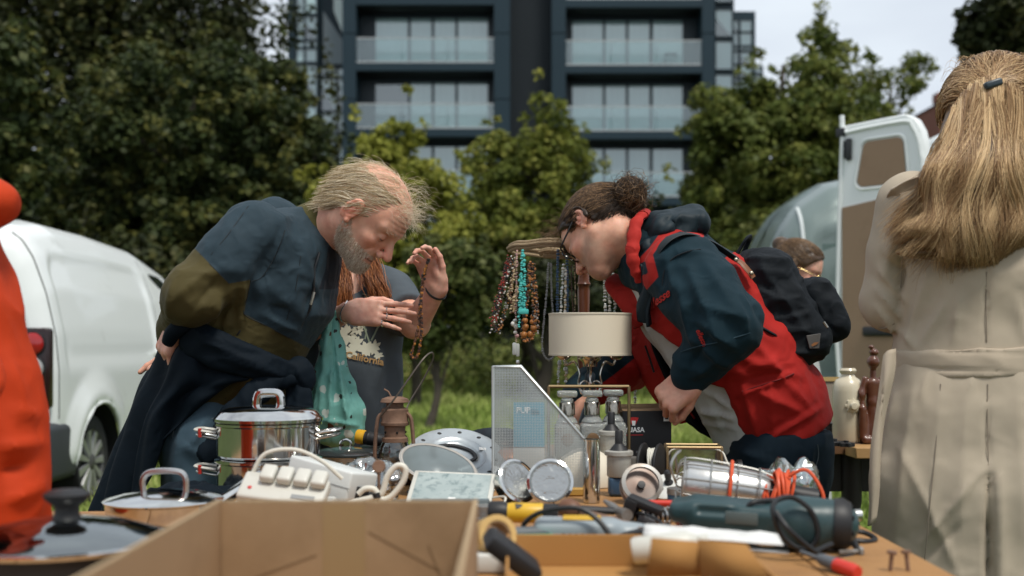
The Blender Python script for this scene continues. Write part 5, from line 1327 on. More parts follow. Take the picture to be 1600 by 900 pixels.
 cp = catmull([P(1004, 336, 2.93), P(994, 348, 2.90), (P(990, 375, 2.88)), P(988, 400, 2.87), P(994, 424, 2.87), P(1000, 440, 2.88)], 6)
 MB().tube([p_-offV for p_ in cp], lambda t: .010+.009*math.sin(math.pi*min(1, .15+.8*t))+.002*math.sin(t*40), 10, flat=.7).build('hood_edge', rl, root)
 cp = catmull([P(1004, 336, 2.93), P(1008, 332, 3.0), P(1006, 338, 3.1), P(996, 372, 3.14), P(990, 410, 3.13), P(985, 432, 3.12)], 6)
 MB().tube([p_-offV for p_ in cp], .016, 10, flat=.7).build('hood_edge', rl, root)
 tw = lambda u, v: .006*np.sin(u*7+v*4)
 sheet('collar', [[(1000, 412, 2.86), (1012, 420, 2.84), (1014, 430, 2.82)], [(1004, 445, 2.85), (1012, 452, 2.83), (1014, 458, 2.82)], [(996, 475, 2.86), (1008, 482, 2.84), (1012, 486, 2.83)], [(1000, 500, 2.87), (1012, 506, 2.85), (1016, 510, 2.84)]], hood, root, .008, ripple=tw)
 sheet('lapel', [[(996, 425, 2.99), (985, 432, 3.03), (962, 430, 3.08)], [(1000, 450, 2.97), (975, 452, 3.01), (948, 446, 3.06)], [(1002, 478, 2.96), (985, 485, 3.0), (966, 476, 3.04)], [(1006, 505, 2.97), (998, 512, 3.0), (986, 510, 3.04)]], rl, root, .006, ripple=tw)
 sheet('front_panel', [[(1008, 470, 3.10), (995, 475, 3.12), (975, 480, 3.14)], [(1020, 520, 3.06), (1005, 530, 3.10), (985, 530, 3.14)], [(1040, 575, 3.05), (1022, 585, 3.08), (1002, 585, 3.13)], [(1064, 625, 3.04), (1045, 635, 3.08), (1028, 632, 3.12)], [(1085, 655, 3.04), (1070, 660, 3.06), (1052, 655, 3.10)]], rl, root, .006, ripple=tw)
 blk = cloth('black_lining', (.004, .005, .007), (), .7, 800, .2, sheen=0)
 sheet('lining', [[(1035, 500, 3.10), (1020, 500, 3.08), (1006, 490, 3.07)], [(1062, 560, 3.08), (1040, 556, 3.06), (1018, 545, 3.05)], [(1090, 620, 3.07), (1068, 622, 3.05), (1045, 608, 3.04)], [(1122, 668, 3.07), (1095, 672, 3.05), (1066, 648, 3.03)], [(1140, 690, 3.08), (1120, 692, 3.06), (1085, 668, 3.04)]], blk, root, .005, ripple=tw)
 pts = [P(1008, 540, 3.02), P(1015, 560, 3.015), P(1022, 582, 3.01)]; MB().tube([p_-offV for p_ in pts], .003, 6).build('zip', mat('zip_dark'), root)
 # ---------- trousers
 def trs(p):
  d = chain(p, [(P(1205, 672, Yp), .17, .135), (P(1208, 720, Yp), .185, .14)], side); l = limb(p, [(hipN, .115), (P(1225, 900, 2.88), .088), (P(1240, 1090, 2.9), .075)]); l2 = limb(p, [(hipF, .112), (P(1182, 900, 3.12), .085), (P(1200, 1060, 3.15), .072)])
  d = smin(d, smin(l, l2, .02), .05); return smax(d, p[:, 2]-P(0, 668, Yp).z, .01)
 lo, hi = bounds([P(1205, 672, Yp), hipN, hipF, P(1240, 1090, 2.9), P(1200, 1060, 3.15)], .2)
 tm = cloth('dark_denim', (.008, .018, .028), (), .85, 1000, .4, big=(20, .3), var=.3, sheen=0)
 to = cloth_obj('trousers', trs, lo, hi, .009, tm, root, [(1270, 690, 1260, 760, 5, .006), (1240, 700, 1230, 780, 7, .006), (1140, 700, 1200, 720, 6, .006)], [dict(scale=12, amp=.005, seed=15)])
 ST = Surf(to); pts = ST.line(((1277, 695), (1278, 715), (1270, 740), (1262, 765), (1255, 790)), offV, .001)
 MB().tube(catmull(pts, 5), .0015, 4).build('trouser_seam', mat('denim_stitch2', (.06, .08, .09), .8), root)
 for (tx, Yl) in ((1240, 2.9), (1200, 3.15)):
  a = Vector((P(tx, 0, Yl).x+.03, Yl, .05)); b = a+Vector((-.21, 0, -.01))
  fn = lambda p: smax(smin(ecap(p, a, b, (.045, .045), (.05, .034), (0, 1, 0)), ball(p, a+Vector((-.02, 0, .05)), .05), .03), -(p[:, 2]-.002), .006)
  lo, hi = bounds([a, b], .12); V, Q = surf_nets(fn, lo, hi, .01); np_mesh('shoe', V-off, Q, mat('shoe_black', (.02, .02, .022), .6), root)
 # ---------- backpack
 bp = thing('backpack', root.location, 'black canvas backpack with brown leather loop on the young man\'s back', 'backpack')
 ax_ = np.array([.46, 0, -.888]); ax_ /= np.linalg.norm(ax_); pr = np.array([.888, 0, .46]); Bm = np.stack([ax_, np.array([0, 1, 0]), pr], 1)
 c = np.array(P(1212, 484, 3.0))
 def pk(p):
  d = rboxd(p, c, (.150, .150, .072), .055, Bm); d = smin(d, rboxd(p, c+ax_*.035-pr*.01, (.115, .155, .070), .05, Bm), .03)
  return smin(d, ell(p, c-ax_*.10+pr*.0, (.07, .14, .06), Bm), .04)
 def pk2(p): return rboxd(p, c+ax_*.052+pr*.098, (.085, .11, .042), .035, Bm)
 cv = cloth('black_canvas', (.0045, .0075, .011), (), .78, 700, .5, big=(24, .55), sheen=.0, spec=.25)
 lo, hi = bounds([c], .27)
 po = cloth_obj('main_bag', pk, lo, hi, .007, cv, bp, [(1160, 430, 1240, 560, 5, .006), (1190, 420, 1260, 520, 6, .008), (1180, 450, 1220, 470, 5, .006), (1200, 470, 1250, 465, 4, .006), (1205, 500, 1262, 490, 4, .006), (1210, 520, 1270, 515, 4, .005), (1150, 405, 1240, 405, 4, .006), (1240, 420, 1290, 500, 4, -.006), (1215, 545, 1270, 555, 5, .006)], [dict(scale=16, amp=.005, stretch=(1, .7, 1.6), seed=16)])
 cloth_obj('front_pocket', pk2, lo, hi, .007, cv, bp, [(1280, 480, 1300, 560, 4, .005), (1275, 500, 1310, 520, 4, -.004)], [dict(scale=18, amp=.005, seed=17)])
 SP = Surf(po)
 lth = mat('brown_leather', (.17, .062, .022), .5, bump=(60, .3, .002))
 q = MB(); q.tube([P(1149, 404, 2.84)-offV, P(1160, 412, 2.82)-offV, P(1172, 426, 2.815)-offV, P(1177, 434, 2.815)-offV], .012, 8, flat=.35); q.build('leather_loop', lth, bp)
 for (a, b) in ((1174, 427), (1150, 406)): MB().ball(P(a, b, 2.80)-offV, (.006, .004, .006), 10).build('rivet', mat('brass_rivet', (.45, .38, .28), .35, .9), bp)
 q = MB(); v = SP.line(((1259, 524), (1281, 521), (1279, 544), (1264, 545)), offV, .002); q.add([tuple(a) for a in v]+[tuple(a+Vector((0, -.004, 0))) for a in v], [(0, 1, 2, 3), (7, 6, 5, 4), (0, 4, 5, 1), (1, 5, 6, 2), (2, 6, 7, 3), (3, 7, 4, 0)], False); q.build('badge', mat('badge_grey', (.10, .095, .09), .5), bp, bevel=.001)
 v = SP.line(((1265, 538), (1270, 533), (1276, 535), (1279, 530), (1274, 539), (1268, 541)), offV, .0085); q = MB(); q.add([tuple(a) for a in v], [tuple(range(6))], False); q.build('badge_mark', mat('badge_mark', (.30, .13, .05), .5), bp)
 MB().tube(catmull([P(1150, 400, 2.95)-offV, P(1158, 386, 2.95)-offV, P(1168, 371, 2.95)-offV, P(1171, 374, 3.05)-offV, P(1160, 398, 3.07)-offV], 5), .009, 8, flat=.5).build('grab_handle', cv, bp)
 for Yq in (2.82, 3.17):
  MB().tube(catmull([P(1150, 405, Yq)-offV, P(1112, 380, Yq-.02 if Yq < 3 else Yq)-offV, P(1072, 366, Yq-.06 if Yq < 3 else Yq)-offV, P(1042, 376, Yq-.08 if Yq < 3 else Yq)-offV, P(1026, 402, Yq-.06 if Yq < 3 else Yq)-offV, P(1028, 440, Yq-.05 if Yq < 3 else Yq)-offV], 6), .017, 8, flat=.3).build('shoulder_strap', mat('strap_grey', (.012, .018, .022), .7), bp)
 MB().tube(catmull([P(1190, 512, 2.80)-offV, P(1206, 521, 2.80)-offV, P(1218, 528, 2.82)-offV], 4), .008, 6, flat=.5).build('strap_end', cv, bp)
 for (a, b) in (((1287, 503), (1293, 512)), ((1280, 530), (1296, 540))):
  MB().tube([P(*a, 2.86)-offV, P(*b, 2.86)-offV], .0035, 6).build('zip_pull', mat('zip_metal'), bp)
young_man()
# ================================================================ the other people
def simple_head(HO, B, neck0, base, red, h=.0035, opts=None, nr=(.052, .05)):
 hf0 = head_fn(opts or {}); neck1 = HO+B @ np.array([-.03, 0, -.055])
 def hf(p): return smin(hf0((p-A(HO)) @ A(B)), cap(p, neck0, neck1, nr[0], nr[1]), .03)
 lo, hi = bounds([HO, neck0], .14); V, Q = surf_nets(hf, lo, hi, h); lc = (V-A(HO)) @ A(B)
 return hf, V, Q, lc, skin_cols(lc, base, red, (.45, .17, .15))
def tee_woman():
 Yp = 3.3
 root = thing('person', (P(535, 0, Yp).x, Yp, 0), 'woman in grey printed T-shirt with auburn hair holding up a bead necklace', 'person', 'shoppers around the stall')
 off = A(root.location); offV = Vector(root.location); side = (1, 0, 0)
 base = (.68, .42, .31); red = (.64, .27, .2)
 B = basis((.25, -.85, -.45), (.96, .28, 0)); HO = np.array(P(563, 350, 3.36)); neck0 = np.array(P(548, 440, 3.31))
 hf, V, Q, lc, C = simple_head(HO, B, neck0, base, red); parts = [(V, Q, {'col': C})]
 hV, hlc = V, lc
 st = [(P(530, 740, Yp), .165, .12), (P(532, 650, Yp), .15, .115), (P(535, 590, Yp), .15, .12), (P(541, 500, Yp), .15, .115), (P(550, 452, Yp), .135, .07), (P(550, 432, Yp), .06, .05)]
 hipL, hipR = P(495, 760, Yp), P(572, 760, Yp)
 legs = [[(hipL, .10), (P(495, 960, Yp), .065), (P(497, 1105, Yp), .04), (P(493, 1120, Yp-.1), .035)], [(hipR, .10), (P(572, 960, Yp), .065), (P(570, 1105, Yp), .04), (P(576, 1120, Yp-.1), .035)]]
 sh1, el1, wr1 = P(610, 462, 3.29), P(648, 505, 3.13), P(684, 450, 3.04)
 sh2, el2, wr2 = P(486, 462, 3.31), P(470, 520, 3.17), P(546, 487, 3.04)
 def core(p):
  d = chain(p, st, side, .04); d = smin(d, smin(limb(p, legs[0]), limb(p, legs[1]), .01), .04)
  return smin(d, smin(limb(p, [(sh1, .055), (el1, .045)]), limb(p, [(sh2, .055), (el2, .042)]), .02), .03)
 lo, hi = bounds([s_[0] for s_ in st]+[l[0] for l in legs[0]+legs[1]]+[sh1, el1, sh2, el2], .15); V, Q = surf_nets(core, lo, hi, .012); parts.append((V, Q, {'col': np.tile(base, (len(V), 1))}))
 fn, lo, hi, T1, *_ = hand_fn(wr1, (-.36, -.10, .90), (.38, .88, .20), [[34, 36, 18], [42, 40, 20], [50, 44, 22], [40, 40, 22]], thumb=(.85, .45, -.1), s=.86, flip=1, forearm=el1, fr=(.026, .040), spread=.16)
 V, Q = surf_nets(fn, lo, hi, .0028); parts.append((V, Q, {'col': hand_cols(V, fn, (.66, .40, .31), red)}))
 fn2, lo, hi, T2, *_ = hand_fn(wr2, (.97, -.1, -.06), (.05, -.92, .40), [[6, 10, 6], [4, 8, 6], [6, 10, 6], [10, 12, 8]], thumb=(.86, .45, -.2), s=.93, flip=1, forearm=el2, fr=(.026, .040), spread=.10)
 V, Q = surf_nets(fn2, lo, hi, .0028); parts.append((V, Q, {'col': hand_cols(V, fn2, (.66, .40, .31), red)}))
 V, Q, at = join(parts); np_mesh('body', V-off, Q, SKIN, root, attrs=at)
 ts = [(P(530, 735, Yp), .185, .145), (P(532, 650, Yp), .168, .138), (P(535, 590, Yp), .162, .145), (P(541, 500, Yp), .160, .138), (P(550, 455, Yp), .150, .085), (P(550, 437, Yp), .085, .06)]
 sc_ = np.array(P(549, 432, 3.21))
 def tee(p):
  d = chain(p, ts, side, .04); a = limb(p, [(sh1, .072), (sh1.lerp(el1, .75), .064)]); b = limb(p, [(sh2, .072), (sh2.lerp(el2, .75), .064)])
  a = smax(a, (p-A(sh1.lerp(el1, .72))) @ A((el1-sh1).normalized()), .006); b = smax(b, (p-A(sh2.lerp(el2, .72))) @ A((el2-sh2).normalized()), .006)
  d = smin(smin(d, a, .03), b, .03); d = smax(d, -ell(p, sc_, (.048, .12, .055)), .006); return smax(d, -(p[:, 2]-P(0, 742, Yp).z), .006)
 lo, hi = bounds([s_[0] for s_ in ts]+[sh1, el1, sh2, el2], .2)
 tm = cloth('charcoal_jersey', (.072, .088, .102), (), .9, 900, .3, big=(14, .2), sheen=.02)
 tso = cloth_obj('t_shirt', tee, lo, hi, .0075, tm, root, [(600, 600, 585, 680, 6, .007), (560, 620, 575, 690, 8, .008), (520, 600, 540, 680, 8, .008), (610, 460, 595, 520, 6, .008), (585, 470, 560, 500, 7, .006), (600, 540, 590, 600, 6, .006)], [dict(scale=9, amp=.005, seed=21)])
 def trs(p): return smax(smin(chain(p, [(P(530, 735, Yp), .17, .13), (P(530, 775, Yp), .175, .13)], side), smin(limb(p, [(hipL, .112), (P(495, 960, Yp), .08), (P(497, 1100, Yp), .06)]), limb(p, [(hipR, .112), (P(572, 960, Yp), .08), (P(570, 1100, Yp), .06)]), .01), .04), p[:, 2]-P(0, 738, Yp).z, .01)
 lo, hi = bounds([P(530, 735, Yp), hipL, hipR, P(497, 1100, Yp), P(570, 1100, Yp)], .2)
 cloth_obj('trousers', trs, lo, hi, .012, cloth('black_trousers', (.012, .013, .016), (), .85), root)
 hm = hair_mat('auburn_hair', (.11, .035, .012), (.26, .085, .026), (.42, .17, .06))
 def hc(p):
  l = (p-A(HO)) @ A(B); d = head_fn({})(l)-.014; return smax(d, np.where(l[:, 0] > .02, .035-l[:, 2], -.09-l[:, 2]), .02)
 lo, hi = bounds([HO], .15); V, Q = surf_nets(hc, lo, hi, .006); hp = [(V, Q, {'tint': .3+.2*vnoise(V*80)})]
 for (pp, w, n) in (([P(525, 400, 3.25), P(535, 432, 3.18), P(538, 462, 3.15), P(536, 495, 3.15)], .018, 260), ([P(575, 400, 3.25), P(583, 432, 3.17), P(592, 458, 3.15), P(602, 486, 3.15)], .026, 420), ([P(520, 350, 3.36), P(512, 420, 3.38), P(520, 470, 3.40)], .03, 200)):
  c = np.array([p_[:] for p_ in catmull(pp, 5)]); S = len(c); o_ = rng.normal(size=(n, 3))*w*np.array([.55, .3, .3]); wv = .006*np.sin(np.linspace(0, 7, S)[None, :]+rng.random(n)[:, None]*6)
  pa = c[None]+o_[:, None, :]*np.linspace(.8, 1.0, S)[None, :, None]; pa[:, :, 0] += wv; a, b, t = strands(pa, .0011, .5); hp.append((a, b, {'tint': t}))
 V, Q, at = join(hp); np_mesh('hair', V-off, Q, hm, root, attrs=at)
 pm = mat('print_cream', (.62, .62, .50), .9); gm = mat('print_gold', (.42, .26, .11), .9); gr = mat('print_green', (.33, .40, .30), .9)
 STS = Surf(tso)
 def flat_on(px, py, out=.0014):
  h = STS.hit(px, py, out); return (h if h is not None else P(px, py, 3.2))-offV
 def leafp(mb, cx, cy, ang, ln, wd):
  ca, sa = math.cos(ang), math.sin(ang); v = []
  for (a, b) in ((0, 0), (.35, .5), (.7, .38), (1, 0), (.7, -.38), (.35, -.5)): v.append(tuple(flat_on(cx+ca*a*ln-sa*b*wd, cy+sa*a*ln+ca*b*wd)))
  mb.add(v, [(0, 1, 2, 3), (0, 3, 4, 5)], False)
 q = MB(); random.seed(5)
 for (cx, cy, r, n) in ((542, 522, 17, 10), (555, 538, 14, 9), (572, 545, 15, 9), (585, 543, 12, 8), (548, 550, 12, 8), (590, 555, 9, 7), (560, 515, 10, 7)):
  for k in range(n): leafp(q, cx, cy, 6.28*k/n+random.random()*.5, r*(.75+.4*random.random()), r*.5)
 tag(q.build('plant_print', pm, root), kind='stuff')
 q = MB()
 for (x0, y0, x1, y1, w) in ((577, 535, 566, 503, 2.6), (580, 532, 594, 505, 2.6), (570, 530, 575, 500, 1.6)):
  d = Vector((y1-y0, -(x1-x0), 0)).normalized()*w/2
  q.add([tuple(flat_on(x0-d.x, y0-d.y)), tuple(flat_on(x0+d.x, y0+d.y)), tuple(flat_on(x1+d.x, y1+d.y)), tuple(flat_on(x1-d.x, y1-d.y))], [(0, 1, 2, 3)], False)
 for (cx, cy) in ((594, 503), (566, 503)):
  for k in range(7): leafp(q, cx, cy, 6.28*k/7, 9, 3.5)
 tag(q.build('palm_print', gr, root), kind='stuff')
 q = MB()
 for a in (0, 3.14): leafp(q, 573, 461, a+.2, 8, 2.2); leafp(q, 574, 463, a-.25, 6, 2)
 leafp(q, 574, 458, 1.6, 13, 1.6); tag(q.build('dragonfly_print', gr, root), kind='stuff')
 drape_text('California', 15.5, STS, root, gm, (539, 559), (.98, .20), (.15, -1.0), thick=.0016)
 sil = mat('silver', (.75, .74, .72), .2, 1)
 def ring_on(T, x, y, s, r=.0098, z=0):
  return [T(x, y+r*math.cos(a), z+r*math.sin(a))-offV for a in np.linspace(0, 6.283, 14, endpoint=False)]
 rg = []
 for (x, y) in ((.108, .0125), (.112, -.0085), (.100, -.029)):
  o = MB(); o.tube([p_ for p_ in ring_on(T2, x, y, 1, .0092, -.002)], .0018, 6, closed=True); o.build('finger_ring', sil, root)
 c = [wr2+Vector((.0, 0, 0))]
 X2 = Vector((.97, -.1, -.06)).normalized(); Z2 = Vector((.05, -.92, .40)); Z2 = (Z2-X2*Z2.dot(X2)).normalized(); Y2 = Z2.cross(X2)
 MB().tube([wr2-X2*.012+Y2*.031*math.cos(a)+Z2*.024*math.sin(a)+X2*.006*math.sin(2*a)-offV for a in np.linspace(0, 6.283, 24, endpoint=False)], .0024, 6, closed=True).build('bangle', sil, root)
 X1 = (wr1-el1).normalized(); Z1 = Vector((.42, .85, .25)); Z1 = (Z1-X1*Z1.dot(X1)).normalized(); Y1 = Z1.cross(X1)
 MB().tube([wr1-X1*.014+Y1*.029*math.cos(a)+Z1*.027*math.sin(a)-offV for a in np.linspace(0, 6.283, 24, endpoint=False)], .0045, 8, closed=True, flat=.6).build('watch_strap', BLKP, root)
 nk = thing('bead_necklace', P(655, 560, 2.98), 'brown and amber bead necklace dangling from the raised hand', 'necklace'); nO = Vector(nk.location)
 c1 = catmull([P(670, 405, 2.96), P(661, 430, 2.97), P(657, 470, 2.98), P(654, 510, 2.98), P(645, 545, 2.98), P(643, 556, 2.98), P(650, 559, 2.98), P(656, 540, 2.975), P(659, 510, 2.975), P(658, 470, 2.975), P(663, 430, 2.98), P(670, 405, 2.98)], 14)
 bmats = [mat('bead_brown', (.10, .04, .02), .3), mat('bead_amber', (.38, .15, .03), .25), mat('bead_dark', (.02, .014, .012), .3)]
 b = MB()
 for i, p_ in enumerate(c1):
  b.mi_(random.choice((0, 0, 1, 2))); j = Vector([random.uniform(-.0015, .0015) for _ in range(3)]); b.ball(p_+j-nO, random.uniform(.0028, .0046), 6)
 b.build('bead_strand', bmats, nk)
 bag = thing('shopping_bag', P(522, 690, 3.02), 'mint green printed shopping bag hanging from the woman\'s forearm', 'bag'); bO = Vector(bag.location)
 m = bpy.data.materials.new('mint_print'); m.use_nodes = True; t = m.node_tree; pb = t.nodes['Principled BSDF']; tc = t.nodes.new('ShaderNodeTexCoord')
 def marks(scale, thr, colr, prev, seed):
  mp = t.nodes.new('ShaderNodeMapping'); mp.inputs['Location'].default_value = (seed, seed*.7, seed*.3); mp.inputs['Scale'].default_value = (1, .3, .8); t.links.new(tc.outputs['Object'], mp.inputs[0])
  v = t.nodes.new('ShaderNodeTexVoronoi'); v.inputs['Scale'].default_value = scale; t.links.new(mp.outputs[0], v.inputs['Vector'])
  n = t.nodes.new('ShaderNodeTexNoise'); n.inputs['Scale'].default_value = scale*3; t.links.new(mp.outputs[0], n.inputs['Vector'])
  ad = t.nodes.new('ShaderNodeMath'); ad.operation = 'MULTIPLY_ADD'; ad.inputs[1].default_value = .45; t.links.new(n.outputs['Fac'], ad.inputs[0]); t.links.new(v.outputs['Distance'], ad.inputs[2])
  lt = t.nodes.new('ShaderNodeMath'); lt.operation = 'LESS_THAN'; lt.inputs[1].default_value = thr; t.links.new(ad.outputs[0], lt.inputs[0])
  mx = t.nodes.new('ShaderNodeMix'); mx.data_type = 'RGBA'; t.links.new(lt.outputs[0], mx.inputs[0])
  if prev is None: mx.inputs[6].default_value = (.17, .42, .36, 1)
  else: t.links.new(prev, mx.inputs[6])
  mx.inputs[7].default_value = (*colr, 1); return mx.outputs[2]
 c = marks(24, .47, (.55, .62, .55), None, 0); c = marks(17, .41, (.09, .035, .02), c, 3.1); c = marks(38, .40, (.03, .035, .03), c, 7.7)
 t.links.new(c, pb.inputs['Base Color']); pb.inputs['Roughness'].default_value = .55; pb.inputs['Specular IOR Level'].default_value = .3
 add_bump(m, 30, .5, .004)
 def bg(p):
  d = chain(p, [(P(517, 560, 3.02), .030, .016), (P(516, 600, 3.02), .056, .030), (P(522, 645, 3.02), .076, .045), (P(528, 672, 3.02), .070, .045)], (1, 0, 0), .03)
  l1 = limb(p, [(P(513, 492, 2.985), .012), (P(509, 540, 3.0), .016), (P(508, 590, 3.01), .02)]); l2 = limb(p, [(P(517, 490, 3.04), .012), (P(526, 540, 3.03), .016), (P(532, 590, 3.02), .02)])
  d = smin(d, smin(l1, l2, .006), .02); d = smin(d, ell(p, P(515, 488, 3.01), (.014, .035, .008)), .01)
  return smin(d, ell(p, P(490, 610, 3.03), (.022, .02, .03)), .02)
 lo, hi = bounds([P(513, 480, 3.0), P(528, 680, 3.02)], .11)
 cloth_obj('bag_cloth', bg, lo, hi, .0052, m, bag, [(512, 500, 500, 640, 3, .007), (520, 520, 540, 650, 3, .008), (518, 560, 515, 670, 3, .008), (528, 560, 558, 640, 3, -.005), (500, 590, 490, 650, 3, .006), (500, 655, 560, 665, 4, .006), (530, 600, 545, 670, 3, .006)], [dict(scale=26, amp=.005, stretch=(1.4, 1, .5), seed=23)])
tee_woman()
def coat_woman():
 Yp = 2.5
 root = thing('person', (P(1545, 0, Yp).x, Yp, 0), 'woman seen from behind in beige trench coat with long dark blond hair', 'person', 'shoppers around the stall')
 off = A(root.location); offV = Vector(root.location); side = (1, 0, 0); base = (.60, .37, .27)
 B = basis((.15, .96, -.20), (-.99, .15, 0)); HO = np.array(P(1551, 185, 2.53)); neck0 = np.array(P(1545, 275, 2.52))
 hf, V, Q, lc, C = simple_head(HO, B, neck0, base, (.6, .25, .2), .006); parts = [(V, Q, {'col': C})]
 sh, el, wr = P(1425, 322, 2.50), P(1392, 470, 2.54), P(1450, 520, 2.80); sh2, el2, wr2 = P(1668, 322, 2.50), P(1705, 470, 2.52), P(1690, 620, 2.48)
 st = [(P(1545, 760, Yp), .17, .12), (P(1545, 560, Yp), .14, .10), (P(1545, 420, Yp), .15, .11), (P(1545, 320, Yp), .15, .07), (P(1545, 280, Yp), .05, .05)]
 lg = [[(P(1500, 760, Yp), .09), (P(1500, 1000, Yp), .055), (P(1500, 1250, Yp), .04), (P(1500, 1275, Yp+.1), .035)], [(P(1590, 760, Yp), .09), (P(1590, 1000, Yp), .055), (P(1590, 1250, Yp), .04), (P(1590, 1275, Yp+.1), .035)]]
 def core(p):
  d = smin(chain(p, st, side, .04), smin(limb(p, lg[0]), limb(p, lg[1]), .01), .03); return smin(d, smin(limb(p, [(sh, .05), (el, .038), (wr, .026)]), limb(p, [(sh2, .05), (el2, .038), (wr2, .026)]), .01), .02)
 lo, hi = bounds([s_[0] for s_ in st]+[l[0] for l in lg[0]+lg[1]]+[wr, wr2, el2], .14); V, Q = surf_nets(core, lo, hi, .018); parts.append((V, Q, {'col': np.tile(base, (len(V), 1))}))
 for (w, d_, f_, fl) in ((wr, (.4, .7, -.2), el, 1), (wr2, (-.05, .1, -1), el2, -1)):
  fn, lo, hi, *_ = hand_fn(w, d_, (-.8*fl, -.3, .2), [[30, 40, 25]]*4, flip=fl); V, Q = surf_nets(fn, lo, hi, .005); parts.append((V, Q, {'col': hand_cols(V, fn, base, base)}))
 V, Q, at = join(parts); np_mesh('body', V-off, Q, SKIN, root, attrs=at)
 cs = [(P(1548, 1080, Yp), .275, .21), (P(1546, 760, Yp), .245, .175), (P(1545, 640, Yp), .222, .155), (P(1545, 562, Yp), .192, .130), (P(1545, 430, Yp), .195, .138), (P(1545, 335, Yp), .185, .10), (P(1545, 292, Yp), .09, .07)]
 def arm(p): return limb(p, [(sh, .074), (sh.lerp(el, .5)+Vector((-.004, 0, 0)), .066), (el, .062), (wr, .05)], .02)
 def coat(p):
  d = chain(p, cs, side, .05); d = smin(d, arm(p), .022); d = smin(d, limb(p, [(sh2, .074), (el2, .062), (wr2, .055)], .02), .022)
  return smax(d, -(p[:, 2]-P(0, 1075, Yp).z), .006)
 lo, hi = bounds([s_[0] for s_ in cs]+[sh, el, wr, sh2, el2, wr2], .24); hi[0] = min(hi[0], P(1760, 0, Yp).x)
 cm = cloth('beige_gabardine', (.42, .355, .27), (), .85, 1100, .25, big=(12, .18), sheen=.02, var=.08)
 fl = [(1541, 380, 1541, 535, 2.2, -.004), (1543, 600, 1543, 742, 2.2, -.004), (1546, 745, 1546, 1000, 4, -.022), (1560, 745, 1566, 1000, 10, .008),
          (1400, 330, 1385, 430, 8, .008), (1375, 420, 1415, 470, 6, .010), (1370, 450, 1410, 500, 6, .010), (1380, 400, 1412, 430, 5, -.008), (1412, 380, 1404, 480, 4, -.014), (1370, 480, 1400, 515, 5, .008), (1385, 505, 1410, 520, 4, .008),
          (1430, 600, 1400, 860, 16, .008), (1470, 600, 1455, 800, 14, .004), (1510, 610, 1500, 860, 18, .005), (1410, 700, 1500, 900, 9, .006), (1440, 850, 1530, 740, 6, .006), (1440, 880, 1500, 820, 6, -.005), (1590, 600, 1600, 860, 16, .006), (1480, 470, 1440, 540, 8, .007), (1500, 450, 1490, 535, 8, .006), (1450, 430, 1420, 530, 8, .008), (1590, 470, 1600, 535, 8, .007), (1400, 620, 1375, 760, 8, .010), (1415, 520, 1430, 545, 5, .006), (1450, 588, 1440, 625, 5, .004), (1520, 588, 1516, 615, 5, .003)]
 co = cloth_obj('trench_coat', coat, lo, hi, .0075, cm, root, fl, [dict(scale=6, amp=.004, stretch=(1, 1, .5), seed=31), dict(scale=22, amp=.0009, seed=32)])
 SC = Surf(co); cs_ = mat('coat_seam', (.24, .20, .155), .85)
 for ln in ([(1541, 425), (1541, 470), (1542, 535)], [(1543, 600), (1543, 650), (1544, 742)], [(1440, 300), (1425, 350), (1412, 400), (1408, 450)], [(1470, 600), (1462, 700), (1452, 800), (1444, 890)], [(1398, 505), (1385, 512), (1374, 512)]):
  pts = SC.line(ln, offV, .0011)
  if len(pts) > 1: MB().tube(catmull(pts, 5), .0012, 4).build('seam', cs_, root)
 def bl(p):
  z0 = P(0, 563, Yp).z; q = p.copy(); d = ecap(p, P(1545, 575, Yp), P(1545, 551, Yp), (.214, .156), (.212, .154), side); return smax(d, np.abs(p[:, 2]-z0-.08*(p[:, 0]-P(1545, 0, Yp).x)*.5)-.030, .004)
 lo, hi = bounds([P(1545, 563, Yp)], .24)
 bm_ = cloth('beige_belt', (.42, .35, .265), (), .85, 1100, .25, sheen=.02)
 cloth_obj('belt', bl, lo, hi, .0055, bm_, root, [(1400, 545, 1600, 552, 2.5, -.003), (1400, 575, 1600, 582, 2.5, -.003)], [dict(scale=14, amp=.002, seed=33)])
 sheet('belt_end', [[(1398, 545, 2.40), (1390, 547, 2.39), (1381, 556, 2.39)], [(1393, 590, 2.39), (1383, 600, 2.37), (1372, 612, 2.38)], [(1383, 660, 2.39), (1374, 670, 2.37), (1366, 680, 2.38)], [(1372, 740, 2.39), (1366, 745, 2.37), (1360, 750, 2.38)], [(1366, 815, 2.38), (1361, 820, 2.37), (1355, 822, 2.38)]], bm_, root, .006, ripple=lambda u, v: .004*np.sin(v*9+u*3))
 sheet('epaulette', [[(1392, 296, 2.44), (1386, 305, 2.46), (1383, 318, 2.50)], [(1420, 280, 2.41), (1416, 290, 2.42), (1412, 300, 2.43)], [(1455, 268, 2.42), (1452, 280, 2.42), (1450, 290, 2.42)]], bm_, root, .006)
 hm = hair_mat('dark_blond_hair', (.03, .016, .008), (.30, .17, .075), (.74, .53, .29), .38)
 bx = P(1548, 300, 2.40)
 def vol(p):
  d = ell(p, HO+np.array([0, .0, .020]), (.106, .120, .116)); d = smin(d, chain(p, [(P(1550, 180, 2.47), .10, .075), (P(1535, 280, 2.40), .135, .055), (P(1520, 360, 2.375), .155, .035), (P(1510, 395, 2.37), .15, .022)], side, .04), .04); return d
 lo, hi = bounds([HO, P(1510, 410, 2.4)], .24); V, Q = surf_nets(vol, lo, hi, .008); N = grad(vol, V)
 hp = [(V-N*.004, Q, {'tint': np.clip(.22+.12*vnoise(V*60), 0, 1)})]
 n = 6800; S = 17
 u = rng.random(n); u0 = (u-.5)*2           # place across the head: -1 left .. 1 right
 clip = P(1548, 136, 2.395)
 lock = np.floor(u*46)/46; lr = np.random.default_rng(12).random((60, 4)); li = np.floor(u*46).astype(int)
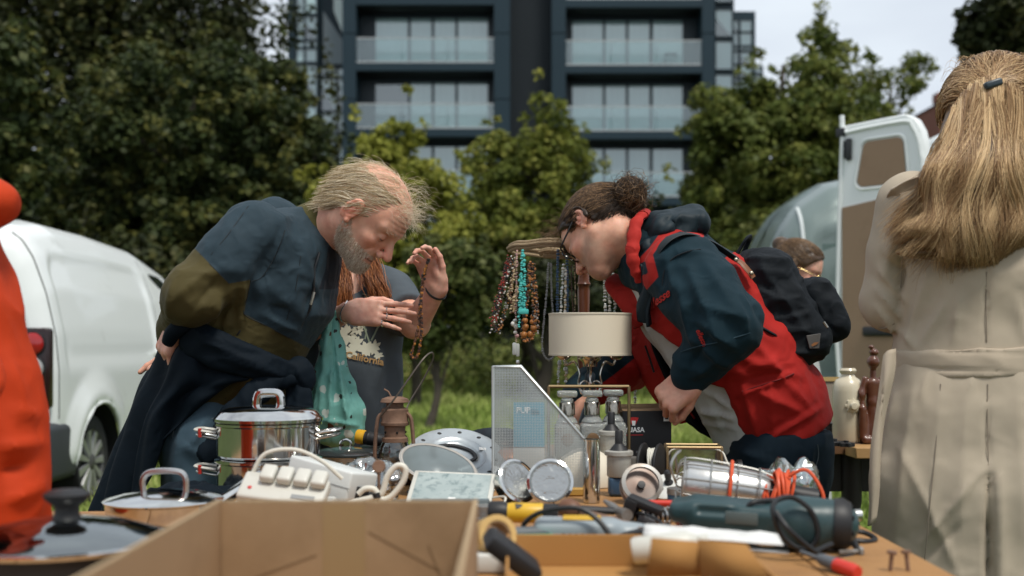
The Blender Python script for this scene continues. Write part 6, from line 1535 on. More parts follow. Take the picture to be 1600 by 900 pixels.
 half_up = rng.random(n) < .35
 tt = np.linspace(0, 1, S)[None, :]
 sx = np.where(half_up, 1548+30*u0*rng.random(n), 1551+64*u0); sy = np.where(half_up, 150+15*rng.random(n), 118+55*u0**2+14*rng.random(n))
 ex = 1518+114*u0+rng.normal(size=n)*9+ (lr[li, 0]-.5)*30; ey = 408-26*u0**2*(u0 < 0)+(lr[li, 1]-.5)*30+rng.normal(size=n)*15-12*np.abs(u0)-22*(rng.random(n)**3)
 bulge = 1551+90*u0
 px = (1-tt)**2*sx[:, None]+2*tt*(1-tt)*bulge[:, None]+tt**2*ex[:, None]; py = sy[:, None]*(1-tt)+ey[:, None]*tt
 wav = (3+19*tt)*np.sin(tt*(7+4*lr[li, 2][:, None])+lr[li, 3][:, None]*6.28+.7*rng.random(n)[:, None]); px = px+wav*.8+rng.normal(size=(n, 1))*2.2
 py = py+1.5*np.cos(tt*14+lr[li, 2][:, None]*6)
 pts = np.stack([(px-800)/F*2.3, np.full_like(px, 2.3), CH+(HZ-py)/F*2.3], -1)
 flat = pts.reshape(-1, 3)
 d = flat-np.array([0, 0, CH]); d /= np.linalg.norm(d, axis=1, keepdims=True); v = flat.astype(f32)
 for _ in range(14): v = v+(d*np.clip(vol(v), -.02, .03)[:, None]*.85).astype(f32)
 hit = np.abs(vol(v)) < .012; v = np.where(hit[:, None], v, flat+d*(np.linalg.norm(flat, axis=1)*0+.115)[:, None])
 lay = (rng.random(n)*.012+lr[li, 1]*.022)[:, None]
 pa = v.reshape(n, S, 3)-d.reshape(n, S, 3)*lay[:, :, None]
 dark = np.exp(-((u0-.0)/.10)**2)*half_up
 tint = np.clip(.26+.55*lr[li, 0]+.38*rng.random(n)-.6*dark*(1) , 0.02, 1)
 a, b, t = strands(pa, .00085, .75, tint); hp.append((a, b, {'tint': t}))
 n2 = 2600; S2 = 12; t2 = np.linspace(0, 1, S2)[None, :, None]; g0 = rng.normal(size=(n2, 3)); g0[:, 2] = np.abs(g0[:, 2])*.9-.15; g0 /= np.linalg.norm(g0, axis=1, keepdims=True)
 s0 = HO+np.array([0, 0, .02])+g0*np.array([.106, .120, .116]); e = np.array(clip)+rng.normal(size=(n2, 3))*np.array([.014, .004, .008])
 pa = s0[:, None]*(1-t2)+e[:, None]*t2+.012*np.sin(t2*3.14)*rng.normal(size=(n2, 1, 3)); fl_ = pa.reshape(-1, 3).astype(f32)
 lift = np.repeat(.002+.010*rng.random(n2), S2)
 for _ in range(4): fl_ = fl_+grad(vol, fl_)*np.clip(lift-vol(fl_), -.03, .05)[:, None]
 a, b, t = strands(fl_.reshape(n2, S2, 3), .0009, .3, np.clip(.2+.7*rng.random(n2), 0, 1)); hp.append((a, b, {'tint': t}))
 n3 = 260; s0 = HO+np.stack([-.05+.1*rng.random(n3), .15*(rng.random(n3)-.5), .122+.008*rng.random(n3)], 1) @ B.T
 dr = rng.normal(size=(n3, 3))*np.array([.7, .3, .25])+np.array([0, 0, .6]); dr /= np.linalg.norm(dr, axis=1, keepdims=True)
 t3 = np.linspace(0, 1, 8)[None, :, None]; ln = (.02+.05*rng.random(n3))[:, None, None]
 pa = s0[:, None]+dr[:, None]*t3*ln+np.array([.2, 0, -1])*t3**2*ln*1.1; a, b, t = strands(pa, .00045, .5, .5+.5*rng.random(n3)); hp.append((a, b, {'tint': t}))
 V, Q, at = join(hp); np_mesh('hair', V-off, Q, hm, root, attrs=at)
 c = thing('hair_clip', clip, 'small dark slate hair clip in the blond woman\'s hair', 'hair clip')
 q = MB(); q.at((0, -.012, .004), (0, R(-18), 0)); q.rbox((-.019, -.008, -.008), (.019, .010, .008), .005, 3); q.build('clip_bar', mat('clip_slate', (.03, .045, .055), .35), c)
 MB().at((0, -.004, -.012)).rbox((-.016, -.006, -.004), (.016, .006, .004), .003).build('clip_jaw', mat('clip_slate'), c)
 def trs(p): return smin(limb(p, [(P(1500, 800, Yp), .09), (P(1500, 1000, Yp), .07), (P(1500, 1240, Yp), .055)]), limb(p, [(P(1590, 800, Yp), .09), (P(1590, 1000, Yp), .07), (P(1590, 1240, Yp), .055)]), .02)
 lo, hi = bounds([P(1500, 800, Yp), P(1590, 1240, Yp)], .12); cloth_obj('jeans', trs, lo, hi, .014, MATS.get('x') or bpy.data.materials['blue_denim'], root)
coat_woman()
def orange_person():
 Yp = 1.85
 root = thing('person', (P(-67, 0, Yp).x, Yp, 0), 'person in bright orange waterproof jacket cut off by the left edge', 'person', 'shoppers around the stall')
 off = A(root.location); side = (1, 0, 0); base = (.6, .37, .27)
 B = basis((-.6, .75, -.25), (-.78, -.62, 0)); HO = np.array(P(-132, 205, 1.83)); neck0 = np.array(P(-92, 330, 1.85))
 hf, V, Q, lc, C = simple_head(HO, B, neck0, base, (.6, .25, .2), .008); parts = [(V, Q, {'col': C})]
 def core(p): return smin(chain(p, [(P(-77, 900, Yp), .09, .09), (P(-92, 400, Yp), .055, .07)], side), smin(limb(p, [(P(-102, 900, Yp), .08), (P(-102, 1500, Yp), .05), (P(-102, 1530, Yp-.1), .04)]), limb(p, [(P(-12, 900, Yp), .08), (P(-12, 1500, Yp), .05), (P(-12, 1530, Yp-.1), .04)]), .01), .03)
 lo, hi = bounds([P(-67, 380, Yp), P(-102, 1530, Yp), P(-12, 1530, Yp)], .15); V, Q = surf_nets(core, lo, hi, .02); parts.append((V, Q, {'col': np.tile(base, (len(V), 1))}))
 V, Q, at = join(parts); np_mesh('body', V-off, Q, SKIN, root, attrs=at)
 def jk(p):
  d = chain(p, [(P(-77, 870, Yp), .142, .15), (P(-77, 760, Yp), .140, .15), (P(-80, 660, Yp), .132, .145), (P(-84, 560, Yp), .112, .14), (P(-94, 450, Yp), .092, .13), (P(-102, 380, Yp), .075, .11)], side, .05)
  d = smin(d, ell(p, P(-24, 316, Yp-.02), (.052, .07, .042)), .03); return smin(d, limb(p, [(P(-97, 400, Yp-.17), .06), (P(-67, 600, Yp-.2), .055), (P(-82, 750, Yp-.25), .045)]), .03)
 lo, hi = bounds([P(-77, 870, Yp), P(-44, 318, Yp)], .24)
 cloth_obj('waterproof_jacket', jk, lo, hi, .009, cloth('orange_shell', (.46, .040, .006), (), .7, 500, .2, big=(14, .4), sheen=0, spec=.2), root, [(10, 560, 40, 640, 12, .010), (0, 700, 80, 690, 10, .010), (10, 780, 75, 760, 10, .012), (0, 740, 60, 720, 8, -.010), (20, 640, 70, 655, 9, .008), (-10, 460, 30, 560, 10, .008)], [dict(scale=9, amp=.006, seed=41)])
 def trs(p): return smin(limb(p, [(P(-102, 900, Yp), .09), (P(-102, 1480, Yp), .065)]), limb(p, [(P(-12, 900, Yp), .09), (P(-12, 1480, Yp), .065)]), .02)
 lo, hi = bounds([P(-102, 880, Yp), P(-12, 1480, Yp)], .12); cloth_obj('trousers', trs, lo, hi, .016, bpy.data.materials['black_trousers'], root)
 hm = bpy.data.materials['brown_hair']
 def hc(p): l = (p-A(HO)) @ A(B); return smax(head_fn({})(l)-.012, np.where(l[:, 0] > .02, .04-l[:, 2], -.05-l[:, 2]), .015)
 lo, hi = bounds([HO], .15); V, Q = surf_nets(hc, lo, hi, .01); np_mesh('hair', V-off, Q, hm, root, attrs={'tint': .3+.1*vnoise(V*50)})
orange_person()
def back_person():
 Yp = 4.85
 root = thing('person', (P(1238, 0, Yp).x, Yp, 0), 'brown haired person with sunglasses half hidden behind the backpack', 'person', 'shoppers around the stall')
 off = A(root.location); offV = Vector(root.location); side = (0, 1, 0); base = (.60, .37, .28)
 B = basis((.88, -.30, -.36), (.32, .95, 0)); HO = np.array(P(1246, 421, Yp)); neck0 = np.array(P(1224, 480, Yp))
 hf, V, Q, lc, C = simple_head(HO, B, neck0, base, (.6, .27, .22), .004); parts = [(V, Q, {'col': C})]; hV = V; hN = grad(hf, V)
 def core(p): return smin(chain(p, [(P(1235, 760, Yp), .15, .10), (P(1232, 620, Yp), .14, .10), (P(1228, 500, Yp), .13, .09)], side), smin(limb(p, [(P(1235, 760, Yp-.08), .08), (P(1235, 940, Yp-.08), .05), (P(1262, 955, Yp-.08), .03)]), limb(p, [(P(1235, 760, Yp+.08), .08), (P(1235, 940, Yp+.08), .05), (P(1262, 955, Yp+.08), .03)]), .01), .03)
 lo, hi = bounds([P(1228, 500, Yp), P(1262, 955, Yp)], .17); V, Q = surf_nets(core, lo, hi, .018); parts.append((V, Q, {'col': np.tile(base, (len(V), 1))}))
 V, Q, at = join(parts); np_mesh('body', V-off, Q, SKIN, root, attrs=at)
 hm = bpy.data.materials['brown_hair']
 def hc(p):
  l = (p-A(HO)) @ A(B); ln = np.interp(l[:, 0], [-.1, -.03, .01, .03, .06, .09], [-.06, -.05, .02, .01, .05, .08]); d = smax(head_fn({})(l)-.010-.003*vnoise(l*60), ln-l[:, 2], .008)
  return smin(d, ell(l, (-.10, 0, .075), (.04, .04, .035)), .012)
 lo, hi = bounds([HO], .17); V, Q = surf_nets(hc, lo, hi, .005); hp = [(V, Q, {'tint': np.clip(.5+.15*vnoise(V*60), 0, 1)})]
 x, y, z = lc.T; m_ = (z > np.interp(x, [-.1, -.03, .01, .03, .06, .09], [-.06, -.05, .02, .01, .05, .08]))
 a1 = hair_grow(hf, hV, hN, HO, B, m_, 1500, .013, 8, lambda l, t: np.array([-.10, 0, .06])-l, .0010, .012, .5); hp.append((a1[0], a1[1], {'tint': .35+.6*a1[2]}))
 V, Q, at = join(hp); np_mesh('hair', V-off, Q, hm, root, attrs=at)
 def top(p):
  d = chain(p, [(P(1240, 790, Yp), .19, .15), (P(1236, 640, Yp), .175, .14), (P(1228, 520, Yp), .17, .11), (P(1224, 492, Yp), .08, .07)], side, .04)
  d = smin(d, limb(p, [(P(1228, 520, Yp-.17), .065), (P(1250, 620, Yp-.2), .055), (P(1290, 650, Yp-.15), .045)]), .03)
  return smin(d, limb(p, [(P(1228, 520, Yp+.17), .065), (P(1250, 620, Yp+.2), .055), (P(1290, 650, Yp+.15), .045)]), .03)
 lo, hi = bounds([P(1240, 790, Yp), P(1228, 500, Yp), P(1290, 650, Yp)], .24)
 cloth_obj('knit_top', top, lo, hi, .014, cloth('pale_knit', (.42, .43, .42), (), .9, 300, .6, sheen=.02), root, [], [dict(scale=8, amp=.006, seed=51)])
 def trs(p): return smin(limb(p, [(P(1238, 770, Yp-.08), .1), (P(1235, 930, Yp-.08), .07)]), limb(p, [(P(1238, 770, Yp+.08), .1), (P(1235, 930, Yp+.08), .07)]), .03)
 lo, hi = bounds([P(1238, 770, Yp), P(1235, 930, Yp)], .2); cloth_obj('trousers', trs, lo, hi, .016, bpy.data.materials['black_trousers'], root)
 g = thing('sunglasses', root.location, 'thin framed sunglasses on the person behind the backpack', 'sunglasses'); W = lambda a: Vector(HO+B @ np.array(a))-offV
 for s in (1, -1):
  ring = [W((.102-abs(.034+.026*math.cos(t))*.12, s*(.034+.026*math.cos(t)), -.010+.020*math.sin(t))) for t in np.linspace(0, 6.283, 18, endpoint=False)]
  MB().tube(ring, .0018, 6, closed=True).build('rim', mat('gold_frame', (.45, .33, .15), .3, .9), g); q = MB(); q.add([tuple(p_) for p_ in ring], [tuple(range(18))], False); q.build('lens', mat('brown_lens', (.10, .075, .05), .1), g)
  MB().tube([W((.092, s*.062, -.004)), W((.03, s*.080, .006)), W((-.02, s*.080, .006))], .0016, 6).build('temple_arm', mat('gold_frame'), g)
back_person()
# ================================================================ stall tables and what lies on them
TZ = .75
def T(px, Y, z=0): return Vector(((px-800)/F*Y, Y, TZ+z))
CHROME = mat('chrome', (.68, .68, .66), .10, 1, wear=(11, .5, .75, (.46, .44, .41)))
STEEL = mat('brushed_steel', (.55, .55, .53), .28, 1, bump=(90, .1, .001))
DULL = mat('dull_metal', (.30, .29, .27), .45, .8, wear=(18, .5, .7, (.16, .12, .09)))
RUST = mat('rusty_tin', (.16, .085, .05), .75, .4, noise=(26, .7, (.27, .17, .12)), bump=(80, .5, .002), wear=(14, .5, .7, (.10, .06, .045)))
WHITEP = mat('white_plastic', (.55, .545, .49), .4, wear=(14, .55, .8, (.42, .40, .34)))
CREAM = mat('cream_enamel', (.70, .64, .52), .35)
CABLE_B = mat('black_cable', (.010, .011, .012), .45)
CABLE_O = mat('orange_cable', (.62, .085, .025), .45)
CABLE_W = mat('white_cable', (.62, .60, .52), .5)
CARD = mat('cardboard', (.30, .19, .10), .85, wear=(4, .5, .75, (.21, .13, .065)), noise=(5, .8, (.34, .22, .12)), bump=(60, .15, .001)); add_bump(CARD, 12, .25, .002, (1, 1, .25))
CARD2 = mat('cardboard_orange', (.40, .20, .055), .85, noise=(6, .8, (.34, .17, .05)), bump=(60, .15, .001))
BLACKP = mat('matt_black', (.012, .012, .013), .5)
GLASS = clear_glass('clear_glass', (.93, .96, .95), .88, .03)
WOOD = mat('table_wood', (.30, .15, .05), .6, noise=(3, .9, (.38, .20, .075), 8), wear=(9, .5, .8, (.20, .09, .03)), bump=(30, .2, .002)); add_bump(WOOD, 14, .3, .002, (9, .7, 1))
def plank_table(name, label, x0, x1, y0, y1, z, n, wood, legh=True, along='y', grp=None):
 root = thing(name, ((x0+x1)/2, (y0+y1)/2, 0), label, 'table', grp); cx, cy = (x0+x1)/2, (y0+y1)/2
 if along == 'y':
  w = (x1-x0)/n
  for i in range(n):
   j = random.uniform(-.001, .0005); MB().box((x0+w*i+.0012-cx, y0-cy, z-.028+j), (x0+w*(i+1)-.0012-cx, y1-cy, z+j)).build('plank', wood, root, bevel=.0025)
 else:
  w = (y1-y0)/n
  for i in range(n):
   j = random.uniform(-.001, .0005); MB().box((x0-cx, y0+w*i+.0012-cy, z-.028+j), (x1-cx, y0+w*(i+1)-.0012-cy, z+j)).build('plank', wood, root, bevel=.0025)
 lw = mat('leg_wood', (.035, .028, .022), .7)
 for sx in (x0+.06, x1-.11):
  for sy in (y0+.06, y1-.11): MB().box((sx-cx, sy-cy, 0), (sx+.05-cx, sy+.05-cy, z-.03)).build('leg', lw, root)
 for sy in (y0+.07, y1-.10): MB().box((x0+.10-cx, sy-cy, z-.10), (x1-.10-cx, sy+.03-cy, z-.031)).build('rail', lw, root)
 return root
plank_table('stall_table', 'long stall table of orange brown boards in front, loaded with pans and tools', -.64, .62, .78, 2.62, TZ, 7, WOOD)
plank_table('stall_table', 'shorter stall table at the left under the two pans', -1.4, -.643, .78, 2.19, TZ, 4, WOOD)
plank_table('stall_table', 'narrow rear stall table under the drum shade lamp and necklace rack', -.52, .36, 2.63, 3.10, TZ, 4, WOOD, along='x')
plank_table('stall_table', 'small square side table under the necklace rack', .02, .44, 3.12, 3.56, TZ, 3, WOOD, along='x')
# ---------------------------------------------------------------- foreground
def open_box(name, label, lo, hi, t, m, mi, flaps=()):
 root = thing(name, ((lo[0]+hi[0])/2, (lo[1]+hi[1])/2, lo[2]), label, 'box'); c = Vector(root.location)
 w, d, h = (hi[0]-lo[0])/2, (hi[1]-lo[1])/2, hi[2]-lo[2]
 MB().box((-w, -d, 0), (w, d, t)).build('base', m, root)
 for nm, a, b in (('wall', (-w, -d, t), (-w+t, d, h)), ('wall', (w-t, -d, t), (w, d, h)), ('wall', (-w+t, d-t, t), (w-t, d, h-.001)), ('wall', (-w+t, -d, t), (w-t, -d+t, h-.001))):
  o = MB().box(a, b).build(nm, m, root, bevel=.001)
 for pts in flaps:
  q = MB(); q.add([tuple(Vector(p_)-c) for p_ in pts], [tuple(range(len(pts)))], False); o = q.build('flap', m, root); s_ = o.modifiers.new('t', 'SOLIDIFY'); s_.thickness = t
 return root
bx_ = open_box('cardboard_box', 'large open brown cardboard box blurred in the front centre', (-.362, .80, TZ), (-.042, 1.40, TZ+.131), .005, CARD, None)
CE = mat('card_edge', (.40, .29, .17), .9, bump=(260, .9, .004))
for a_, b_ in (((-.160, -.3, .1312), (-.155, .3, .1330)), ((.155, -.3, .1312), (.160, .3, .1330)), ((-.155, .295, .1302), (.155, .3, .1322))): MB().box(a_, b_).build('corrugated_edge', CE, bx_)
MB().box((-.03, .2945, .02), (.022, .2949, .128)).build('parcel_tape', mat('parcel_tape', (.30, .20, .10), .25), bx_)
for (x_, z_, l_, r_) in ((.07, .07, .10, .5), (-.08, .05, .09, -.35), (.11, .05, .06, 1.2)):
 MB().mat4(Matrix.Translation((x_, .2948, z_)) @ Matrix.Rotation(r_, 4, 'Y')).box((-l_/2, -.0006, -.0008), (l_/2, 0, .0008)).build('crease', mat('card_crease', (.19, .115, .055), .9), bx_)
def glass_lid_pan():
 r = thing('saucepan', T(95, 1.50), 'black pan with a domed glass lid and black knob at the near left', 'pan')
 q = MB(); q.lathe([(0, .001), (.118, .001), (.128, .008), (.134, .060), (.137, .062), (.131, .062), (.124, .010), (0, .006)], 48); q.build('pan_body', BLACKP, r)
 l = MB(); l.at((0, 0, .066)); l.lathe([(.136, 0), (.125, .006), (.09, .018), (.04, .027), (.012, .029)], 48); lid = l.build('lid_glass', clear_glass('lid_glass', (.80, .86, .86), .72, .04), r)
 l = MB(); l.at((0, 0, .064)); l.lathe([(.133, -.003), (.139, -.002), (.140, .003), (.133, .004), (.133, -.003)], 48); l.build('lid_rim', CHROME, r)
 k = MB(); k.at((.008, 0, .094)); k.lathe([(0, -.002), (.020, -.002), (.016, .006), (.016, .016), (.028, .026), (.030, .032), (.022, .037), (0, .038)], 28); k.build('knob', BLACKP, r)
 MB().rbox((-.32, -.016, .045), (-.13, .016, .062), .008).build('handle', BLACKP, r)
glass_lid_pan()
def steel_pan():
 r = thing('saucepan', T(256, 2.06), 'shallow steel pan with a loop handled lid left of the box', 'pan')
 q = MB(); q.lathe([(0, .001), (.092, .001), (.1, .008), (.102, .036), (.098, .036), (.095, .01), (0, .006)], 40); q.build('pan_body', CHROME, r)
 l = MB(); l.at((0, 0, .037)); l.lathe([(.104, 0), (.106, .003), (.100, .006), (.07, .014), (.03, .019), (0, .020)], 40); l.build('lid', CHROME, r)
 MB().tube(catmull([(-.034, -.006, .052), (-.036, -.006, .076), (-.022, -.006, .090), (.022, -.006, .092), (.040, -.006, .082), (.042, -.006, .052)], 5), .0055, 8).build('lid_handle', STEEL, r)
 MB().tube(catmull([(.085, .05, .03), (.105, .10, .045), (.120, .17, .06), (.128, .20, .064)], 5), .011, 8, flat=.5).build('handle', CHROME, r)
steel_pan()
def steamer():
 r = thing('steamer_pot', T(420, 2.45), 'two tier polished steel steamer pot with lid and side handles', 'pot')
 for z in (0, .078):
  q = MB(); q.lathe([(.0, z+.001), (.104, z+.001), (.109, z+.006), (.109, z+.066), (.114, z+.069), (.114, z+.074), (.108, z+.0765), (0, z+.0765)], 56); tier = q.build('tier', CHROME, r)
  for s in (-1, 1):
   h = MB()
   h.tube(catmull([(s*.106, -.028, z+.052), (s*.146, -.026, z+.058), (s*.152, 0, z+.059), (s*.146, .026, z+.058), (s*.106, .028, z+.052)], 5), .006, 8, flat=.6); h.build('side_handle', WHITEP if s < 0 else STEEL, r)
   h = MB(); h.tube(catmull([(s*.106, -.024, z+.040), (s*.144, -.022, z+.047), (s*.148, 0, z+.048), (s*.144, .022, z+.047), (s*.106, .024, z+.040)], 5), .005, 8, flat=.6); h.build('side_handle', STEEL, r)
   if s < 0: MB().tube([(s*.140, -.03, z+.044), (s*.140, -.032, z+.062)], .004, 6).build('red_tape', mat('red_tape', (.5, .03, .02), .5), r)
 l = MB(); l.at((0, 0, .1555)); l.lathe([(.113, -.002), (.116, .0), (.116, .006), (.111, .010), (.104, .020), (.085, .027), (.04, .032), (0, .033)], 56); l.build('lid', CHROME, r)
 h = MB(); h.tube(catmull([(-.026, 0, .186), (-.024, 0, .205), (-.016, 0, .2135), (.016, 0, .2135), (.024, 0, .205), (.026, 0, .186)], 5), .006, 8, flat=1.6); h.build('lid_handle', CHROME, r)
steamer()
def sockets():
 r = thing('extension_socket', P(443, 770, 2.02), 'white four way extension socket tilted against the white box', 'socket strip', rot=(R(38), R(6), R(-6)))
 MB().rbox((-.078, -.030, -.014), (.078, .034, .012), .006, 3).build('casing', WHITEP, r)
 for i in range(4): MB().rbox((-.045+i*.031, .004, .0125), (-.018+i*.031, .040, .030), .006, 3).build('plug_block', WHITEP, r)
 MB().ball((-.058, -.008, .0125), (.004, .004, .002), 10).build('indicator', mat('red_neon', (.5, .03, .03), .3), r)
 MB().rbox((.02, -.022, .0122), (.062, -.012, .0132), .0004, 1).build('rating_label', mat('label_grey', (.25, .26, .26), .6), r)
 MB().tube(catmull([(-.07, .03, .0), (-.05, .06, .03), (.0, .075, .035), (.05, .07, .02), (.09, .06, -.01)], 6), .0038, 8).build('cable', CABLE_W, r)
 t = thing('plastic_tray', T(440, 2.05), 'pale grey plastic tray under the extension socket', 'tray')
 MB().rbox((-.09, -.05, .001), (.09, .07, .038), .006, 2).build('tray_body', mat('pale_grey_plastic', (.50, .50, .46), .5), t)
sockets()
def white_box():
 r = thing('appliance_box', P(512, 745, 2.20)-Vector((0, 0, .035)), 'plain white plastic appliance box lying behind the extension socket', 'box', rot=(R(-8), R(10), R(-28)))
 MB().rbox((-.075, -.045, -.005), (.075, .045, .060), .005, 3).build('shell', mat('grey_white_plastic', (.60, .62, .60), .45), r)
 MB().box((-.0765, -.046, .028), (.0765, -.0452, .0295)).build('seam', mat('seam_grey', (.25, .26, .26), .6), r)
 MB().rbox((.0745, -.02, .01), (.078, .02, .034), .001).build('socket_plate', BLACKP, r)
 s = thing('plastic_tray', T(520, 2.24), 'dark plastic tray under the white appliance box', 'tray'); MB().rbox((-.09, -.06, .001), (.09, .06, .036), .006).build('tray_body', BLACKP, s)
white_box()
def loops():
 r = thing('white_lead', T(600, 2.10), 'coiled white electrical lead between the white box and the marbled tile', 'lead'); o = Vector(r.location)
 q = lambda px, py, Y=2.10: P(px, py, Y)-o
 MB().tube(catmull([q(525, 795), q(550, 785), q(580, 778), q(597, 770), q(605, 745), q(620, 728), q(633, 732), q(630, 752), q(612, 775), q(596, 780), q(585, 765), q(570, 764), q(560, 772)], 7), .0058, 10).build('lead_coil', CABLE_W, r)
 MB().tube([q(588, 770), q(590, 778)], .009, 8).build('cable_tie', BLACKP, r)
 k = thing('rusty_key', T(592, 2.12), 'rusty iron clock key standing beside the white lead', 'key'); o = Vector(k.location); q = lambda px, py, Y=2.12: P(px, py, Y)-o
 MB().tube([q(591, 803), q(592, 765), q(592, 735)], .0028, 8).build('shaft', RUST, k)
 m = MB(); m.mat4(Matrix.Translation(q(592, 729)) @ Matrix.Rotation(R(80), 4, 'X')); m.lathe([(0, -.003), (.011, -.003), (.0125, 0), (.011, .003), (0, .003)], 20); m.build('bow', RUST, k)
 b = thing('plastic_bag', T(575, 2.35), 'crumpled clear plastic bag behind the white lead', 'bag')
 fn = lambda p: ell(p, T(578, 2.33, .035), (.06, .05, .045)); lo, hi = bounds([T(578, 2.33, .03)], .08); V, Q = surf_nets(fn, lo, hi, .007); V = crumple(V, grad(fn, V), 40, .012); np_mesh('bag_film', V-A(b.location), Q, clear_glass('film', (.86, .88, .88), .7, .12), b)
loops()
def lantern():
 r = thing('storm_lantern', T(617, 2.60), 'small rusty storm lantern with a wire bail handle', 'lantern'); s = 2.60/F
 zz = lambda py: (2.60*(HZ-py)/F+CH)-TZ
 b = MB(); b.lathe([(0, .001), (.040, .001), (.043, .006), (.043, .024), (.036, .032), (.024, .036), (.020, .042), (0, .042)], 28); b.build('fuel_tank', RUST, r)
 g = MB(); g.lathe([(.026, .043), (.034, .055), (.037, .070), (.034, .085), (.027, zz(688))], 28); g.build('chimney_glass', GLASS, r)
 c = MB(); c.lathe([(.030, zz(690)), (.030, zz(684)), (.024, zz(682)), (.024, zz(666)), (.032, zz(664)), (.033, zz(660)), (.031, zz(658)), (.031, zz(640)), (.028, zz(638)), (.020, zz(636)), (.020, zz(630)), (.0335, zz(628)), (.030, zz(623)), (.018, zz(620)), (0, zz(619))], 28); c.build('hood', RUST, r)
 for k in range(5):
  a = 6.28*k/5; MB().ball((.0242*math.cos(a), .0242*math.sin(a), zz(675)), .003, 6).build('vent_hole', mat('vent_dark', (.01, .008, .007), .9), r)  # solid dark beads mark the vent holes
 for s_ in (-1, 1): MB().tube(catmull([(s_*.040, -.012, .018), (s_*.044, -.012, .05), (s_*.043, -.012, .10), (s_*.038, -.010, zz(655)), (s_*.028, -.006, zz(645))], 5), .0065, 8, flat=.7).build('side_tube', RUST, r)
 o = Vector(r.location); q = lambda px, py, Y: P(px, py, Y)-o
 MB().tube(catmull([q(594, 652, 2.57), q(615, 625, 2.55), q(640, 590, 2.55), q(662, 560, 2.56), q(675, 551, 2.60), q(676, 562, 2.64), q(662, 592, 2.66), q(640, 628, 2.66), q(634, 645, 2.64)], 6), .0021, 6).build('bail_handle', mat('bail_wire', (.14, .12, .10), .5, .7), r)
 MB().tube([q(612, 622, 2.60), q(607, 612, 2.60), q(600, 608, 2.60)], .002, 6).build('top_wire', RUST, r)
lantern()
def dark_pot():
 r = thing('saucepan', T(540, 2.72), 'steel saucepan with a dark glass lid behind the steamer', 'pan')
 q = MB(); q.lathe([(0, .001), (.07, .001), (.076, .006), (.078, .052), (.082, .054), (.075, .054), (0, .05)], 40); q.build('pan_body', STEEL, r)
 l = MB(); l.at((0, 0, .055)); l.lathe([(.084, 0), (.084, .004), (.07, .010), (.03, .016), (0, .017)], 40); l.build('lid', mat('smoked_lid', (.03, .035, .035), .15, 0, .6), r)
 MB().tube(catmull([(-.012, 0, .070), (-.012, 0, .084), (0, 0, .090), (.012, 0, .084), (.012, 0, .070)], 4), .003, 8).build('lid_handle', CHROME, r)
 MB().rbox((.07, -.014, .034), (.21, .014, .048), .006).build('handle', BLACKP, r)
dark_pot()
def torch():
 t = thing('tool_case', T(640, 2.86), 'low black tool case under the yellow torch', 'case'); MB().rbox((-.13, -.05, .001), (.12, .05, .060), .008).build('case_body', BLACKP, t)
 MB().rbox((-.13, -.052, .030), (.12, -.05, .033), .0005, 1).build('case_seam', mat('seam_black', (.004, .004, .004), .8), t)
 o = Vector((P(587, 0, 2.84).x, 2.84, TZ+.080)); r = thing('torch', o, 'black torch with a yellow end lying on the tool case', 'torch', rot=(0, R(98), R(-12)))
 m = MB(); m.lathe([(0, -.05), (.017, -.05), (.0185, -.045), (.0185, -.030), (.016, -.028)], 24); m.build('yellow_cap', mat('safety_yellow', (.62, .33, .015), .4), r)
 m = MB(); m.lathe([(.0165, -.028), (.0165, -.02), (.0175, -.018), (.0165, -.014), (.0175, -.010), (.0165, -.006), (.0175, 0), (.0165, .006), (.015, .012), (.015, .045), (.022, .06), (.023, .075), (0, .076)], 24); m.build('torch_body', BLACKP, r)
torch()
def hub_plate():
 r = thing('wheel_trim', T(712, 2.58, .062), 'pale grey round metal wheel trim with a black slot, lying tilted', 'wheel trim', rot=(R(30), R(6), 0))
 g = mat('trim_grey', (.42, .46, .48), .28, .35, wear=(12, .5, .8, (.30, .32, .33)))
 q = MB(); q.lathe([(.108, -.012), (.113, -.004), (.112, .002), (.100, .006), (.086, .004), (.070, .007), (.062, .002), (.052, .003), (.046, .009), (.040, .006), (0, .004)], 56); q.build('plate', g, r)
 for k in range(12):
  a = 6.28*k/12; MB().ball((.093*math.cos(a), .093*math.sin(a), .0045), (.006, .0045, .002), 8).build('bolt_hole', BLACKP, r)
 MB().tube(catmull([(-.045, -.02, .008), (-.055, 0, .009), (-.045, .022, .009), (-.01, .033, .009), (.03, .020, .009), (.045, -.005, .010), (.035, -.022, .010)], 5), .005, 8, flat=.6).build('black_handle', BLACKP, r)
 MB().rbox((.05, .03, .0055), (.066, .040, .0068), .0003, 1).build('price_sticker', mat('sticker_white', (.75, .75, .72), .7), r)
 u = thing('wheel_trim', T(690, 2.66, .004), 'dark ribbed wheel trim underneath the pale one', 'wheel trim'); q = MB(); q.lathe([(0, 0), (.10, 0), (.108, .010), (.104, .045), (.09, .05), (0, .05)], 40); q.build('plate', BLACKP, u)
 d = thing('glass_lampshade', T(680, 2.46, .034), 'frosted ribbed glass lampshade lying on its side by the lantern', 'lampshade', rot=(R(24), R(14), R(10)))
 q = MB()
 prof = [(.012, -.03), (.03, -.026), (.055, -.012), (.075, .008), (.084, .028), (.086, .031), (.081, .029), (.07, .010), (.05, -.009), (.028, -.022)]
 q.lathe(prof, 48); q.build('shade_glass', mat('frosted_glass', (.36, .42, .43), .2, 0, .5, trans=.5), d)
 MB().at((0, 0, .029)).lathe([(.083, -.003), (.088, 0), (.083, .003), (.080, 0), (.083, -.003)], 48).build('shade_rim', mat('shade_rim', (.45, .42, .38), .4), d)
hub_plate()
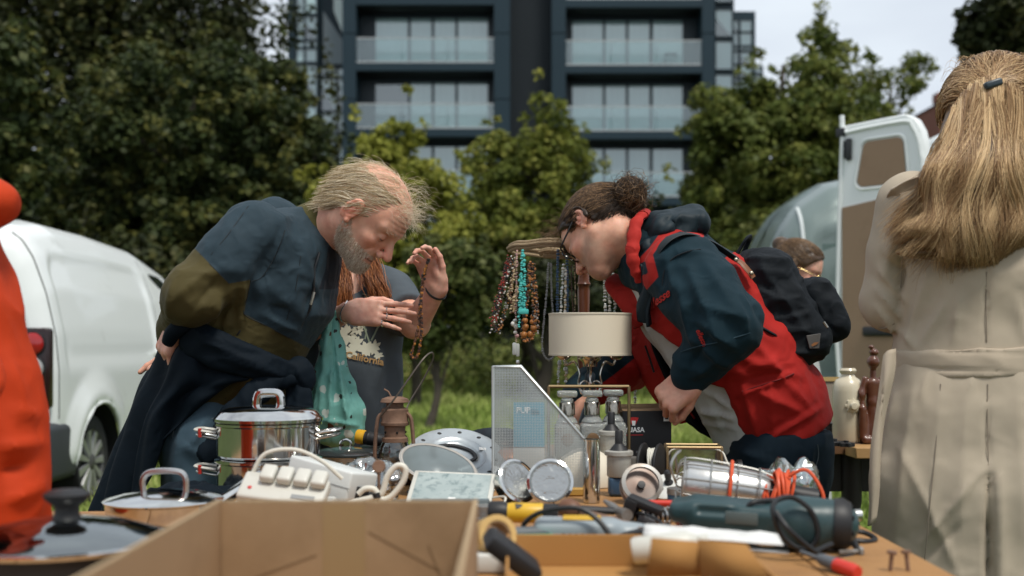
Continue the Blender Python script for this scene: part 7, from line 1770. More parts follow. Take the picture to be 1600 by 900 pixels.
def tile():
 r = thing('marbled_tile', T(706, 2.24, .034), 'grey green marbled tile with a white rim leaning in the middle', 'tile', rot=(R(24), R(2), R(-4)))
 MB().rbox((-.083, -.062, -.006), (.083, .062, .004), .003).build('tile_body', WHITEP, r)
 MB().rbox((-.074, -.053, .0035), (.074, .053, .0055), .001, 1).build('tile_face', mat('marble_green', (.22, .28, .28), .3, noise=(22, .9, (.42, .47, .45), 8), wear=(60, .5, .7, (.13, .18, .18))), r)
 MB().rbox((-.002, -.046, .0056), (.012, -.038, .0062), .0002, 1).build('price_sticker', mat('sticker_white'), r)
 b = thing('book', T(706, 2.24), 'flat old book under the marbled tile', 'book'); MB().rbox((-.075, -.055, .001), (.075, .06, .022), .003).build('cover', mat('book_blue', (.12, .15, .16), .7), b)
tile()
# ---------------------------------------------------------------- perforated magazine holder and its contents
def perforated(name, c, sc_):
 m = bpy.data.materials.new(name); m.use_nodes = True; t = m.node_tree; L = t.links.new; b = t.nodes['Principled BSDF']; out = t.nodes['Material Output']
 b.inputs['Base Color'].default_value = (*c, 1); b.inputs['Metallic'].default_value = .5; b.inputs['Roughness'].default_value = .4
 tc = t.nodes.new('ShaderNodeTexCoord'); mp = t.nodes.new('ShaderNodeMapping'); mp.inputs['Scale'].default_value = (sc_,)*3; L(tc.outputs['Object'], mp.inputs[0])
 sx = t.nodes.new('ShaderNodeSeparateXYZ'); L(mp.outputs[0], sx.inputs[0]); sq = []
 for k in (0, 2):
  f = t.nodes.new('ShaderNodeMath'); f.operation = 'FRACT'; L(sx.outputs[k], f.inputs[0]); s2 = t.nodes.new('ShaderNodeMath'); s2.operation = 'SUBTRACT'; s2.inputs[1].default_value = .5; L(f.outputs[0], s2.inputs[0])
  a = t.nodes.new('ShaderNodeMath'); a.operation = 'MULTIPLY'; L(s2.outputs[0], a.inputs[0]); L(s2.outputs[0], a.inputs[1]); sq.append(a)
 ad = t.nodes.new('ShaderNodeMath'); ad.operation = 'ADD'; L(sq[0].outputs[0], ad.inputs[0]); L(sq[1].outputs[0], ad.inputs[1])
 lt = t.nodes.new('ShaderNodeMath'); lt.operation = 'LESS_THAN'; lt.inputs[1].default_value = .165; L(ad.outputs[0], lt.inputs[0])
 tr = t.nodes.new('ShaderNodeBsdfTransparent'); mx = t.nodes.new('ShaderNodeMixShader'); L(lt.outputs[0], mx.inputs[0]); L(b.outputs[0], mx.inputs[1]); L(tr.outputs[0], mx.inputs[2]); L(mx.outputs[0], out.inputs[0])
 return m
def file_holder():
 Y = 2.47; r = thing('magazine_holder', T(770, Y), 'silver perforated metal magazine holder standing in the middle', 'magazine holder'); s = Y/F
 zt = P(0, 573, Y).z-TZ; W_ = 148*s; h1 = P(0, 692, Y).z-TZ
 poly = [(0, .002), (W_, .002), (W_, h1), (44*s, zt), (0, zt)]
 pm = perforated('perforated_steel', (.46, .50, .50), 290); fm = mat('holder_frame', (.48, .52, .52), .35, .5)
 for y in (0, .085):
  q = MB(); q.add([(x, y, z) for x, z in poly], [tuple(range(5))], False); q.build('side_panel', pm, r)
  MB().tube([(x, y, z) for x, z in poly], .0032, 8, closed=True).build('edge_frame', fm, r)
 q = MB(); q.add([(0, 0, .002), (0, .085, .002), (0, .085, zt), (0, 0, zt)], [(0, 1, 2, 3)], False); q.build('back_panel', fm, r)
 q = MB(); q.add([(W_, 0, .002), (W_, .085, .002), (W_, .085, h1), (W_, 0, h1)], [(0, 1, 2, 3)], False); q.build('front_panel', fm, r)
 MB().box((.001, .001, .0008), (W_-.001, .084, .0018)).build('bottom', fm, r)
 b = thing('booklet', T(802, Y+.060, .09), 'blue booklet lettered PUP seen through the magazine holder', 'booklet', rot=(R(-4), 0, 0))
 MB().box((0, 0, 0), (50*s, .004, .10)).build('cover', mat('booklet_blue', (.10, .30, .40), .5), b)
 text_mesh('PUP', .0185, b, (.006, -.0008, .076), mat('print_white', (.75, .78, .78), .7))
 text_mesh('life', .016, b, (.040, -.0008, .074), mat('booklet_blue2', (.06, .18, .26), .7), name='lettering')
 MB().box((.0, .001, -.089), (50*s, .003, -.0005)).build('pages', mat('paper', (.6, .6, .56), .8), b)
 c = thing('copper_pan', T(795, Y+.17), 'copper pan with an orange handle behind the perforated holder', 'pan')
 q = MB(); q.at((0, 0, 0)); q.lathe([(0, .001), (.05, .001), (.062, .02), (.060, .05), (.045, .072), (.02, .08), (0, .081)], 32); q.build('pan_body', mat('copper', (.55, .26, .16), .3, .9), c)
 MB().tube(catmull([(.055, -.03, .035), (.085, -.045, .045), (.09, -.045, .02), (.07, -.04, .008)], 5), .009, 8, flat=.6).build('orange_handle', mat('orange_plastic', (.7, .17, .03), .4), c)
 d = thing('pan', T(775, Y+.22), 'dark blue frying pan edge beside the perforated holder', 'pan'); q = MB(); q.at((0, 0, .005), (R(-25), 0, 0)); q.lathe([(0, .06), (.06, .06), (.075, .075), (.078, .095), (.072, .093), (.058, .066), (0, .064)], 32); q.build('pan_body', mat('pan_navy', (.03, .04, .05), .3), d)
 q = MB(); q.tube([(0, 0, .0), (0, .0, .07)], .03, 12); q.build('pan_foot', BLACKP, d)
def text_mesh(body, size, parent, loc, m, rot=(R(90), 0, 0), name='lettering', ext=.0004, bold=.01, sx=1):
 cu = bpy.data.curves.new('txt', 'FONT'); cu.body = body; cu.size = size; cu.extrude = ext; cu.resolution_u = 2; cu.offset = bold*size
 ob = bpy.data.objects.new('txt', cu); col.objects.link(ob); me = bpy.data.meshes.new_from_object(ob.evaluated_get(bpy.context.evaluated_depsgraph_get()))
 bpy.data.objects.remove(ob); me.materials.clear(); me.materials.append(m); me.name = name
 o = bpy.data.objects.new(name, me); link(o, parent); o.location = loc; o.rotation_euler = rot; o.scale = (sx, 1, 1); return o
file_holder()
def headlamps():
 for (px, Y, rot, lab, zz) in ((806, 2.26, (R(62), R(22), R(28)), 'round chrome headlamp unit leaning to the left, half turned away', .046), (860, 2.24, (R(74), 0, R(-6)), 'round chrome headlamp unit facing the viewer', .048)):
  r = thing('headlamp', T(px, Y, zz), lab, 'headlamp', 'pair of loose headlamps', rot=rot)
  q = MB(); q.lathe([(.012, -.045), (.026, -.038), (.040, -.018), (.0435, 0), (.046, .004), (.046, .008), (.041, .010), (.0385, .006)], 40); q.build('reflector_bowl', CHROME, r)
  q = MB(); q.lathe([(.039, .006), (.036, .009), (.030, .0075), (.022, .009), (.010, .0078), (0, .008)], 40); q.build('lens', mat('headlamp_lens', (.46, .47, .46), .22, .85, bump=(70, .8, .004)), r)
  MB().at((0, 0, -.05)).lathe([(0, -.006), (.011, -.006), (.012, .006), (0, .006)], 16).build('bulb_socket', BLACKP, r)
headlamps()
def tubes():
 r = thing('chrome_tube', T(924, 2.30), 'upright polished chrome tube', 'tube'); q = MB(); h = P(0, 686, 2.30).z-TZ
 q.lathe([(.0145, .001), (.0175, .001), (.0175, h-.003), (.0185, h-.002), (.0185, h), (.0150, h), (.0150, .004)], 40); q.build('tube_wall', CHROME, r)
 d = thing('cream_lampshade', T(915, 2.58), 'cream domed enamel shade behind the chrome tube', 'lampshade'); q = MB(); q.lathe([(.075, .001), (.076, .006), (.070, .035), (.055, .062), (.03, .078), (.012, .083), (0, .084)], 40); q.build('dome', CREAM, d)
 k = thing('wooden_rule', T(880, 2.40, .006), 'yellow wooden rule lying behind the chrome tube', 'rule', rz=R(2)); MB().box((-.08, -.012, -.005), (.07, .012, .010)).build('rule_body', mat('ochre_wood', (.42, .24, .05), .6), k, bevel=.002)
 for (px, Y, ztop, lab, base) in ((967, 2.40, 690, 'grey metal filter canister with a black spout and blue base', True), (955, 2.62, 660, 'second metal canister with a black spout behind the first', False)):
  c = thing('filter_canister', T(px, Y), lab, 'canister', 'filter canisters'); h = P(0, ztop, Y).z-TZ
  if base: MB().rbox((-.022, -.02, .001), (.022, .02, .040), .006, 3).build('blue_base', mat('blue_paint', (.035, .075, .13), .45, wear=(40, .55, .7, (.16, .14, .12))), c)
  q = MB(); z0 = .0405 if base else .001
  q.lathe([(0, z0), (.024, z0), (.0255, z0+.003), (.0255, h-.030), (.030, h-.028), (.030, h-.020), (.026, h-.018), (0, h-.018)], 32); q.build('can', mat('grey_cast', (.40, .39, .35), .5, .3, wear=(24, .5, .7, (.22, .18, .14))), c)
  q = MB(); q.lathe([(.020, h-.0178), (.014, h-.010), (.0085, h-.004), (.0085, h+.022), (.007, h+.024), (0, h+.024)], 20); q.build('spout', BLACKP, c)
 p_ = thing('pulley_wheel', T(1000, 2.30, .030), 'brown and grey pulley wheel leaning on the canister', 'pulley', rot=(R(58), R(-24), R(20)))
 q = MB(); q.lathe([(0, -.008), (.040, -.008), (.042, -.004), (.036, 0), (.042, .004), (.040, .008), (.030, .010), (.012, .008), (0, .012)], 36); q.build('pulley_disc', mat('pulley_brown', (.14, .08, .055), .45, .4, noise=(20, .6, (.22, .19, .17))), p_)
 MB().lathe([(0, .010), (.008, .010), (.008, .018), (0, .019)], 16).build('hub', BLACKP, p_)
 MB().at((0, 0, .022)).lathe([(.034, -.002), (.042, 0), (.042, .004), (.034, .006), (.034, -.002)], 36).build('pulley_rim', DULL, p_)
 w = thing('white_disc', T(1043, 2.36, .022), 'white metal disc with an upright black knob', 'disc', rot=(R(28), R(-10), 0))
 q = MB(); q.lathe([(0, -.008), (.040, -.008), (.043, -.004), (.043, .004), (.040, .006), (.020, .008), (0, .008)], 40); q.build('disc', mat('white_paint', (.62, .62, .58), .4, wear=(22, .55, .7, (.40, .36, .32))), w)
 MB().at((.004, .004, .008)).lathe([(.009, 0), (.010, .003), (.006, .008), (.0075, .022), (.008, .028), (.004, .032), (0, .032)], 16).build('knob', BLACKP, w)
 MB().at((-.016, -.012, .008)).lathe([(.006, 0), (.006, .003), (0, .004)], 10).build('screw', DULL, w)
tubes()
# ---------------------------------------------------------------- decanters
def decanter(px, Y, lab, big=1):
 r = thing('decanter', T(px, Y, .046), lab, 'decanter', 'cut glass decanters in a row'); w = .030
 cut = mat('cut_glass', (.80, .86, .84), .08, 0, .6, trans=.75, ior=1.45, bump=(220, .9, .004))
 MB().rbox((-w, -w, .002), (w, w, .085), .010, 3).build('bottle', cut, r)
 q = MB(); q.lathe([(.026, .0865), (.022, .094), (.0165, .100), (.0165, .106)], 20); q.build('shoulder', cut, r)
 q = MB(); q.lathe([(.0190, .104), (.0190, .132), (.0175, .134), (.0165, .134)], 24); q.build('silver_collar', mat('tarnished_silver', (.45, .42, .36), .18, 1, wear=(30, .45, .7, (.16, .12, .08))), r)
 q = MB(); q.lathe([(.0155, .130), (.016, .141), (.012, .144), (.014, .146)], 16); q.build('stopper_neck', cut, r)
 MB().rbox((-.024, -.017, .1465), (.024, .017, .162), .005, 3).build('stopper', cut, r)
 m = MB(); m.at((0, -w-.001, .048), (R(90), 0, 0)); m.lathe([(0, 0), (.013, 0), (.015, .002), (.012, .003), (.006, .0025), (0, .003)], 20); m.build('medallion', mat('gold_brown', (.25, .15, .08), .4, .6, bump=(200, .6, .002)), r)
for (px, Y, lab) in ((886, 2.70, 'cut glass decanter with silver collar, left of three'), (925, 2.72, 'cut glass decanter with silver collar, middle of three'), (958, 2.76, 'cut glass decanter with silver collar, right of three')): decanter(px, Y, lab)
def tantalus():
 r = thing('decanter_stand', T(922, 2.73), 'thin brass carrying frame round the three decanters', 'stand'); b = mat('old_brass', (.30, .22, .12), .4, .9)
 MB().rbox((-.102, -.036, .001), (.102, .052, .0455), .004).build('base_box', mat('varnished_wood', (.13, .042, .018), .3), r)
 for s in (-1, 1): MB().tube([(s*.098+.0, .045, .046), (s*.098, .045, .215)], .004, 8).build('upright', b, r)
 MB().tube([(-.098, .045, .215), (.098, .045, .215)], .004, 8).build('cross_bar', b, r)
tantalus()
# ---------------------------------------------------------------- drum shade lamp
def lamp():
 Y = 2.90; r = thing('table_lamp', T(922, Y), 'table lamp with cream drum shade and scrolled nickel arms', 'lamp'); z = lambda py: P(0, py, Y).z-TZ
 R_ = 64.5*Y/F; sm = mat('cream_linen', (.70, .62, .48), .85, bump=(400, .3, .0006)); t = sm.node_tree
 q = MB(); q.lathe([(R_-.002, z(554)), (R_, z(554)), (R_, z(491)), (R_-.002, z(491)), (R_-.002, z(554))], 64); q.build('drum_shade', sm, r)
 for py in (491, 554): MB().at((0, 0, z(py))).lathe([(R_-.0012, -.0025), (R_+.0012, -.002), (R_+.0012, .002), (R_-.0012, .0025), (R_-.0012, -.0025)], 64).build('shade_band', mat('shade_band', (.60, .54, .42), .8), r)
 n = mat('nickel', (.55, .52, .47), .2, 1)
 q = MB(); q.lathe([(0, .001), (.050, .001), (.052, .006), (.030, .014), (.012, .022), (.008, .05), (.012, .07), (.022, .09), (.030, .12), (.020, .15), (.009, .17), (.008, z(600)), (.013, z(592)), (.013, z(585)), (.007, z(580)), (.010, z(570)), (.018, z(563)), (.020, z(558)), (.006, z(556)), (.006, z(500))], 28)
 q.build('stem', mat('lamp_navy', (.03, .045, .06), .35), r)
 for k in range(3):
  a = 2.09*k+.5; c_, s_ = math.cos(a), math.sin(a)
  pts = [(.008, z(598)), (.022, z(612)), (.034, z(600)), (.030, z(584)), (.045, z(566)), (.070, z(570)), (.078, z(560))]
  MB().tube(catmull([(u*c_, u*s_, w) for u, w in pts], 6), .0032, 8).build('scroll_arm', n, r)
  q = MB(); q.at((.078*c_, .078*s_, z(561))); q.lathe([(0, -.004), (.012, -.002), (.020, .005), (.021, .007), (.010, .005), (0, .004)], 20); q.build('drip_tray', n, r)
 for s_ in (-1, 1): MB().tube([(.014*math.cos(t_)+s_*.014, -.02, z(606)+.018*math.sin(t_)) for t_ in np.linspace(0, 6.28, 22, endpoint=False)], .0026, 8, closed=True).build('scroll_ring', n, r)
 q = MB(); q.lathe([(0, z(574)), (.017, z(573)), (.019, z(566)), (.030, z(560)), (.030, z(557)), (0, z(556))], 24); q.build('lamp_cup', n, r)
lamp()
# ---------------------------------------------------------------- necklace rack
def rack():
 Y = 3.34; r = thing('necklace_rack', T(912, Y), 'turned wooden post with a rope wound ring for hanging necklaces', 'rack'); z = lambda py: P(0, py, Y).z-TZ
 wd = mat('varnished_wood', (.13, .042, .018), .3, 0, .5, noise=(9, .8, (.20, .07, .028)), coat=.3)
 q = MB(); q.lathe([(0, .001), (.07, .001), (.075, .012), (.03, .025), (.016, .04), (.018, z(620)), (.014, z(590)), (.019, z(560)), (.0165, z(490)), (.0185, z(455)), (.0165, z(448)), (.021, z(444)), (.0165, z(440)), (.0155, z(425)), (.015, z(385)), (.010, z(375)), (0, z(372))], 28); q.build('post', wd, r)
 rp = mat('jute_rope', (.30, .22, .13), .95, bump=(220, .8, .003)); R_ = .222
 for (dz, rr) in ((0, R_), (.008, R_-.006), (-.008, R_-.004)):
  pts = [(rr*math.cos(a), rr*math.sin(a), z(388)+dz+.0015*math.sin(a*11)) for a in np.linspace(0, 6.283, 60, endpoint=False)]; MB().tube(pts, .0055, 8, closed=True).build('rope_ring', rp, r)
 for k in range(4):
  a = .4+k*1.57; MB().tube(catmull([(0, 0, z(378)), (.1*math.cos(a), .1*math.sin(a), z(384)), (R_*math.cos(a), R_*math.sin(a), z(388))], 4), .006, 8).build('spoke', rp, r)
 MB().tube(catmull([(-.13, -.13, z(400)), (-.10, -.155, z(398)), (-.05, -.17, z(402)), (0, -.18, z(399)), (.03, -.17, z(403)), (-.02, -.165, z(408)), (-.07, -.16, z(406)), (-.12, -.14, z(404))], 5), .010, 8).build('rope_knot', rp, r)
rack()
BM = {k: mat('bead_'+k, c, .3, m) for k, c, m in (('brown2', (.09, .035, .02), 0), ('red', (.30, .03, .02), 0), ('white', (.68, .66, .60), 0), ('cream2', (.48, .37, .22), 0), ('turq', (.07, .46, .42), 0), ('amber2', (.42, .17, .045), 0), ('orange', (.50, .20, .06), 0), ('black', (.012, .012, .014), 0), ('blue', (.035, .08, .16), 0), ('grey', (.20, .20, .20), 0), ('pink', (.60, .34, .33), 0), ('silver', (.55, .55, .54), .9))}
for k_ in ('clear',): BM[k_] = mat('bead_clear', (.70, .74, .72), .12, 0, .6, trans=.4)
def necklace(lab, strands_, Y, pend=()):
 """strands_: list of (pixel path, bead radius m, [bead kinds], jitter)"""
 Y += .30; p0 = strands_[0][0][0]; r = thing('bead_necklace', P(p0[0], p0[1], Y), lab, 'necklace', 'necklaces hanging from the ring'); o = Vector(r.location)
 kinds = sorted({k for s in strands_ for k in s[2]}); mi = {k: i for i, k in enumerate(kinds)}
 b = MB()
 S2_ = []
 for (path, rad, ks, jit) in strands_:
  if jit >= .002 and rad < .006:
   for dx in (-3.2, 0, 3.2): S2_.append(([(a+dx*(.3+.7*i/max(1, len(path)-1)), c+random.uniform(-3, 3)) for i, (a, c) in enumerate(path)], rad*.72, ks, .0016))
  else: S2_.append((path, rad, ks, min(jit, .0025)))
 for (path, rad, ks, jit) in S2_:
  cp = catmull([P(a, c, Y) for a, c in path], 10); L_ = 0; nxt = 0
  for i in range(len(cp)-1):
   d = (cp[i+1]-cp[i]).length; 
   while nxt <= L_+d:
    p_ = cp[i].lerp(cp[i+1], (nxt-L_)/max(d, 1e-6)); rr = rad*random.uniform(.75, 1.2)
    b.mi_(mi[random.choice(ks)]); b.ball(p_-o+Vector([random.gauss(0, jit) for _ in range(3)]), (rr, rr, rr*random.uniform(.7, 1.1)), 6 if rad < .005 else 10); nxt += rr*1.6
   L_ += d
 o1 = b.build('bead_strand', [BM[k] for k in kinds], r); o1['kind'] = 'stuff'
 for (px, py, sx, sz, k) in pend: MB().at(P(px, py, Y-.004)-o).rbox((-sx, -.004, -sz), (sx, .004, sz), min(sx, .004)*.8, 2).build('pendant', BM[k], r)
Nk = necklace
Nk('dark multi strand necklace with white flecks, leftmost on the rack', [([(800, 400), (790, 440), (776, 490), (770, 518)], .0042, ['brown2', 'black', 'red', 'white'], .004), ([(806, 402), (800, 440), (786, 495), (776, 520)], .0040, ['brown2', 'black', 'amber2', 'white'], .004), ([(795, 402), (782, 450), (769, 500)], .0036, ['brown2', 'red', 'black'], .004)], 2.92)
Nk('cream wooden bead necklace beside the dark one', [([(808, 405), (800, 440), (796, 462), (803, 478), (800, 488)], .0048, ['cream2', 'cream2', 'brown2'], .004), ([(808, 450), (803, 470), (800, 485)], .0055, ['cream2'], .005)], 2.90)
Nk('pale pink strand with a white rectangular glass pendant', [([(808, 392), (807, 450), (806, 505), (806, 540)], .0026, ['pink', 'cream2'], .001), ([(805, 500), (806, 528)], .006, ['pink', 'white', 'clear'], .003)], 2.82, [(804, 545, .006, .017, 'clear'), (809, 547, .005, .018, 'clear'), (809, 566, .005, .006, 'silver')])
Nk('thick turquoise bead necklace', [([(816, 392), (815, 420), (812, 470), (811, 512)], .0046, ['turq'], .0012), ([(817, 392), (820, 440), (819, 486)], .0046, ['turq'], .0012), ([(814, 430), (816, 490)], .0050, ['turq'], .002)], 2.80, [(818, 487, .014, .007, 'turq')])
Nk('amber chip necklace right of the turquoise one', [([(828, 412), (824, 460), (818, 505), (816, 525), (826, 533), (834, 515), (836, 470), (831, 412)], .0052, ['amber2', 'brown2', 'black', 'orange'], .003), ([(822, 500), (820, 522), (830, 520), (832, 495)], .009, ['orange', 'amber2'], .004), ([(833, 440), (838, 480), (837, 520)], .004, ['brown2', 'amber2', 'white'], .003)], 2.82)
Nk('grey cord necklace with felt balls hanging in a loop', [([(857, 412), (854, 460), (850, 500), (847, 540), (853, 560), (863, 560), (868, 545)], .0034, ['grey'], .0004), ([(861, 412), (862, 460), (864, 490)], .0032, ['grey'], .0004), ([(850, 491), (864, 487), (858, 508), (848, 534), (856, 564)], .0001, ['grey'], 0)], 2.80)
for (a_, b_) in ((850, 491), (863, 486), (848, 534), (857, 563)):
 pass
Nk('navy blue round bead necklace', [([(872, 392), (871, 440), (871, 490)], .0046, ['blue'], .0004), ([(883, 384), (886, 400), (887, 440), (887, 490)], .0046, ['blue'], .0004)], 2.79)
Nk('clear and pearl necklace reaching below the lamp shade', [([(880, 415), (878, 450), (876, 490), (874, 560), (872, 603)], .0042, ['clear', 'white', 'silver'], .001), ([(884, 420), (883, 490), (884, 560), (884, 600)], .0044, ['white', 'clear', 'cream2'], .001)], 2.74, [(874, 567, .005, .007, 'clear'), (884, 577, .006, .006, 'clear')])
Nk('brown leather thong necklaces behind the pearls', [([(893, 415), (893, 450), (896, 490)], .0024, ['brown2'], .0003), ([(897, 415), (899, 455), (898, 490)], .0024, ['brown2', 'cream2'], .0003)], 2.80)
Nk('white pearl strands on the right of the rack', [([(944, 432), (945, 460), (946, 500)], .0046, ['white', 'silver'], .001), ([(951, 430), (952, 460), (953, 500)], .0046, ['white'], .001), ([(958, 428), (960, 465), (962, 500)], .0046, ['white', 'silver', 'clear'], .001), ([(964, 440), (968, 470), (972, 485)], .0046, ['white', 'silver'], .001)], 2.90)
Nk('short string of silver beads under the reaching arm', [([(991, 590), (992, 612), (993, 634)], .0042, ['silver', 'clear'], .001)], 2.92)
# ---------------------------------------------------------------- battery carton
def carton():
 Y = 2.86; r = thing('battery_carton', T(1003, Y), 'small black cardboard carton with red and white fan logo, open at the top', 'carton', rz=R(8)); h = P(0, 640, Y).z-TZ; w, d, t = .062, .05, .002
 bm_ = mat('black_card', (.008, .009, .012), .5); inn = CARD
 MB().box((-w, -d, .001), (w, d, .003)).build('base', bm_, r)
 for a, b in (((-w, -d, .003), (-w+t, d, h)), ((w-t, -d, .003), (w, d, h)), ((-w+t, -d, .003), (w-t, -d+t, h)), ((-w+t, d-t, .003), (w-t, d, h))): MB().box(a, b).build('wall', bm_, r)
 for (q0, q1, q2, q3) in (((-w, d, h), (w, d, h), (w, d+.01, h+.012), (-w, d+.012, h+.010)), ((-w, -d, h), (-w, d, h), (-w-.012, d, h+.008), (-w-.014, -d, h+.006)), ((-w+.004, -d+.003, h-.002), (w-.004, -d+.003, h-.002), (w-.01, -d+.026, h+.006), (-w+.004, -d+.028, h+.004))):
  o = MB().add([q0, q1, q2, q3], [(0, 1, 2, 3)], False).build('flap', inn, r); s_ = o.modifiers.new('t', 'SOLIDIFY'); s_.thickness = .002
 wh, rd = mat('print_white'), mat('print_red', (.5, .02, .02), .6)
 text_mesh('YUASA', .0165, r, (-.058, -d-.0008, h-.052), wh, bold=.03)
 MB().box((-.055, -d-.0012, h-.060), (-.010, -d-.0002, h-.0585)).build('red_rule', rd, r)
 for k in range(7):      # fan of bars
  a = (k-3)*.28; x0, z0 = -.034, h-.036
  MB().add([(x0+.0055*math.sin(a)-.0012, -d-.001, z0+.003), (x0+.0055*math.sin(a)+.0012, -d-.001, z0+.003), (x0+.015*math.sin(a)+.0016, -d-.001, z0+.021*math.cos(a*.5)), (x0+.015*math.sin(a)-.0016, -d-.001, z0+.021*math.cos(a*.5))], [(0, 1, 2, 3)], False).build('logo_bar', rd if k % 1 == 0 else wh, r)
 MB().add([(-.0375, -d-.0014, h-.036), (-.0305, -d-.0014, h-.036), (-.029, -d-.0014, h-.024), (-.039, -d-.0014, h-.024)], [(0, 1, 2, 3)], False).build('logo_stem', wh, r)
 MB().box((w-.020, -d-.0012, h-.026), (w-.005, -d-.0002, h-.008)).build('white_mark', wh, r)
 MB().box((w-.0165, -d-.0018, h-.021), (w-.0085, -d-.0013, h-.0125)).build('mark_inner', bm_, r)
carton()
def reel():
 r = thing('cord_reel', T(1018, 2.50, .052), 'black plastic cord reel wound with white flex', 'reel', rz=R(-24)); 
 for x in (-.018, .018):
  q = MB(); q.at((x, 0, 0), (0, R(90), 0)); q.lathe([(0, -.004), (.014, -.005), (.03, -.002), (.048, -.003), (.0505, 0), (.048, .003), (.03, .002), (.014, .005), (0, .004)], 36); q.build('reel_disc', BLACKP, r)
 for k in range(8): MB().mat4(Matrix.Translation((-.0225, 0, 0)) @ Matrix.Rotation(k*math.pi/4, 4, 'X')).box((-.002, -.003, .014), (.001, .003, .046)).build('rib', BLACKP, r)
 pts = [((-.012+.024*((k*.083) % 1)), (.030+.004*math.sin(k*.9))*math.cos(k*.5), (.032+.006*math.sin(k*.37))*math.sin(k*.5)) for k in range(150)]
 MB().tube(pts, .0026, 6).build('flex', CABLE_W, r)
reel()
def carriage_lamp():
 Y = 2.56; r = thing('carriage_lamp', T(1083, Y), 'brass framed glass carriage lamp lying on its side with a bulb inside', 'lamp', rz=R(-4)); b = mat('old_brass'); h = .092; w = .060; d = .036
 e = [(-w, -d), (w, -d), (w, d), (-w, d)]
 for (x, y) in e: MB().rbox((x-.003, y-.003, .002), (x+.003, y+.003, h), .0012, 1).build('corner_post', b, r)
 for z in (.002, h-.004):
  for (a, c) in zip(e, e[1:]+e[:1]): MB().tube([(a[0], a[1], z+.002), (c[0], c[1], z+.002)], .0030, 6).build('frame_bar', b, r)
 for (a, c) in zip(e, e[1:]+e[:1]): MB().add([(a[0], a[1], .004), (c[0], c[1], .004), (c[0], c[1], h-.004), (a[0], a[1], h-.004)], [(0, 1, 2, 3)], False).build('pane', clear_glass('dusty_glass', (.66, .66, .60), .80, .12), r)
 MB().box((-w, -d, .0005), (w, d, .0015)).build('back_plate', mat('lamp_tin', (.16, .15, .13), .5, .5), r)
 q = MB(); q.at((.03, 0, .036), (0, R(-90), 0)); q.lathe([(0, -.03), (.012, -.03), (.012, -.004), (.0095, 0), (.0095, .022), (.008, .024)], 20); q.build('bulb_holder', mat('brass_bright', (.42, .28, .10), .3, .9), r)
 q = MB(); q.at((.006, 0, .036), (0, R(-90), 0)); q.lathe([(.008, 0), (.012, .012), (.018, .026), (.016, .040), (.008, .047), (0, .048)], 20); q.build('bulb', GLASS, r)
 q = MB(); q.at((.062, 0, .036), (0, R(90), 0)); q.lathe([(.030, 0), (.030, .012), (.020, .016), (.020, .034), (.024, .036), (.024, .046), (0, .046)], 24); q.build('tail_cap', mat('tail_black', (.02, .02, .02), .4, .3), r)
 MB().tube(catmull([(-.062, -.03, .05), (-.05, -.036, .084), (.0, -.03, .086), (.055, -.036, .084), (.07, -.045, .06), (.085, -.05, .035), (.105, -.05, .025)], 6), .0022, 6).build('flex', CABLE_W, r)
 MB().tube(catmull([(.0, -.040, .01), (-.01, -.045, .03), (.0, -.045, .05), (.03, -.045, .055), (.05, -.042, .04)], 6), .0013, 6).build('wire', CABLE_B, r)
carriage_lamp()
def inspection_lamp():
 r = thing('inspection_lamp', T(1150, 2.14, .048), 'caged aluminium inspection lamp wound with orange cable', 'lamp', rot=(0, R(96), R(-8)))
 q = MB(); q.lathe([(0, -.098), (.040, -.098), (.044, -.09), (.042, -.02), (.036, .045), (.030, .060), (0, .062)], 36); q.build('reflector', mat('aluminium', (.62, .62, .60), .3, .9, wear=(16, .5, .75, (.40, .36, .32))), r)
 q = MB(); q.lathe([(.020, .062), (.022, .10), (.018, .150), (0, .152)], 20); q.build('handle', BLACKP, r)
 w = mat('cage_wire', (.36, .36, .34), .4, .8)
 for k in range(10):
  a = 6.283*k/10; c_, s_ = math.cos(a), math.sin(a); MB().tube(catmull([(.02*c_, .02*s_, -.112), (.046*c_, .046*s_, -.102), (.048*c_, .048*s_, -.05), (.042*c_, .042*s_, .03), (.033*c_, .033*s_, .064)], 4), .0016, 6).build('cage_wire', w, r)
 for z in (-.10, -.05, 0, .04): MB().tube([((.049 if z < 0 else .044)*math.cos(a), (.049 if z < 0 else .044)*math.sin(a), z) for a in np.linspace(0, 6.283, 24, endpoint=False)], .0016, 6, closed=True).build('cage_ring', w, r)
 MB().tube(catmull([(.0, -.02, -.112), (-.03, -.03, -.125), (-.05, -.02, -.12), (-.06, 0, -.11), (-.05, .02, -.118), (-.02, .03, -.112)], 5), .0025, 6).build('hook', w, r)
 MB().tube([(.051*math.cos(a), .051*math.sin(a), -.012+.002*math.sin(a)) for a in np.linspace(0, 6.283, 30, endpoint=False)], .0034, 8, closed=True).build('cable_turn', CABLE_O, r)
 pts = [((.036+.010*math.sin(k*.31))*math.cos(k*.42), (.036+.010*math.sin(k*.31))*math.sin(k*.42), .060+.034*(.5+.5*math.sin(k*.23))+.012*math.sin(k*.11)) for k in range(210)]
 MB().tube(pts, .0034, 7).build('cable_coil', CABLE_O, r)
 MB().tube(catmull([(-.04, -.03, .09), (-.055, -.04, .12), (-.02, -.05, .15), (.02, -.05, .155), (.045, -.03, .15), (.046, 0, .14)], 6), .0034, 7).build('cable_end', CABLE_O, r)
inspection_lamp()
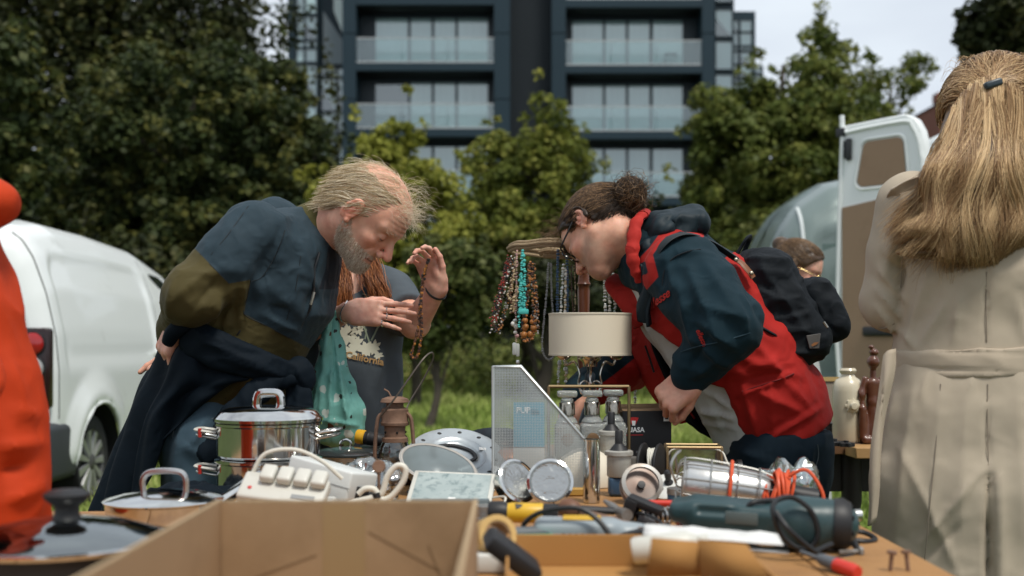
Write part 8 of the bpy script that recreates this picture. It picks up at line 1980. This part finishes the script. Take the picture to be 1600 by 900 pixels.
def bag_clear():
 r = thing('plastic_bag', T(1232, 2.36), 'crumpled white translucent plastic bag on the right table edge', 'bag'); fn = lambda p: smin(ell(p, T(1228, 2.36, .04), (.048, .04, .030)), ell(p, T(1246, 2.36, .045), (.022, .025, .022)), .03)
 lo, hi = bounds([T(1232, 2.36, .04)], .09); V, Q = surf_nets(fn, lo, hi, .006); N = grad(fn, V); V = crumple(V, N, 24, .018); np_mesh('bag_film', V-A(r.location), Q, clear_glass('milky_film', (.80, .84, .84), .58, .18), r)
bag_clear()
# ---------------------------------------------------------------- power tools and clutter, right foreground
def grinder():
 r = thing('power_planer', T(1195, 1.80, .034), 'dark green electric planer lying on its side with a black cable', 'power tool', rot=(R(6), R(2), R(-14)))
 g = mat('tool_green', (.020, .050, .055), .4, 0, .5, wear=(14, .55, .8, (.05, .08, .08)))
 B = np.eye(3)
 def fn(p):
  d = rboxd(p, (-.02, 0, .008), (.105, .036, .030), .016); d = smin(d, ecap(p, (.05, 0, .010), (.105, 0, .012), (.040, .042), (.036, .038), (0, 1, 0)), .02); d = smin(d, rboxd(p, (-.10, 0, .018), (.05, .030, .016), .012), .015)
  return smax(d, -rboxd(p, (-.075, -.036, .028), (.03, .006, .006), .003), .004)
 V, Q = surf_nets(fn, (-.17, -.06, -.04), (.17, .06, .07), .005); np_mesh('housing', V, Q, g, r)
 q = MB(); q.at((.108, 0, .012), (0, R(90), 0)); q.lathe([(.040, -.004), (.041, .010), (.034, .022), (.015, .026), (0, .026)], 28); q.build('motor_cap', BLACKP, r)
 for k in range(7): MB().mat4(Matrix.Translation((.128, 0, .012)) @ Matrix.Rotation(k*.9, 4, 'X')).box((.0, -.0025, .014), (.006, .0025, .030)).build('vent_slot', mat('vent_black', (.003, .003, .003), .9), r)
 MB().rbox((-.155, -.045, -.034), (.04, .045, -.024), .004).build('sole_plate', STEEL, r)
 MB().rbox((-.06, -.0375, .01), (-.01, -.0355, .03), .001).build('rating_plate', mat('plate_grey', (.10, .13, .13), .4), r)
 o = Vector(r.location); q = lambda px, py, Y=1.78: P(px, py, Y)
 c = thing('black_cable', T(1270, 1.80), 'tangled black mains cable looping over the green power tool', 'cable'); o = Vector(c.location)
 a = catmull([q(1300, 850, 1.72), q(1262, 862, 1.70), q(1225, 840, 1.70), q(1208, 800, 1.70), q(1214, 782, 1.72), q(1240, 778, 1.74), q(1268, 800, 1.74), q(1278, 835, 1.74), q(1262, 858, 1.74), q(1230, 850, 1.72)], 8)
 MB().tube([p_-o for p_ in a], .0042, 8).build('cable_loop', CABLE_B, c)
 a = catmull([q(1168, 792, 1.78), q(1180, 784, 1.78), q(1215, 782, 1.80), q(1260, 786, 1.84), q(1290, 800, 1.9), q(1318, 810, 1.94), q(1330, 835, 1.86), q(1340, 862, 1.76), q(1310, 873, 1.72), q(1280, 866, 1.70), q(1235, 830, 1.68), q(1212, 800, 1.70)], 8)
 MB().tube([p_-o for p_ in a], .0042, 8).build('cable_loop', CABLE_B, c)
 a = catmull([q(1280, 836, 1.80), q(1315, 840, 1.84), q(1352, 846, 1.84), q(1368, 842, 1.86), q(1350, 832, 1.88), q(1322, 828, 1.88), q(1300, 815, 1.88)], 8)
 MB().tube([p_-o for p_ in a], .0042, 8).build('cable_loop', CABLE_B, c)
 a = catmull([q(1300, 830, 1.86), q(1325, 845, 1.83), q(1338, 858, 1.80), q(1330, 868, 1.78), q(1300, 868, 1.76)], 7); MB().tube([p_-o for p_ in a], .004, 8).build('cable_loop', CABLE_B, c)
 h = thing('hand_tool', T(1262, 1.98, .018), 'black handled hand tool behind the cable tangle', 'tool', rot=(0, R(88), R(10))); q = MB(); q.lathe([(0, -.07), (.012, -.07), (.015, -.05), (.013, -.01), (.015, .03), (.010, .05), (.006, .052), (.006, .085), (0, .086)], 20); q.build('grip', BLACKP, h)
 MB().at((0, 0, .09)).lathe([(0, -.004), (.011, -.004), (.011, .008), (0, .009)], 16).build('metal_end', STEEL, h)
 h = thing('hand_tool', T(1302, 1.88, .022), 'second black handled tool lying across the cable', 'tool', rot=(0, R(86), R(-16))); q = MB(); q.lathe([(0, -.05), (.013, -.05), (.016, -.03), (.014, .02), (.009, .035), (0, .036)], 20); q.build('grip', BLACKP, h)
grinder()
def card_tray():
 Y0, Y1 = 1.42, 1.62; x0, x1 = P(790, 0, Y0).x, P(1192, 0, Y0).x
 r = open_box('cardboard_tray', 'torn orange brown cardboard tray at the bottom right of centre', (x0, 1.32, TZ), (x1, 1.64, TZ+.050), .004, CARD2, None,
  [[P(1018, 840, 1.40), P(1090, 846, 1.40), P(1096, 900, 1.40), P(1010, 900, 1.40)], [P(1090, 842, 1.40), P(1165, 850, 1.36), P(1200, 900, 1.34), P(1096, 905, 1.38)]])
 t = thing('tape_roll', T(772, 1.64, .046), 'yellow roll of tape beside the cardboard box', 'tape', rot=(R(72), 0, R(24))); q = MB(); q.lathe([(.0205, -.016), (.029, -.016), (.029, .016), (.0205, .016), (.0205, -.016)], 36); q.build('tape_ring', mat('tape_yellow', (.52, .34, .12), .5), t)
 MB().lathe([(.018, -.0145), (.020, -.0145), (.020, .0145), (.018, .0145), (.018, -.0145)], 36).build('tape_core', CARD, t)
 k = thing('paper_stack', T(775, 1.63), 'white folded paper under the tape roll', 'paper'); MB().rbox((-.04, -.03, .001), (.04, .04, .026), .003).build('paper_block', mat('paper'), k)
 b = thing('black_casing', T(800, 1.50, .045), 'black plastic casing leaning by the cardboard box', 'casing', rot=(R(8), R(38), R(10))); MB().rbox((-.042, -.03, -.012), (.042, .03, .012), .006).build('casing_shell', BLACKP, b)
 s = thing('paper_sheet', T(1112, 1.60, .054), 'white paper sheet lying over the tray edge', 'paper', rot=(R(0), R(3), R(-8))); q = MB(); n = 14
 vs = [(-.095+.19*i/n, -.04+.09*j/8, .006*math.sin(i*.9)*math.sin(j*.8)) for j in range(9) for i in range(n+1)]; q.add(vs, [(j*(n+1)+i, j*(n+1)+i+1, (j+1)*(n+1)+i+1, (j+1)*(n+1)+i) for j in range(8) for i in range(n)]); o = q.build('sheet', mat('paper_white', (.62, .62, .60), .8), s); o.modifiers.new('t', 'SOLIDIFY').thickness = .0015
 p_ = thing('plastic_bottle', T(1050, 1.56, .046), 'white plastic bottle lying in the cardboard tray', 'bottle', rot=(0, R(82), R(-6))); q = MB(); q.lathe([(0, -.055), (.016, -.055), (.019, -.05), (.019, .02), (.012, .035), (.010, .036), (.010, .048), (0, .048)], 24); q.build('bottle_body', WHITEP, p_)
 MB().lathe([(.0105, .037), (.0115, .037), (.0115, .05), (0, .051)], 20).build('cap', WHITEP, p_)
card_tray()
def torch2():
 r = thing('torch', T(822, 1.86, .046), 'yellow and black rubber torch lying in front of the headlamps', 'torch', rot=(0, R(91), R(-4)))
 ylw = mat('torch_yellow', (.60, .36, .02), .4)
 q = MB(); q.lathe([(0, -.062), (.016, -.062), (.018, -.058), (.018, -.036), (.0155, -.030)], 24); q.build('torch_head', BLACKP, r)
 q = MB(); q.lathe([(.0155, -.030), (.0155, -.026), (.0165, -.024), (.0165, .026), (.0155, .028)], 24); q.build('yellow_sleeve', ylw, r)
 q = MB(); q.lathe([(.016, .028), (.0165, .030), (.0165, .048), (.013, .052), (0, .052)], 24); q.build('torch_tail', BLACKP, r)
 q = MB(); q.lathe([(.0172, -.008), (.0172, .004), (.0168, .005), (.0168, -.009), (.0172, -.008)], 24, a0=R(60), a1=R(120)); q.build('logo_patch', mat('sticker_white'), r)
 m = thing('electric_drill', T(910, 1.74, .030), 'grey and yellow electric drill with vent slots', 'drill', rot=(0, 0, R(-4))); g = mat('drill_grey', (.26, .30, .32), .4)
 def fn(p): return smin(rboxd(p, (-.01, 0, .0), (.065, .032, .026), .014), ecap(p, (.05, 0, .0), (.085, 0, 0), (.024, .024), (.020, .020), (0, 1, 0)), .012)
 V, Q = surf_nets(fn, (-.09, -.05, -.04), (.12, .05, .04), .005); np_mesh('housing', V, Q, g, m)
 for k in range(6): MB().box((-.030+k*.0095, -.0328, -.012), (-.026+k*.0095, -.0305, .008)).build('vent_slot', mat('vent_black'), m)
 MB().rbox((-.030, -.020, .0255), (.028, .020, .0285), .002).build('yellow_label', ylw, m)
 q = MB(); q.at((.0, 0, 0), (0, R(90), 0)); q.lathe([(.018, .102), (.018, .13), (.010, .136), (0, .136)], 20); q.build('chuck', BLACKP, m)
 MB().tube(catmull([(-.07, 0, 0), (-.09, -.01, .015), (-.06, -.03, .04), (0, -.035, .045), (.04, -.05, .01), (.03, -.06, -.02)], 6), .004, 8).build('cable', CABLE_B, m)
 f = thing('file_tool', T(985, 1.74, .044), 'long brown rusty steel file pointing to the lower right', 'file', rot=(0, R(8), R(-38))); MB().rbox((-.09, -.010, -.005), (.10, .010, .005), .003).build('blade', RUST, f)
 q = MB(); q.at((-.098, 0, 0), (0, R(-90), 0)); q.lathe([(.006, -.004), (.014, .004), (.017, .018), (.013, .030), (0, .032)], 20); q.build('handle', mat('handle_brown', (.14, .06, .03), .5), f)
 gbox = thing('green_packet', T(838, 1.68, .022), 'green printed packet under the drill', 'packet', rz=R(6)); MB().rbox((-.045, -.03, -.02), (.03, .03, .016), .002, 1).build('packet_card', mat('packet_green', (.03, .28, .15), .5), gbox)
 p = thing('pipe_piece', T(825, 1.72, .036), 'grey plastic pipe beside the drill', 'pipe', rot=(0, R(88), R(4))); q = MB(); q.lathe([(.008, -.06), (.011, -.06), (.011, .05), (.008, .05), (.008, -.06)], 20); q.build('pipe_wall', mat('pipe_grey', (.10, .11, .12), .5), p)
 pl = thing('pliers', T(940, 1.90, .012), 'old steel pliers behind the drill', 'pliers', rz=R(-28))
 for s in (-1, 1): MB().tube(catmull([(-.05, s*.004, .004), (0, -s*.004, .005), (.04, -s*.016, .004), (.08, -s*.012, .004)], 5), .005, 8, flat=.6).build('jaw_handle', STEEL, pl)
 MB().at((0, 0, .009)).lathe([(0, .003), (.006, .003), (.006, -.002)], 12).build('pivot', DULL, pl)
 sp = thing('metal_spring', T(1040, 1.98, .024), 'coiled metal spring lying under the inspection lamp', 'spring', rot=(0, R(90), R(14)))
 MB().tube([(.013*math.cos(k*.45), .013*math.sin(k*.45), -.05+k*.0006) for k in range(170)], .0021, 6).build('coil', STEEL, sp)
 MB().lathe([(0, -.052), (.009, -.052), (.009, .055), (0, .055)], 16).build('core', BLACKP, sp)
 br = thing('black_bracket', T(985, 1.98, .034), 'angular black plastic bracket in front of the pulley', 'bracket', rot=(R(10), R(20), R(-20))); MB().rbox((-.012, -.014, -.030), (.012, .014, .022), .004).rbox((-.010, -.012, .012), (.055, .012, .026), .004).build('bracket_arm', BLACKP, br)
 MB().rbox((.02, -.016, -.012), (.05, .012, .006), .003).build('grey_block', mat('pipe_grey'), br)
 rh = thing('red_tool', T(1052, 2.05, .034), 'small tool with a red plastic handle end', 'tool', rot=(0, R(90), R(-6))); q = MB(); q.lathe([(.006, -.08), (.006, .0), (.010, .004), (.012, .012), (.011, .026), (0, .028)], 18); q.build('red_handle', mat('red_plastic', (.55, .035, .02), .35), rh)
 bx = thing('black_box', T(1010, 1.70, .028), 'small open black box in front of the paper sheet', 'box', rot=(R(0), R(-14), R(-24))); MB().rbox((-.035, -.028, -.024), (.035, .028, .020), .003).build('box_shell', BLACKP, bx)
 mg = thing('magazine', T(1080, 1.86, .008), 'orange and white magazine lying under the green planer', 'magazine', rz=R(-6)); MB().rbox((-.11, -.06, -.007), (.10, .07, .004), .001, 1).build('pages', mat('paper_white'), mg); MB().rbox((-.11, -.06, .0042), (.10, .07, .0055), .0004, 1).build('cover', mat('magazine_cover', (.55, .45, .38), .45, noise=(14, .7, (.50, .16, .06))), mg)
 for (px, a) in ((1391, 4), (1419, -5)):
  n = thing('bolt', T(px, 1.62), 'dark upright bolt on the right front table edge, %s of two' % ('left' if px < 1400 else 'right'), 'bolt', 'upright bolts', rot=(R(a), R(a), 0)); MB().lathe([(0, .0), (.003, .0), (.003, .024), (.007, .025), (.007, .029), (0, .030)], 12).build('shank', RUST, n)
 mk = thing('screwdriver', T(1315, 1.60, .010), 'screwdriver with red and grey handle at the front', 'screwdriver', rot=(R(-84), 0, R(30))); q = MB(); q.lathe([(0, -.03), (.009, -.03), (.011, -.02), (.010, .01)], 18); q.build('red_grip', mat('red_plastic'), mk); q = MB(); q.lathe([(.010, .01), (.009, .035), (.006, .045), (.003, .046), (.003, .08), (0, .08)], 18); q.build('grey_shaft', mat('pipe_grey'), mk)
torch2()
# ---------------------------------------------------------------- small clutter between the larger things
def clutter():
 gr = 'small tools and parts strewn over the table'
 def spanner(px, Y, rz, L_, lab, m=STEEL):
  r = thing('spanner', T(px, Y, .006), lab, 'spanner', gr, rz=R(rz)); MB().rbox((-L_/2, -.006, -.003), (L_/2, .006, .003), .002).build('shaft', m, r)
  for s in (-1, 1):
   q = MB(); q.at((s*L_/2, 0, 0)); q.lathe([(.007, -.004), (.013, -.004), (.013, .004), (.007, .004), (.007, -.004)], 16); q.build('ring_end', m, r)
 spanner(905, 2.02, -24, .13, 'steel ring spanner in front of the chrome tube'); spanner(955, 2.06, 40, .11, 'rusty ring spanner beside the bracket', RUST); spanner(700, 2.02, 12, .12, 'dull spanner in front of the marbled tile', DULL)
 def tin(px, Y, r_, h_, c, lab):
  r = thing('tin', T(px, Y), lab, 'tin', gr); q = MB(); q.lathe([(0, .001), (r_, .001), (r_, h_), (r_*.96, h_+.002), (0, h_+.002)], 24); q.build('tin_body', c, r); q = MB(); q.lathe([(r_+.001, h_*.75), (r_+.001, h_+.004), (r_*.9, h_+.005), (0, h_+.005)], 24); q.build('tin_lid', DULL, r)
 tin(985, 2.66, .024, .05, mat('tin_red', (.25, .03, .02), .4), 'small red tin behind the canisters'); tin(1060, 2.26, .022, .030, mat('tin_blue', (.04, .10, .16), .4), 'flat blue tin by the white disc'); tin(650, 2.62, .026, .034, mat('tin_green', (.05, .12, .07), .4), 'flat green tin beside the lantern'); tin(760, 2.08, .020, .022, DULL, 'shallow grey tin right of the marbled tile')
 def plug(px, Y, rz, lab):
  r = thing('mains_plug', T(px, Y, .012), lab, 'plug', gr, rz=R(rz)); MB().rbox((-.016, -.018, -.011), (.016, .018, .011), .005).build('plug_body', BLACKP, r)
  for (x, z) in ((-.008, .003), (.008, .003), (0, -.005)): MB().box((x-.002, -.034, z-.0015), (x+.002, -.0185, z+.0015)).build('pin', mat('brass_bright'), r)
  MB().tube(catmull([(0, .018, 0), (.01, .05, .004), (-.03, .09, -.004), (.02, .13, -.006), (.07, .12, -.006)], 6), .003, 7).build('flex', CABLE_B, r)
 plug(1000, 1.86, 30, 'black mains plug left of the bracket'); plug(665, 2.38, 150, 'black mains plug beside the lampshade')
 r = thing('wire_coil', T(870, 2.02, .006), 'loose coil of thin copper wire in front of the headlamps', 'wire', gr); MB().tube([((.03+.006*math.sin(k*.7))*math.cos(k*.4), (.022+.004*math.sin(k*.5))*math.sin(k*.4), .003+.004*math.sin(k*.23)) for k in range(110)], .0012, 5).build('copper_coil', mat('copper'), r)
 r = thing('paint_brush', T(940, 1.97, .012), 'paint brush with a pale wooden handle in front of the pulley', 'brush', gr, rz=R(-12)); MB().rbox((-.075, -.008, -.004), (.0, .008, .004), .004).build('handle', mat('pale_handle', (.42, .30, .16), .5), r); MB().rbox((0, -.014, -.005), (.022, .014, .005), .002).build('ferrule', STEEL, r); MB().rbox((.022, -.014, -.0045), (.06, .014, .0045), .002).build('bristles', mat('bristle', (.04, .03, .02), .9), r)
 r = thing('hammer', T(905, 1.88, .048), 'claw hammer with a black grip lying over the torch', 'hammer', gr, rot=(0, R(4), R(14))); q = MB(); q.tube([(-.11, 0, 0), (-.02, 0, .002), (.06, 0, 0)], .008, 10, flat=.8); q.build('grip', BLACKP, r); q = MB(); q.tube([(.068, -.045, 0), (.068, -.02, 0), (.068, .0, 0), (.068, .028, .004), (.06, .05, .010)], [.010, .010, .008, .007, .003], 10); q.build('head', DULL, r)
 r = thing('radio', T(560, 2.40), 'small dark radio between the saucepan and the white box', 'radio', gr, rz=R(14)); MB().rbox((-.05, -.02, .001), (.05, .02, .06), .005).build('radio_case', BLACKP, r); q = MB(); q.at((-.022, -.0205, .03), (R(90), 0, 0)); q.lathe([(0, 0), (.018, 0), (.019, .002), (0, .003)], 20); q.build('speaker', DULL, r); MB().rbox((.006, -.0222, .034), (.044, -.0202, .052), .001).build('dial', CREAM, r)
 r = thing('cloth_rag', T(300, 2.32), 'crumpled dark blue rag beside the steamer pot', 'cloth', gr); fn = lambda p: ell(p, (0, 0, .012), (.09, .06, .02)); V, Q = surf_nets(fn, (-.12, -.09, -.02), (.12, .09, .05), .007); V = crumple(V, grad(fn, V), 26, .010); V[:, 2] = np.maximum(V[:, 2], .001); np_mesh('rag', V, Q, bpy.data.materials['navy_softshell'], r)
 r = thing('ladle', T(330, 2.14, .010), 'steel ladle lying in front of the steamer pot', 'ladle', gr, rz=R(32)); MB().tube(catmull([(-.10, 0, .0), (-.02, 0, .004), (.06, 0, .0)], 5), .005, 8, flat=.5).build('handle', STEEL, r); q = MB(); q.at((.085, 0, .004)); q.lathe([(0, -.010), (.014, -.008), (.026, .004), (.027, .006), (.024, .005), (0, -.007)], 24); q.build('bowl', CHROME, r)
 for i, (px, Y, rz) in enumerate(((1010, 2.10, 20), (1060, 1.72, 70), (1150, 1.98, -30), (1330, 1.74, 10), (865, 2.12, 50))):
  r = thing('bolt', T(px, Y, .005), ('short bolt lying by the pulley', 'short bolt on the boards by the planer nose', 'short bolt under the inspection lamp', 'short bolt right of the black cable', 'short bolt in front of the headlamps')[i], 'bolt', gr, rot=(0, R(90), R(rz))); MB().lathe([(0, -.02), (.0035, -.02), (.0035, .012), (.0075, .012), (.0075, .018), (0, .018)], 6).build('bolt_body', DULL, r)
 def wires(lab, pts, m, r_=.0028):
  r = thing('loose_cable', T(pts[0][0], pts[0][2]), lab, 'cable', gr); o = Vector(r.location)
  MB().tube(catmull([T(a, Y, z)-o for a, z, Y in pts], 7), r_, 7).build('cable_run', m, r)
 wires('thin black cable curling in front of the pulley wheel', [(930, .004, 1.95), (965, .012, 2.0), (1000, .03, 1.96), (1035, .02, 1.9), (1010, .006, 1.84), (960, .004, 1.86), (900, .01, 1.92)], CABLE_B)
 wires('grey cable crossing the boards under the green planer', [(1010, .004, 2.12), (1080, .012, 2.02), (1150, .02, 1.96), (1230, .004, 2.02), (1290, .004, 2.1)], mat('cable_grey', (.16, .17, .17), .5))
 wires('thin white cable looping by the magazine holder', [(740, .004, 2.30), (765, .02, 2.22), (790, .03, 2.15), (770, .006, 2.08), (735, .004, 2.05)], CABLE_W, .0022)
 r = thing('transformer', T(1118, 2.40), 'grey metal transformer block between the carriage lamp and the inspection lamp', 'transformer', gr, rz=R(12)); MB().rbox((-.032, -.025, .001), (.032, .025, .050), .004).build('casing', DULL, r)
 for k in range(5): MB().box((-.0328, -.02+k*.009, .010), (-.0315, -.016+k*.009, .042)).build('cooling_slot', BLACKP, r)
 r = thing('g_clamp', T(690, 2.12, .008), 'small rusty clamp in front of the marbled tile', 'clamp', gr, rz=R(-15)); MB().tube(catmull([(-.03, .02, 0), (-.04, .0, 0), (-.03, -.02, 0), (.03, -.02, 0), (.04, .0, 0), (.03, .02, 0)], 5), .006, 8).build('frame', RUST, r); MB().tube([(-.02, .02, 0), (.06, .022, 0)], .004, 8).build('screw', DULL, r)
 r = thing('saw_blade', T(845, 1.93, .004), 'round steel saw blade lying under the yellow torch', 'saw blade', gr); q = MB(); q.prism([((.045 if k % 2 else .040)*math.cos(6.283*k/36), (.045 if k % 2 else .040)*math.sin(6.283*k/36)) for k in range(36)], 0, .002); q.build('toothed_disc', STEEL, r); MB().at((0, 0, .002)).lathe([(.007, 0), (.010, 0), (.010, .002), (.007, .002)], 16).build('bore_ring', DULL, r)
 for i, (px, Y, c, lab) in enumerate(((1085, 2.02, (.42, .06, .03), 'red'), (1010, 2.18, (.55, .40, .08), 'yellow'), (735, 2.44, (.06, .12, .22), 'blue'))):
  r = thing('screwdriver', T(px, Y, .010), 'screwdriver with a %s handle lying among the clutter' % lab, 'screwdriver', gr, rot=(0, R(90), R(25+50*i))); q = MB(); q.lathe([(0, -.035), (.009, -.035), (.010, -.025), (.0085, .01), (.005, .018)], 10); q.build('handle', mat('driver_'+lab, c, .35), r); MB().lathe([(.0025, .018), (.0025, .085), (0, .086)], 8).build('blade', STEEL, r)
clutter()
# ---------------------------------------------------------------- second stall at the right
def right_stall():
 lw = mat('pale_board', (.36, .20, .075), .55, noise=(3, .9, (.42, .25, .10), 8))
 x0 = P(1285, 0, 3.6).x
 r = thing('stall_table', (x0, 3.6, 0), 'dark legged second table with a pale board top behind the coat', 'table')
 MB().box((.0, .0, TZ-.035), (.62, .62, TZ-.001)).build('table_top', mat('top_brown', (.15, .075, .035), .5), r, bevel=.003)
 MB().box((.07, -.12, TZ-.036), (.66, -.005, TZ-.002)).build('front_board', lw, r, bevel=.003)
 MB().box((.02, .06, TZ-.16), (.6, .10, TZ-.037)).build('apron', mat('dark_oak', (.022, .018, .015), .6), r)
 for (x, y) in ((.11, .06), (.54, .06), (.05, .52), (.54, .52)):
  q = MB(); q.at((x, y, 0)); q.lathe([(.020, .001), (.024, .04), (.018, .07), (.026, .12), (.030, .2), (.022, .35), (.030, .46), (.022, .5), (.032, .56), (.032, TZ-.037)], 18); q.build('turned_leg', mat('dark_oak'), r)
 g = thing('stoneware_flask', T(1325, 3.66), 'cream stoneware hot water flask with a round side stopper', 'flask'); s = 3.66/F; h = 115*s; R_ = 24*s
 gl = mat('cream_glaze', (.62, .56, .42), .28, 0, .5, noise=(9, .6, (.54, .47, .34)), coat=.3)
 q = MB(); q.lathe([(0, .001), (R_*.94, .001), (R_, .008), (R_, h*.68), (R_*.96, h*.76), (R_*.78, h*.84), (R_*.46, h*.885), (R_*.40, h*.92), (R_*.52, h*.94), (R_*.55, h*.97), (R_*.45, h), (0, h)], 40); q.build('flask_body', gl, g)
 q = MB(); q.at((.002, -R_-.002, h*.50), (R(90), 0, 0)); q.lathe([(.021, -.012), (.020, .002), (.013, .004), (.0125, .012), (.010, .015), (0, .016)], 24); q.build('side_stopper', gl, g)
 for k in range(8):
  a = 6.28*k/8; MB().ball((.002+.021*math.cos(a), -R_+.001, h*.50+.019*math.sin(a)), (.006, .004, .006), 8).build('relief', gl, g)
 f = thing('carved_figure', T(1364, 3.62), 'carved dark wood figure of a standing robed woman with a topknot', 'statuette'); H_ = 152*3.62/F; o = A(f.location)
 def fig(p):
  p = p*A((.74, .8, 1)); z = lambda t: H_*t
  d = rboxd(p, (0, 0, z(.035)), (.030, .026, z(.035)), .006); d = smin(d, ecap(p, (.0, 0, z(.10)), (.0, 0, z(.42)), (.024, .020), (.014, .014), (1, 0, 0)), .008)
  d = smin(d, ecap(p, (0, 0, z(.42)), (0, 0, z(.62)), (.013, .012), (.020, .013), (1, 0, 0)), .01); d = smin(d, cap(p, (0, 0, z(.62)), (0, 0, z(.76)), .008, .007), .006)
  d = smin(d, ell(p, (0, -.001, z(.83)), (.0145, .016, .022)), .004); d = smin(d, ell(p, (.002, .0, z(.93)), (.011, .012, .012)), .005); d = smin(d, ball(p, (-.004, 0, z(.985)), .007), .004)
  d = smin(d, limb(p, [((-.019, 0, z(.66)), .0075), ((-.030, -.004, z(.50)), .0065), ((-.026, -.012, z(.34)), .005)]), .004); d = smin(d, limb(p, [((.019, 0, z(.66)), .0075), ((.029, -.004, z(.52)), .0065), ((.014, -.018, z(.46)), .005)]), .004)
  d = smin(d, cap(p, (-.028, -.012, z(.36)), (-.026, -.008, z(.08)), .009, .013), .006)
  return d
 V, Q = surf_nets(fig, (-.05, -.04, -.002), (.05, .04, H_+.02), .0036); np_mesh('carving', V, Q, mat('carved_mahogany', (.075, .022, .010), .3, 0, .5, noise=(30, .7, (.13, .045, .02)), coat=.3), f)
 t = thing('gear_wheel', T(1302, 3.50, .004), 'black toothed gear wheel on the second table', 'gear'); q = MB(); pts = []
 for k in range(28):
  a = 6.28*k/28; rr = .042 if (k//2) % 2 else .035; pts.append((rr*math.cos(a), rr*math.sin(a)))
 q.prism(pts, 0, .012); q.build('gear_disc', BLACKP, t, bevel=.001); MB().at((0, 0, .012)).lathe([(.012, 0), (.012, .008), (.006, .008), (.006, 0)], 16).build('gear_hub', BLACKP, t)
 t = thing('gear_wheel', T(1322, 3.46, .004), 'smaller black gear wheel in front of the flask', 'gear'); pts = []
 for k in range(24):
  a = 6.28*k/24; rr = .026 if (k//2) % 2 else .021; pts.append((rr*math.cos(a), rr*math.sin(a)))
 q = MB(); q.prism(pts, 0, .012); q.build('gear_disc', BLACKP, t, bevel=.001); MB().at((0, 0, .012)).lathe([(.008, 0), (.008, .006), (0, .006)], 12).build('gear_hub', BLACKP, t)
 k = thing('metal_box', T(1296, 3.72), 'small dark metal box behind the gear wheels', 'box'); MB().rbox((-.03, -.03, .001), (.03, .03, .05), .004).build('box_shell', mat('dark_tin', (.05, .05, .05), .4, .5), k); MB().rbox((-.031, -.031, .0505), (.031, .031, .058), .003).build('box_lid', mat('dark_tin'), k)
 pf = thing('picture_frame', T(1300, 3.95), 'thin gilt picture frame standing behind the flask', 'picture frame', rot=(R(-8), 0, R(10))); gm = mat('gilt', (.42, .28, .11), .4, .7)
 for lo, hi in (((-.06, 0, 0), (-.045, .012, .20)), ((.045, 0, 0), (.06, .012, .20)), ((-.045, 0, 0), (.045, .012, .015)), ((-.045, 0, .185), (.045, .012, .20))): MB().box(lo, hi).build('frame_bar', gm, pf)
 MB().box((-.046, .006, .012), (.046, .010, .188)).build('backing', mat('frame_backing', (.20, .17, .13), .8), pf)
 bx = thing('crate', (x0+.30, 3.75, 0), 'dark wooden crate of odds and ends under the second table', 'crate')
 dk = mat('dark_oak')
 for lo, hi in (((-.2, -.15, .02), (.2, .15, .04)), ((-.2, -.15, .04), (-.18, .15, .24)), ((.18, -.15, .04), (.2, .15, .24)), ((-.18, -.15, .04), (.18, -.13, .24)), ((-.18, .13, .04), (.18, .15, .24))): MB().box(lo, hi).build('board', dk, bx)
 cu = thing('china_cup', (x0+.21, 3.66, .30), 'white china cup on the crate under the second table', 'cup'); q = MB(); q.lathe([(0, .0), (.02, .0), (.022, .005), (.036, .03), (.038, .05), (.035, .05), (.03, .02), (0, .01)], 24); q.build('cup_bowl', mat('china_white', (.75, .75, .73), .2), cu)
 bd = thing('board', (x0+.18, 3.68, .245), 'pale board lying across the crate', 'board'); MB().box((-.22, -.12, 0), (.2, .12, .054)).build('board_plank', lw, bd)
right_stall()
